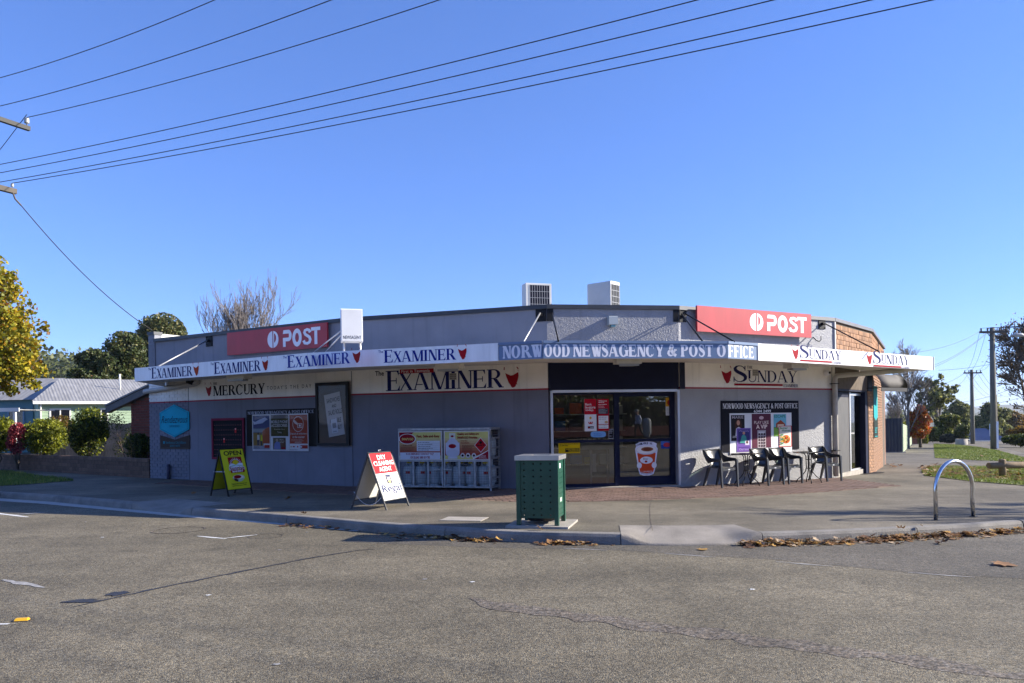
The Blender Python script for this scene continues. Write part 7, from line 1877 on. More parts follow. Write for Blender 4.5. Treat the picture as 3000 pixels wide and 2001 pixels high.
o = empty("bare_autumn_tree", (wx(262, 55), 55, 0)); tag(o, "bare branching tree with orange tint above the corrugated roof", "tree"); mb = MB().mat(M_TWIG); rg = random.Random(66); tp = []
for k in range(5): bare_branches(mb, (rg.uniform(-.6, .6), 0, 1.0), (rg.uniform(-.6, .6), rg.uniform(-.3, .3), 1), 2.0, .06, 3, rg, .5, .12, 4, (3, 4), .014, .66, tp)
mb.tube([(0, 0, -.2), (0, 0, 1.2)], .16, 6); mb.build("trunk", o); tp = np.array([list(t) for t in tp]); rr = np.random.default_rng(4); C = tp[rr.integers(0, len(tp), 1300)] + rr.normal(size=(1300, 3)) * .14; V, F = leaf_quads(C, .13 * (1 + .4 * rr.random(1300)), rr); obj("crown", np_mesh("crown", V, F, GBRN, rr.integers(0, 3, 1300)), o)
# leafless tree behind the shop
o = empty("leafless_tree", (wx(712, 36), 36, .6)); tag(o, "leafless twiggy tree rising behind the shaded parapet", "tree"); mb = MB().mat(mat("grey_twig", (.19, .165, .15), .9, .2)); rg = random.Random(71)
mb.tube([(0, 0, -.3), (0, 0, 2.4)], .14, 8, False)
for k in range(14): bare_branches(mb, (rg.uniform(-.1, .1), 0, 1.7 + .1 * k), (rg.uniform(-.55, .55), rg.uniform(-.35, .35), 1.0), 2.2 + rg.random() * .6, .045, 4, rg, .36, .26, 4, (3, 4), .008, .66)
mb.build("trunk", o)
# wooded hill far behind on the left
def hill(name, pts_px, Y, thick, m, base=-40.):
    mb = MB().mat(m); rng = random.Random(3); rows = []
    N = 90
    for j, dy in enumerate((0, .12, .35, 1.0)):
        row = []
        for i in range(N + 1):
            t = i / N; px = pts_px[0][0] + t * (pts_px[-1][0] - pts_px[0][0])
            for (a, b) in zip(pts_px, pts_px[1:]):
                if a[0] <= px <= b[0]: q = (px - a[0]) / (b[0] - a[0]); q = q * q * (3 - 2 * q); py = a[1] + (b[1] - a[1]) * q
            top = wz_(px, py, Y); h_ = [base, base * .4 + top * .6, top * 1.0, top * .9][j] + rng.uniform(-.01, .01) * (top - base)
            row.append((wx(px, Y) * (1 + dy * thick / Y), Y + dy * thick, h_))
        rows.append(row)
    mb.grid(rows); return tag(mb.build(name), kind='structure')
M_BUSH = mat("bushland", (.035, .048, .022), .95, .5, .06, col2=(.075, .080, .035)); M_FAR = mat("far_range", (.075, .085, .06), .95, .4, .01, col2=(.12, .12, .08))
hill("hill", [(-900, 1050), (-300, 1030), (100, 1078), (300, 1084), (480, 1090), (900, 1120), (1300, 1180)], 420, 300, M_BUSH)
rng = np.random.default_rng(12); n = 26000; pxs = rng.uniform(-250, 560, n); t = rng.random(n)
Yv = 415 - 120 * (1 - t) ** 2 + rng.uniform(0, 60, n); top = np.interp(pxs, [-300, 100, 300, 480, 900], [1035, 1078, 1084, 1090, 1120])
Cz = EYE + (HOR + .0155 * (1500 - pxs) - top - rng.random(n) * 62 + rng.normal(size=n) * 3) * 420 / FPX
C = np.stack([(pxs - 1500) * Yv / FPX, Yv, Cz], 1); V, F = leaf_quads(C, 1.9 * (1 + .4 * rng.random(n)), rng, 1.2); o = obj("bushland_canopy", np_mesh("bushland_canopy", V, F, [GDARK[1], GGUM[0], GGUM[2]], rng.integers(0, 3, n))); tag(o, "distant bush covered hillside behind the houses", "bushland", kind='stuff')

# ------------------------------------------------------------------ verges, leaves
def px_poly(pxs, dz=PATH): return [(q.x, q.y) for q in (gnd(a, b, dz) for a, b in pxs)]
vergeL = px_poly([(218, 1409.5), (150, 1414), (90, 1419), (0, 1424.5), (-160, 1433), (-160, 1378), (0, 1380), (31, 1382), (75, 1388), (119, 1396), (191, 1402)])
verge1 = px_poly([(2709, 1394), (2760, 1400), (2849, 1411), (3000, 1423), (3160, 1437), (3200, 1376), (3000, 1370), (2860, 1369), (2760, 1367), (2716, 1371), (2700, 1381)])
verge2 = px_poly([(2739, 1342), (2860, 1349), (3000, 1353), (3060, 1350), (3000, 1340.5), (2960, 1330), (2923, 1319.5), (2860, 1309), (2800, 1302.5), (2735, 1300.5)])
for nm, P_ in (("verge", vergeL), ("verge", verge1), ("verge", verge2)): sheet(nm, P_, lambda x, y: fz(x, y) + .012, M_LAWN, 1.5)
M_GR = [mat("grass_blade", (.13, .19, .025), .6, .3, 2, trans=.3), mat("grass_blade_dry", (.24, .25, .05), .7, .3, 2, trans=.3), mat("grass_blade_dark", (.06, .10, .016), .6, .3, 2, trans=.3)]
def grass(P, n, h, w, seed, name):
    rng = np.random.default_rng(seed); xs = [p[0] for p in P]; ys = [p[1] for p in P]; pts = []
    Pn = np.array(P)
    while len(pts) < n:
        q = np.column_stack([rng.uniform(min(xs), max(xs), 4000), rng.uniform(min(ys), max(ys), 4000)])
        ins = np.zeros(len(q), bool); j = len(P) - 1
        for i in range(len(P)):
            xi, yi = P[i]; xj, yj = P[j]; c = ((yi > q[:, 1]) != (yj > q[:, 1])) & (q[:, 0] < (xj - xi) * (q[:, 1] - yi) / (yj - yi + 1e-12) + xi); ins ^= c; j = i
        pts += q[ins].tolist()
    q = np.array(pts[:n]); zz = np.array([fz(x, y) for x, y in q]) + .010
    hh = h * (.5 + rng.random(n)); a = rng.uniform(0, 2 * np.pi, n); wv_ = w * (.7 + .6 * rng.random(n)); ln = rng.normal(size=(n, 2)) * .5 * hh[:, None]
    V = np.zeros((n, 3, 3)); V[:, 0] = np.column_stack([q[:, 0] - np.cos(a) * wv_, q[:, 1] - np.sin(a) * wv_, zz]); V[:, 1] = np.column_stack([q[:, 0] + np.cos(a) * wv_, q[:, 1] + np.sin(a) * wv_, zz]); V[:, 2] = np.column_stack([q[:, 0] + ln[:, 0], q[:, 1] + ln[:, 1], zz + hh])
    o = obj(name, np_mesh(name, V.reshape(-1, 3), np.arange(3 * n).reshape(n, 3), M_GR, rng.choice(3, n, p=[.5, .3, .2]))); return o
tag(grass(vergeL, 9000, .06, .012, 1, "grass"), "rough grass strip between kerb path and garden wall", "grass", kind='stuff'); tag(grass(verge1, 16000, .06, .009, 2, "grass"), "long grass under the log barrier", "grass", kind='stuff'); tag(grass(verge2, 26000, .035, .02, 3, "grass"), "mown lawn verge along the side street", "grass", kind='stuff')
M_FL = [mat("fallen_leaf", (.26, .13, .045), .7, .35, 6, trans=.15), mat("fallen_leaf_brown", (.13, .062, .028), .75, .35, 6, trans=.1), mat("fallen_leaf_gold", (.42, .24, .06), .65, .3, 6, trans=.2), mat("fallen_leaf_pale", (.40, .29, .18), .7, .3, 6, trans=.1)]
LO = [(0, -.5), (.10, -.28), (.42, -.30), (.30, -.08), (.5, .12), (.24, .16), (.20, .36), (0, .52), (-.18, .34), (-.26, .16), (-.48, .14), (-.30, -.06), (-.44, -.28), (-.10, -.28)]
def leaf_litter(name, P, S, seed, lift=.5, lab=None):
    """lobed, curled leaves lying at points P (x,y,z)"""
    rng = np.random.default_rng(seed); n = len(P); k = len(LO); L = np.array(LO)
    V = np.zeros((n, k + 1, 3)); a = rng.uniform(0, 2 * np.pi, n); s = S * (.35 + 1.2 * rng.random(n) ** 1.5); curl = rng.uniform(-.2, 1.6, n) * lift; tx = rng.normal(size=n) * .35 * lift; ty = rng.normal(size=n) * .35 * lift
    lx = L[None, :, 0] * s[:, None]; ly = L[None, :, 1] * s[:, None]; lz = curl[:, None] * (lx ** 2 + ly ** 2) / s[:, None] * 1.2 + tx[:, None] * lx + ty[:, None] * ly
    lz -= lz.min(1, keepdims=True)
    V[:, :k, 0] = P[:, None, 0] + lx * np.cos(a)[:, None] - ly * np.sin(a)[:, None]; V[:, :k, 1] = P[:, None, 1] + lx * np.sin(a)[:, None] + ly * np.cos(a)[:, None]; V[:, :k, 2] = P[:, None, 2] + lz
    V[:, k] = P; V[:, k, 2] += lz.mean(1) * .5
    base = np.arange(n)[:, None] * (k + 1); F = np.concatenate([np.stack([base[:, 0] + i, base[:, 0] + (i + 1) % k, base[:, 0] + k], 1)[:, None] for i in range(k)], 1).reshape(-1, 3)
    mi = np.repeat(rng.choice(4, n, p=[.38, .26, .2, .16]), k)
    o = obj(name, np_mesh(name, V.reshape(-1, 3), F, M_FL, mi)); return o
def litter_along(a, b, n, width, seed, pile=.06, clump=None):
    L = sub_line(KP, a, b, 0.); rng = np.random.default_rng(seed); out = []
    for _ in range(n):
        t = rng.random() if clump is None else float(np.clip(rng.choice(clump) + rng.normal() * .05, 0, 1))
        i = min(int(t * (len(L) - 1)), len(L) - 2); p = L[i].lerp(L[i + 1], t * (len(L) - 1) - i); q = (L[i + 1] - L[i]); q.z = 0; q.normalize()
        d = abs(rng.normal()) * width; out.append((p.x + q.y * (d + .03), p.y - q.x * (d + .03), gz(p.x, p.y) + .004 + rng.random() * pile * max(0, 1 - d / (2 * width))))
    return np.array(out)
tag(leaf_litter("leaf_litter", litter_along(13.4, 22, 1500, .10, 1, .06), .082, 11), "drift of dry brown leaves in the gutter right of the ramp", "leaf litter", kind='stuff')
tag(leaf_litter("leaf_litter", litter_along(6.1, 11, 300, .09, 2, .035, [.03, .32, .36, .42, .5, .78, .82]), .085, 12), "scattered dry leaves along the gutter below the sandwich boards", "leaf litter", kind='stuff')
def scatter(P, n, seed, dz=.03):
    rng = np.random.default_rng(seed); xs = [p[0] for p in P]; ys = [p[1] for p in P]; out = []
    while len(out) < n:
        x, y = rng.uniform(min(xs), max(xs)), rng.uniform(min(ys), max(ys))
        if inside(x, y, P): out.append((x, y, fz(x, y) + .012 + rng.random() * dz))
    return np.array(out)
vl = px_poly([(2709, 1394), (2760, 1399), (2900, 1408), (3000, 1414), (3100, 1420), (3100, 1390), (2960, 1382), (2860, 1374), (2716, 1372), (2700, 1380)])
tag(leaf_litter("leaf_litter", scatter(vl, 800, 3, .05), .11, 13), "pale brown leaves heaped over the grass by the log barrier", "leaf litter", kind='stuff')
tag(leaf_litter("leaf_litter", np.concatenate([scatter(px_poly([(2590, 1374), (2650, 1374), (2650, 1364), (2596, 1362)]), 26, 4), scatter(px_poly([(2690, 1384), (2716, 1372), (2760, 1366), (2740, 1360), (2690, 1370)]), 40, 6)]), .13, 14), "few dry leaves on the shaded side path", "leaf litter", kind='stuff')
tag(leaf_litter("leaf_litter", scatter(verge2, 60, 7, .01), .14, 24), "single leaves dotted over the mown verge", "leaf litter", kind='stuff')
for k, (px, py, s) in enumerate([(1168, 1583, .17), (1062, 1574, .15), (890, 1508, .13), (1776, 1593, .15), (2058, 1612, .15), (2940, 1657, .18), (2627, 1600, .16), (1582, 1554, .15), (567, 1449, .14), (845, 1465, .13), (2640, 1551, .17), (1380, 1584, .14), (2760, 1594, .15), (2700, 1545, .12), (309, 1948, .05)]):
    on_path = (py < 1556 and not (px < 560)) or (px < 900 and py < 1500); c = gnd(px, py, PATH if on_path else 0.)
    o = leaf_litter("fallen_leaf", np.array([(c.x, c.y, c.z + .012)]), s, 100 + k, .9); tag(o, "single curled dry leaf lying on the %s" % ("footpath" if on_path else "road"), "leaf", "single leaves on the %s" % ("footpath" if on_path else "road"))
# ------------------------------------------------------------------ right side: side street
# metal sheet fence panels and gate beside the path
def gy(px, py): return gnd(px, py, PATH)
fa, fb = gy(2646, 1326.5), gy(2608, 1324)
fp = empty("sheet_metal_gate", (fa.x, fa.y, fa.z)); tag(fp, "dark blue-grey ribbed sheet metal gate beside the side path", "gate")
gdir = Vector((-1, -.02, 0)).normalized(); gw = 2.2; ghh = wz_(2630, 1226, fa.y) - fa.z
M_CB = mat("dark_sheet_metal", (.028, .032, .048), .45, .1, 3, metal=.2)
for k in range(11):
    x = -gw + k * .2; MB().mat(M_CB).prism([(x + .004, 0), (x + .05, 0), (x + .075, -.025), (x + .125, -.025), (x + .15, 0), (x + .196, 0), (x + .196, .012), (x + .004, .012)], .05, ghh - .03).build("ribbed_sheet", fp)
MB().mat(M_CB).box(-gw, .0, -.03, .03, ghh - .028, ghh + .01).build("top_rail", fp); MB().mat(M_CONC).box(-gw, .1, -.12, .12, -.05, .045).build("plinth", fp)
far_f = gy(2671, 1302.5); nd = (far_f - fa); nd.z = 0; FL = nd.length; nd.normalize()
pf = empty("pale_slat_fence", (fa.x, fa.y, fa.z), math.atan2(nd.y, nd.x)); tag(pf, "pale green slatted fence receding along the side path", "fence"); M_PG = mat("pale_green_paint", (.46, .46, .30), .6, .12, 4, rnd=.08); M_GG = mat("mid_green_paint", (.14, .30, .20), .6, .1, 4)
hgt = wz_(2647, 1240, fa.y) - fa.z; k = 0; x = .05
while x < FL:
    MB().mat(M_PG if k % 3 else M_GG).box(x, x + .14, -.012, .012, .04 + gz(fa.x + nd.x * x, fa.y + nd.y * x) - gz(fa.x, fa.y), hgt * .98 + gz(fa.x + nd.x * x, fa.y + nd.y * x) - gz(fa.x, fa.y)).build("slat", pf); x += .17; k += 1
for q in (0, FL * .33, FL * .66, FL): zg_ = gz(fa.x + nd.x * q, fa.y + nd.y * q) - gz(fa.x, fa.y); MB().mat(M_PG).box(q - .045, q + .045, .013, .10, zg_ - .1, zg_ + hgt).build("post", pf)
bp_ = gy(2677, 1300.5); o = empty("brick_pillar", (bp_.x, bp_.y, bp_.z)); tag(o, "orange brick letterbox pillar at the end of the pale fence", "pillar"); ph = wz_(2677, 1245, bp_.y) - bp_.z; z = 0; k = 0
M_OB = mat("orange_brick", (.30, .12, .07), .9, .2, 6, rnd=.2); MB().mat(M_MORTAR).box(-.25, .25, -.25, .25, 0, ph).build("core", o)
while z < ph - .05:
    for a in ((-.26, -.005), (.005, .26)) if k % 2 else ((-.26, -.14), (-.13, .12), (.13, .26)): MB().mat(M_OB).box(a[0], a[1], -.262, .262, z, z + .076).build("brick", o)
    z += .086; k += 1
MB().mat(M_CONC).box(-.29, .29, -.29, .29, ph + .0, ph + .06).build("cap", o)
def box_hedge(name, lab, px0, px1, pyt, pyb, n, size, mats, seed, depth=1.2, weights=None, group=None, dY=0.):
    c = gy((px0 + px1) / 2, pyb); Y = c.y + dY; X0, X1 = wx(px0, Y), wx(px1, Y); zt = wz_((px0 + px1) / 2, pyt, Y) - c.z
    o = empty(name, ((X0 + X1) / 2, Y + depth / 2, c.z)); tag(o, lab, "hedge", group); rng = np.random.default_rng(seed); w_ = (X1 - X0) / 2; d_ = depth / 2
    m = n; f = rng.random(m); P = np.column_stack([rng.uniform(-w_, w_, m), rng.uniform(-d_, d_, m), rng.uniform(0, zt, m)])
    a = f < .45; P[a, 1] = -d_ + rng.normal(size=a.sum()) * .04; b = (f >= .45) & (f < .75); P[b, 2] = zt + rng.normal(size=b.sum()) * .04; c_ = (f >= .75) & (f < .95); P[c_, 0] = w_ * np.sign(P[c_, 0]) + rng.normal(size=c_.sum()) * .04
    V, F = leaf_quads(P, size * (1 + .4 * rng.random(m)), rng); obj("foliage", np_mesh("foliage", V, F, mats, rng.choice(len(mats), m, p=weights)), o)
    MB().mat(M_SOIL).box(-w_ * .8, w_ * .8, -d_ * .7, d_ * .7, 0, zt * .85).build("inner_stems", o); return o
box_hedge("clipped_hedge", "bright clipped hedge standing beside the brick pillar", 2686, 2718, 1252, 1300, 5200, .09, GHEDGE, 81, 2.0)
box_hedge("clipped_hedge", "dark clipped hedge further along the side path", 2719, 2778, 1253, 1297, 5200, .12, [GHEDGE[2], GDARK[0], GHEDGE[0]], 82, 2.0, dY=4)
def fshrub(name, lab, px0, px1, pyt, pyb, n, size, mats, seed, dY=0., cat="shrub", weights=None, lumps=5, group=None):
    c = gy((px0 + px1) / 2, pyb); Y = c.y + dY; X0, X1 = wx(px0, Y), wx(px1, Y); zt, zb = wz_((px0 + px1) / 2, pyt, Y), wz_((px0 + px1) / 2, pyb, Y)
    g = fz((X0 + X1) / 2, Y); o = empty(name, ((X0 + X1) / 2, Y, g)); tag(o, lab, cat, group); rx = (X1 - X0) / 2; rz_ = (zt - zb) / 2; cz = (zt + zb) / 2 - g; rng = random.Random(seed)
    blobs = [(0, 0, cz, rx * .85, rx * .8, rz_ * .9)] + [(rng.uniform(-.6, .6) * rx, rng.uniform(-.6, .3) * rx, cz + rng.uniform(-.5, .6) * rz_, rx * .42, rx * .4, rz_ * .42) for _ in range(lumps)]
    mb = MB().mat(M_BARK); limbs((0, 0, -.1), [(b[0], b[1], b[2]) for b in blobs], .04, mb, rng, n=5); mb.build("stem", o); crown("foliage", o, blobs, n, size, mats, seed, weights, shell=.7, spread=.26, sub=36); return o
fshrub("round_hedge", "yellow-green rounded hedge above the dark metal gate", 2598, 2655, 1188, 1300, 6000, .10, GHEDGE, 83, dY=-4, weights=[.35, .55, .1])
fshrub("camellia_bush", "dark glossy bush with pale flecks behind the pale fence", 2640, 2684, 1205, 1300, 4600, .10, [GHEDGE[2], GHEDGE[0], leaf("pale_fleck", (.35, .36, .2))], 84, weights=[.5, .38, .12])
fshrub("grey_round_shrub", "grey-green ball shaped shrub on the corner lawn", 2752, 2802, 1270, 1299, 4200, .13, [leaf("greygreen", (.11, .12, .075)), leaf("greygreen2", (.07, .075, .05))], 85, lumps=2)
fshrub("glossy_bush", "dark glossy bush above the round concrete planter", 2795, 2840, 1243, 1300, 4200, .16, [GHEDGE[2], GHEDGE[0], GDARK[1]], 86, dY=3)
c = gy(2817, 1303); o = empty("round_planter", (c.x, c.y, c.z)); tag(o, "round pale concrete planter wall at the corner lawn", "planter"); rp2 = (wx(2833, c.y) - wx(2801, c.y)) / 2; hh2 = wz_(2817, 1286, c.y) - c.z
MB().mat(M_CONC).lathe([(rp2, -.2), (rp2, hh2), (rp2 - .2, hh2), (rp2 - .2, hh2 - .2)], 28).build("ring_wall", o); MB().mat(M_SOIL).lathe([(0, hh2 - .1), (rp2 - .19, hh2 - .1)], 28).build("soil", o)
far_tree("orange_maple", "orange and scarlet autumn tree over the clipped hedges", 2658, 2734, 1180, 1292, 62, 9000, .17, GORG, 91, trunk=.14, weights=[.34, .22, .2, .24], cat="tree")
far_tree("gum_tree", "open crowned gum tree with pale trunk behind the orange tree", 2672, 2812, 1090, 1240, 112, 5200, .42, GGUM, 92, trunk=.36, bark=M_BARKP, lumps=10, spread=.16, shell=.4, sub=14)
far_tree("broad_gum", "dense broad gum standing behind the rounded green tree", 2762, 2850, 1172, 1290, 150, 11000, .5, GGUM, 93, lumps=9)
far_tree("broad_gum", "dense broad gum standing between the two power poles", 2842, 2962, 1172, 1290, 165, 15000, .55, GGUM, 94, lumps=11, weights=[.4, .42, .18])
far_tree("rounded_tree", "rounded mid green tree above the dark hedge", 2732, 2832, 1206, 1292, 92, 10000, .28, [GHEDGE[0], GHEDGE[2], GGUM[1]], 95, lumps=8)
far_tree("russet_trees", "russet autumn tree on the slope behind the iron roof", 2920, 3010, 1200, 1270, 210, 6500, .7, GBRN, 96, lumps=9)
far_tree("gold_shrub", "golden brown spreading shrub beside the side road", 2944, 3050, 1243, 1300, 84, 6500, .22, GBRN + [leaf("golden", (.38, .22, .02))], 97, lumps=7, trunk=.1, cat="shrub")
fshrub("dark_roadside_shrub", "dark low shrub at the far kerb of the side road", 2938, 3040, 1272, 1306, 4200, .24, [GHEDGE[2], GDARK[0], GHEDGE[0]], 98, dY=0)
def bare_tree(name, lab, px, Y, g, H, seed, nb, spread, up, bark, L0, depth=4, kids=(2, 4), r0=.07, start=.25, leaves=None, lean=.5, minr=.012, trunk=.12, ratio=.66):
    o = empty(name, (wx(px, Y), Y, g)); tag(o, lab, "tree"); rg = random.Random(seed); mb = MB().mat(bark); tp = []
    mb.tube([(0, 0, -.3), (.03 * H * .1, 0, H * .5), (0, 0, H * .85)], [trunk, trunk * .6, trunk * .2], 8, False)
    for k in range(nb):
        t = start + (1 - start) * k / nb; bare_branches(mb, (0, 0, H * .8 * t), (rg.uniform(-1, 1) * lean, rg.uniform(-1, 1) * lean, 1.0), L0 * (1.15 - .5 * t) * H, r0 * (1.1 - .6 * t), depth, rg, spread, up, 4, kids, minr, ratio, tp)
    mb.build("trunk", o)
    if leaves:
        tp = np.array([list(q) for q in tp]); rr = np.random.default_rng(seed); n = leaves[0]; C = tp[rr.integers(0, len(tp), n)] + rr.normal(size=(n, 3)) * leaves[2]; V, F = leaf_quads(C, leaves[1] * (1 + .4 * rr.random(n)), rr); obj("crown", np_mesh("crown", V, F, leaves[3], rr.integers(0, len(leaves[3]), n)), o)
    return o
bare_tree("birch_tree", "leafless pale birch rising behind the side canopy", 2660, 58, gz(30, 58), 7.6, 101, 14, .42, .16, mat("birch_bark", (.20, .17, .15), .8, .3, 5), .26, 4, (3, 4), .045, .2, None, .45, .010, .11)
bare_tree("bare_shrub_tree", "grey leafless thicket behind the orange tree", 2628, 70, gz(36, 70), 5.0, 102, 10, .5, .2, MATS["grey_twig"], .3, 4, (3, 4), .04, .1, None, .6, .012, .08)
bare_tree("oak_tree", "large nearly bare oak with dark brown leaves at the road's far side", 3010, 60, gz(40, 60), 9.6, 103, 13, .55, .10, M_BARK, .34, 4, (3, 5), .10, .22, (2600, .17, .25, GBRN[:2] + [leaf("dead_brown", (.09, .045, .02))]), .9, .024, .24)
# iron roofed house down the street
c = gy(2895, 1303); Y = 120.0; g = gz(wx(2895, Y), Y); o = empty("iron_roof_house", (wx(2895, Y), Y, g)); tag(o, "low house with wide blue-grey iron roof beyond the power poles", "house"); w_ = wx(2952, Y) - wx(2845, Y); ze, zr_ = wz_(2895, 1290, Y) - g, wz_(2895, 1257, Y) - g
rows = []
for j in range(60): x = -w_ / 2 + w_ * j / 59; q = .05 * (j % 2); rows.append([(x, -.4, ze + q), (x, 5.5, zr_ + q)])
MB().mat(mat("bluegrey_iron", (.17, .175, .23), .5, .1, .5)).grid(rows, smooth=False).build("roof", o); MB().mat(mat("cream_wall", (.5, .47, .4), .8, .1)).box(-w_ / 2 + .3, w_ / 2 - .5, 0, 8, -1.5, ze - .05).build("wall", o); MB().mat(M_TRIM).box(-w_ / 2, w_ / 2, -.55, -.41, ze - .2, ze).build("gutter", o); MB().mat(M_TRIM).tube([(1.2, 1.5, ze + .6), (1.2, 1.5, zr_ + .8)], .09, 6).build("vent_pipe", o)
for k in range(3): MB().mat(M_WGL).box(-w_ / 2 + 1 + k * 1.7, -w_ / 2 + 2.1 + k * 1.7, -.03, -.001, .0, ze - .5).build("window", o)
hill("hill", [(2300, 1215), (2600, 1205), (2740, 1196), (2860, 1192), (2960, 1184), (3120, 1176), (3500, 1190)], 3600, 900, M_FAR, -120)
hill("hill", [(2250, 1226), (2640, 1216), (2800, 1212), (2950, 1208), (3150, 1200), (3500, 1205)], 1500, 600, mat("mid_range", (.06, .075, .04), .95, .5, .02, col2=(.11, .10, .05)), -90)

# ------------------------------------------------------------------ power poles and lines
M_POLE = mat("weathered_pole", (.15, .145, .118), .9, .25, 2, .4, 14, stretch=(4, 4, .5)); M_XARM = mat("old_crossarm", (.10, .085, .07), .9, .25, 4); M_WIRE = mat("cable", (.012, .012, .014), .6, .05); M_PORC = mat("porcelain", (.36, .37, .37), .25, .1)
def wire(p, q, sag, r=.012, n=18, name="power_line", lab=None, group=None):
    p, q = Vector(p), Vector(q); pts = [p.lerp(q, k / n) - Vector((0, 0, sag * 4 * (k / n) * (1 - k / n))) for k in range(n + 1)]
    o = MB().mat(M_WIRE).tube(pts, r, 5, False).build(name); tag(o, lab or "thin black overhead line between the street poles", "power line", group or "lines along the side street"); return o
def pole(name, lab, px, py0, py1, Y, arm, lamp=None, r=.16, dark=False, yaw=0.):
    b = at(px, py1, Y); t = at(px, py0, Y); g = gz(b.x, Y) + .1; H = t.z - g
    o = empty(name, (b.x, Y, g), yaw); tag(o, lab, "power pole", "power poles in the side street")
    MB().mat(M_POLE if not dark else M_XARM).tube([(0, 0, -.3), (0, 0, H * .5), (0, 0, H)], [r * 1.15, r, r * .8], 12).build("pole", o)
    ends = []
    if arm:
        MB().mat(M_XARM).box(-arm, arm, -.14 - r * .5, -.02 - r * .5, H - .42, H - .28).build("crossarm", o)
        for x in (-arm + .12, -arm * .42, arm * .42, arm - .12):
            MB().mat(M_XARM).lathe([(0, H - .28), (.045, H - .28), (.05, H - .12), (.02, H - .06), (0, H - .06)], 8, Matrix.Translation((x, -.08 - r * .5, 0))).build("insulator", o); ends.append(Vector((b.x + x * math.cos(yaw), Y + x * math.sin(yaw) - .08, g + H - .06)))
        for s_ in (-1, 1): MB().mat(M_XARM).tube([(s_ * arm * .5, -.1 - r * .5, H - .40), (0, -.1 - r * .5, H - .95)], .02, 5).build("brace", o)
    if lamp:
        MB().mat(M_STEEL).tube([(0, 0, H - 1.5), (.5, 0, H - 1.35), (1.5, 0, H - .85), (lamp, 0, H - .62)], .035, 6).build("lamp_arm", o); MB().mat(M_PORC).tube([(lamp - .05, 0, H - .62), (lamp + .3, 0, H - .56), (lamp + .75, 0, H - .58), (lamp + .95, 0, H - .64)], [.05, .13, .15, .04], 8).build("lamp_head", o)
    return o, b, g, H, ends
oA, bA, gA, HA, eA = pole("power_pole", "tall weathered power pole carrying a street lamp beside the verge", 2912, 959, 1317, 54.5, 1.0, 1.35, .19)
oB, bB, gB, HB, eB = pole("power_pole", "weathered power pole with crossarm further down the side street", 2850, 1083, 1303, 81, .95, None, .19)
pole("power_pole", "short dark pole standing just behind the lamp pole", 2919, 1157, 1294, 105, None, None, .2, True); pole("power_pole", "small distant pole among the gum trees", 2822, 1193, 1262, 150, None, None, .22)
MB().mat(M_PANELW).box(.05, .2, -.24, -.19, 0.1, 2.0).build("cable_guard", oA)
for k in range(4):
    wire(eA[k], eB[k], .9, .011); wire(eA[k], Vector((44 + k * .5, 14 - k * 1.0, 8.4)), 1.0, .012)
    wire(eB[k], Vector((76 + k, 122, gz(76, 122) + 7.0)), .8, .014)
wire(eA[0] - Vector((0, 0, .2)), at(2560, 1035, 36), .5, .011, lab="service line from the lamp pole to the roofs behind the shop"); wire(eA[1] - Vector((0, 0, .35)), at(2600, 1110, 40), .6, .011, lab="service line from the lamp pole to the roofs behind the shop"); wire(eA[1] - Vector((0, 0, .3)), at(2604, 1100, 41), .6, .011, lab="service line from the lamp pole to the roofs behind the shop")
for k, (a, b) in enumerate((((2750, 1085), (3050, 1030)), ((2760, 1182), (2960, 1140)), ((2720, 1200), (2990, 1165)))): wire(at(*a, 110), at(*b, 110), .5, .02, lab="faint line crossing the far end of the side street")
wire(eB[0] - Vector((0, 0, .3)), at(2745, 1125, 95), .3, .012, lab="faint line from the far pole to the gum tree side"); wire(eB[1] - Vector((0, 0, .3)), at(2800, 1130, 95), .3, .012, lab="faint line from the far pole to the gum tree side")
# pole out of frame on the left whose crossarms reach into the picture
pl_b = Vector((-12.36, 17.9, .14)); op = empty("power_pole", pl_b, R(64)); tag(op, "timber power pole whose crossarm tips with white insulators enter at the picture edge", "power pole")
HL = 9.6; MB().mat(M_POLE).tube([(0, 0, -.3), (0, 0, HL * .5), (0, 0, HL + .2)], [.17, .15, .12], 12).build("pole", op)
OPM = Matrix.LocRotScale(Vector(pl_b), Matrix.Rotation(R(64), 3, 'Z').to_quaternion(), None); OPI = OPM.inverted()
Yp = 18.9
def loc(px, py, Y=Yp): return OPI @ at(px, py, Y)
tipH = loc(86, 379); baseH = Vector((-1.0, tipH.y, tipH.z + .0)); 
MB().mat(M_BLACK).box(tipH.x - 2.3, tipH.x, tipH.y - .05, tipH.y + .05, tipH.z - .04, tipH.z + .06).build("crossarm", op)
tipL = loc(46, 562); MB().mat(M_XARM).box(tipL.x - 2.4, tipL.x, tipL.y - .06, tipL.y + .06, tipL.z - .06, tipL.z + .06).build("crossarm", op)
def ins(p, s, m, name): MB().mat(m).lathe([(0, 0), (.02 * s, 0), (.02 * s, .10 * s), (.085 * s, .11 * s), (.09 * s, .13 * s), (.07 * s, .145 * s), (.09 * s, .165 * s), (.09 * s, .18 * s), (.07 * s, .195 * s), (.088 * s, .215 * s), (.085 * s, .23 * s), (.065 * s, .245 * s), (.08 * s, .265 * s), (.07 * s, .285 * s), (.03 * s, .30 * s), (0, .31 * s)], 14, Matrix.Translation(p)).build(name, op)
iH = [Vector((tipH.x - .06, tipH.y, tipH.z + .06)), Vector((tipH.x - .78, tipH.y, tipH.z + .06)), Vector((tipH.x - 2.2, tipH.y, tipH.z + .06))]
for p in iH: ins(p, .68, M_PORC, "insulator")
iL = [Vector((tipL.x - .08, tipL.y, tipL.z + .06)), Vector((tipL.x - .55, tipL.y, tipL.z + .06)), Vector((tipL.x - 1.4, tipL.y, tipL.z + .06)), Vector((tipL.x - 2.0, tipL.y, tipL.z + .06))]
for p in iL: ins(p, .42, M_PORC, "insulator")
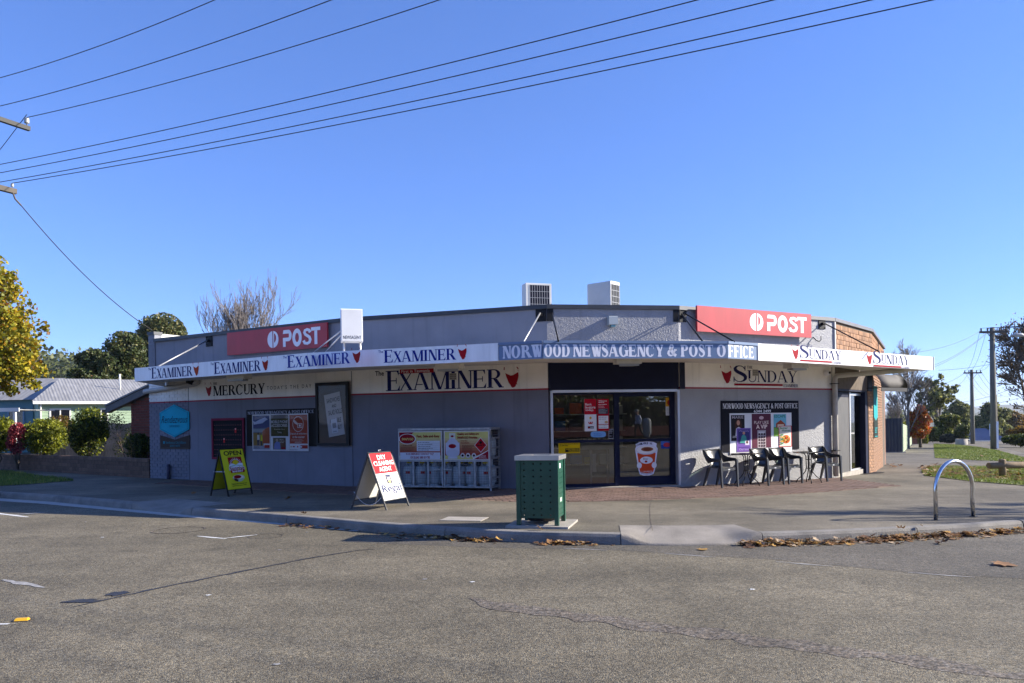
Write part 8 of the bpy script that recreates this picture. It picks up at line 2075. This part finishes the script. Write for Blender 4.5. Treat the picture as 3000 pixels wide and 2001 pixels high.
MB().mat(M_STEEL).tube([tipH + Vector((-.75, 0, -.02)), tipH + Vector((-1.4, .1, -.8))], .02, 6).build("brace", op); MB().mat(M_XARM).tube([tipL + Vector((-.1, -.05, -.05)), tipL + Vector((-.05, -.06, -.2)), tipL + Vector((.09, -.06, -.32))], .02, 6).build("service_bracket", op)
def over(start, exit_px, H, lab, ext=1.6, sag=.35):
    """line from the left pole that leaves the picture at the top through exit_px, at height H there"""
    d = ray(*exit_px); t = (H - EYE) / d.z; q = d * t; q.z += EYE
    e = start + (q - start) * ext; e.z = H + .25; n = 26; pts = []
    for k in range(n + 1):
        s_ = k / n; p = start.lerp(e, s_); zq = None
        # parabola through start, exit point, end
        t1 = 1 / ext; z0, z1, z2 = start.z, H, e.z
        L0 = (s_ - t1) * (s_ - 1) / ((0 - t1) * (0 - 1)); L1 = (s_ - 0) * (s_ - 1) / ((t1 - 0) * (t1 - 1)); L2 = (s_ - 0) * (s_ - t1) / ((1 - 0) * (1 - t1))
        p.z = z0 * L0 + z1 * L1 + z2 * L2; pts.append(p)
    o = MB().mat(M_WIRE).tube(pts, .0085, 6, False).build("power_line"); tag(o, lab, "power line", "overhead lines crossing the sky")
for (p, ex, lab) in ((iH[0], (1286, 0), "upper overhead line from the insulator at the crossarm tip"), (iH[1], (970, 0), "upper overhead line from the second insulator of the crossarm"), (iH[2], (628, 0), "highest overhead line crossing the sky")):
    s0 = OPM @ (p + Vector((0, 0, .21)))
    if ex[0] == 628: s0 = at(-80, 249, 19.0)
    over(s0, ex, s0.z - .35, lab)
for (p, ex, sp, lab) in ((iL[0], (2731, 0), (45, 543), "lowest of the four parallel overhead lines"), (iL[1], (2552, 0), (0, 526), "third from the top of the four parallel overhead lines"), (iL[2], (2265, 0), (0, 499), "second from the top of the four parallel overhead lines"), (iL[3], (2042, 0), (0, 474.5), "topmost of the four parallel overhead lines")):
    s0 = OPM @ (p + Vector((0, 0, .13)))
    if sp[0] == 0:
        q = at(sp[0], sp[1], 18.6); dd = q - s0; s0 = q - Vector((1.1, -.55, 0)) * 1.0
    over(s0, ex, s0.z - .35, lab)
sv0 = OPM @ (tipL + Vector((.09, -.06, -.32))); sv1 = WL.pt(.12, 4.42, -.05)
o = wire(sv0, sv1, .25, .012, 20, "service_line", "sagging service line from the left pole to the shop's end pier", "overhead lines crossing the sky")
q0 = OPM @ iH[0] + Vector((0, 0, .28)); wire(q0, q0 + Vector((-6, 4.5, -1.9)), .1, .009, 6, "power_line", "line running down past the crossarm to the left", "overhead lines crossing the sky")

# ------------------------------------------------------------------ across the road, behind the viewer (seen mirrored in the entrance glass)
def mirror(p):
    q = p - (WC.p0 - WC.n * .16); return p - WC.n * 2 * q.dot(WC.n)
M_BT = mat("red_wall_brick", (.26, .10, .065), .9, .3, 6)
sheet("far_footpath", [(-75, -34), (75, -34), (75, -14.5), (-75, -14.5)], lambda x, y: .05 + .5 * min(1, max(0, (-14.5 - y) / 3)), M_PATH, 3.0)
man_v = at(1873, 1275.5, 49.5); mp = mirror(man_v); 
o = empty("garden_wall", (mp.x, mp.y - 1.6, .5)); tag(o, "low red brick garden wall across the road mirrored in the door", "wall"); MB().mat(M_BT).bbox(-9, 16, -.11, .11, 0, .62, .01).build("brickwork", o)
r_ = random.Random(4)
for k in range(16):
    x = -46 + k * 6 + r_.uniform(-1.5, 1.5); y = mp.y - 4.5 - r_.uniform(0, 2.5); hgt_ = r_.uniform(2.2, 3.4)
    y -= 6 if k % 2 else 0; hgt_ *= 1.5 if k % 2 else 1
    if abs(x - mirror(at(1672, 1200, 53)).x) < 6: y -= 10
    tree("garden_tree", "dense evergreen garden tree across the road mirrored in the glass", x, y, .5, [(0, 0, hgt_ * .75, 3.2, 1.8, hgt_ * .62), (1.4, .3, hgt_ * 1.15, 2.0, 1.5, hgt_ * .55), (-1.3, .2, hgt_ * 1.1, 2.0, 1.5, hgt_ * .5)], 2600, .42, GDARK, 200 + k, .2, group="trees across the road")
hv = mirror(at(1690, 1215, 54.)); o = empty("brick_cottage", (hv.x, hv.y, .5), R(14)); tag(o, "brick cottage with white sash window across the road mirrored in the glass", "house")
MB().mat(M_BT).box(-6, 5, -6, 0, 0, 2.9).build("wall", o); mb = MB().mat(mat("tile_roof", (.16, .07, .05), .9, .2)); mb.add([(-6.5, .5, 2.85), (5.5, .5, 2.85), (5.5, -6.5, 2.85), (-6.5, -6.5, 2.85), (-3.5, -3, 5.0), (2.5, -3, 5.0)], [(0, 1, 5, 4), (1, 2, 5), (2, 3, 4, 5), (3, 0, 4)]); mb.build("roof", o)
wn_ = MB().mat(M_TRIM)
for (a, b, c_, d_) in ((-.4, 1.6, 2.2, 2.3), (-.4, 1.6, .9, 1.0), (-.4, -.28, 1.0, 2.2), (1.48, 1.6, 1.0, 2.2), (.55, .65, 1.0, 2.2), (-.28, 1.48, 1.57, 1.63)): wn_.box(a, b, .0, .06, c_, d_)
wf = wn_.build("window_frame", o); MB().mat(M_WGL).box(-.28, 1.48, .005, .02, 1.0, 2.2).build("window_pane", wf)
rng = np.random.default_rng(77); n = 9000; P = np.column_stack([rng.uniform(-26, 30, n), rng.normal(size=n) * .35, rng.random(n) * 2.7]); V, F = leaf_quads(P, .3 * (1 + .4 * rng.random(n)), rng)
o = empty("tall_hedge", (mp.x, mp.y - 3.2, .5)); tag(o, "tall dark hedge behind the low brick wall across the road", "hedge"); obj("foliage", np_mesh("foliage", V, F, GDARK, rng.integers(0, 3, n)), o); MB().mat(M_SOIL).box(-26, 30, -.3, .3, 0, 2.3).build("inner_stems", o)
# bollard and the walking man
bp2 = mirror(at(1897, 1279, 47.5)); o = empty("bollard", (bp2.x, bp2.y, fz(0, 0) + .38)); tag(o, "grey round topped bollard across the road mirrored in the door", "bollard"); MB().mat(mat("grey_bollard", (.30, .31, .31), .6, .1)).lathe([(.17, 0), (.17, .08), (.26, .2), (.26, .95), (.22, 1.08), (.1, 1.16), (0, 1.18)], 16).build("body", o)
def man():
    o = empty("person", (mp.x, mp.y, .42), R(90)); tag(o, "person in pale blue jacket and cap walking, mirrored in the door glass", "person")
    J = [(0, 0, .93), (0, .02, 1.14), (0, .05, 1.34), (0, .08, 1.46), (0, .12, 1.56), (0, .13, 1.66), (-.10, .02, .90), (-.11, .22, .50), (-.11, .20, .09), (-.11, .34, .04), (.10, -.02, .90), (.11, -.06, .50), (.11, -.34, .12), (.11, -.26, .04), (-.19, .06, 1.38), (-.24, .0, 1.12), (-.23, .16, .90), (-.23, .22, .82), (.19, .06, 1.38), (.25, -.06, 1.12), (.24, .06, .90), (.24, .12, .82), (0, .14, 1.72)]
    E = [(0, 1), (1, 2), (2, 3), (3, 4), (4, 5), (5, 22), (0, 6), (6, 7), (7, 8), (8, 9), (0, 10), (10, 11), (11, 12), (12, 13), (2, 14), (14, 15), (15, 16), (16, 17), (2, 18), (18, 19), (19, 20), (20, 21)]
    Rr = [.17, .17, .19, .075, .085, .105, .11, .075, .05, .045, .11, .075, .05, .045, .085, .06, .045, .04, .085, .06, .045, .04, .07]
    me = bpy.data.meshes.new("body"); me.from_pydata(J, E, []); b = obj("body", me, o); md = b.modifiers.new("skin", 'SKIN')
    for v, r in zip(me.skin_vertices[0].data, Rr): v.radius = (r, r)
    me.skin_vertices[0].data[0].use_root = True; b.modifiers.new("smooth", 'SUBSURF').levels = 2
    m = bpy.data.materials.new("walker_clothes"); m.use_nodes = True; n, l = m.node_tree.nodes, m.node_tree.links; tc = n.new("ShaderNodeTexCoord"); sp = n.new("ShaderNodeSeparateXYZ"); rp = n.new("ShaderNodeValToRGB"); rp.color_ramp.interpolation = 'CONSTANT'; mr = n.new("ShaderNodeMapRange"); mr.inputs[2].default_value = 2.0
    l.new(tc.outputs["Object"], sp.inputs[0]); l.new(sp.outputs[2], mr.inputs[0]); l.new(mr.outputs[0], rp.inputs[0]); l.new(rp.outputs[0], n["Principled BSDF"].inputs["Base Color"]); e = rp.color_ramp.elements
    e[0].color = (.02, .02, .025, 1); e[1].position = .45; e[1].color = (.42, .47, .58, 1); x = e.new(.735); x.color = (.42, .26, .19, 1); me.materials.append(m); b.material_slots[0].material = m
    MB().mat(mat("cap_cloth", (.45, .42, .34), .8)).lathe([(.125, 1.68), (.13, 1.72), (.10, 1.80), (0, 1.83)], 14, Matrix.Translation((0, .135, 0))).build("cap", o)
    MB().mat(MATS["cap_cloth"]).prism([(-.08, .22), (.08, .22), (.05, .33), (-.05, .33)], 1.68, 1.695).build("cap_peak", o)
man()
# trees out of frame on the right: their long shadows stripe the footpath and the side path
def shade_tree(X, Y, H, seed, lab, L0=.3, nb=12, leaves=None, trunk=.14): 
    o = bare_tree("street_tree", lab, 1500 + X * FPX / Y, Y, fz(X, Y), H, seed, nb, .5, .1, M_BARK, L0, 4, (3, 4), .06, .3, leaves, .8, .010, trunk); return o
shade_tree(19.0, 12.5, 6.8, 301, "leafless street tree beyond the picture edge beside the near kerb", L0=.24, nb=9); shade_tree(27.5, 13.6, 8.6, 302, "leafless street tree further along the kerb beyond the picture edge", L0=.22, nb=8)
tree("shade_tree", "dense evergreen across the side street beyond the picture edge", 30.5, 24.5, gz(30, 24), [(0, 0, 3.2, 1.7, 1.6, 2.6), (0, .4, 5.0, 1.2, 1.3, 1.6)], 6000, .3, GDARK, 303, .25)
# ------------------------------------------------------------------ air
hz_ = bpy.data.materials.new("air"); hz_.use_nodes = True; n_ = hz_.node_tree.nodes; n_.remove(n_["Principled BSDF"]); pv = n_.new("ShaderNodeVolumePrincipled"); pv.inputs["Color"].default_value = (.78, .87, 1, 1); pv.inputs["Density"].default_value = 0.0001; pv.inputs["Anisotropy"].default_value = 0.1
hz_.node_tree.links.new(pv.outputs[0], n_["Material Output"].inputs["Volume"])
o = MB().mat(hz_).box(-4600, 4600, -4600, 4700, -140, 130).build("haze"); tag(o, "thin blue air over the valley", "haze", kind='stuff')
bpy.context.view_layer.update()
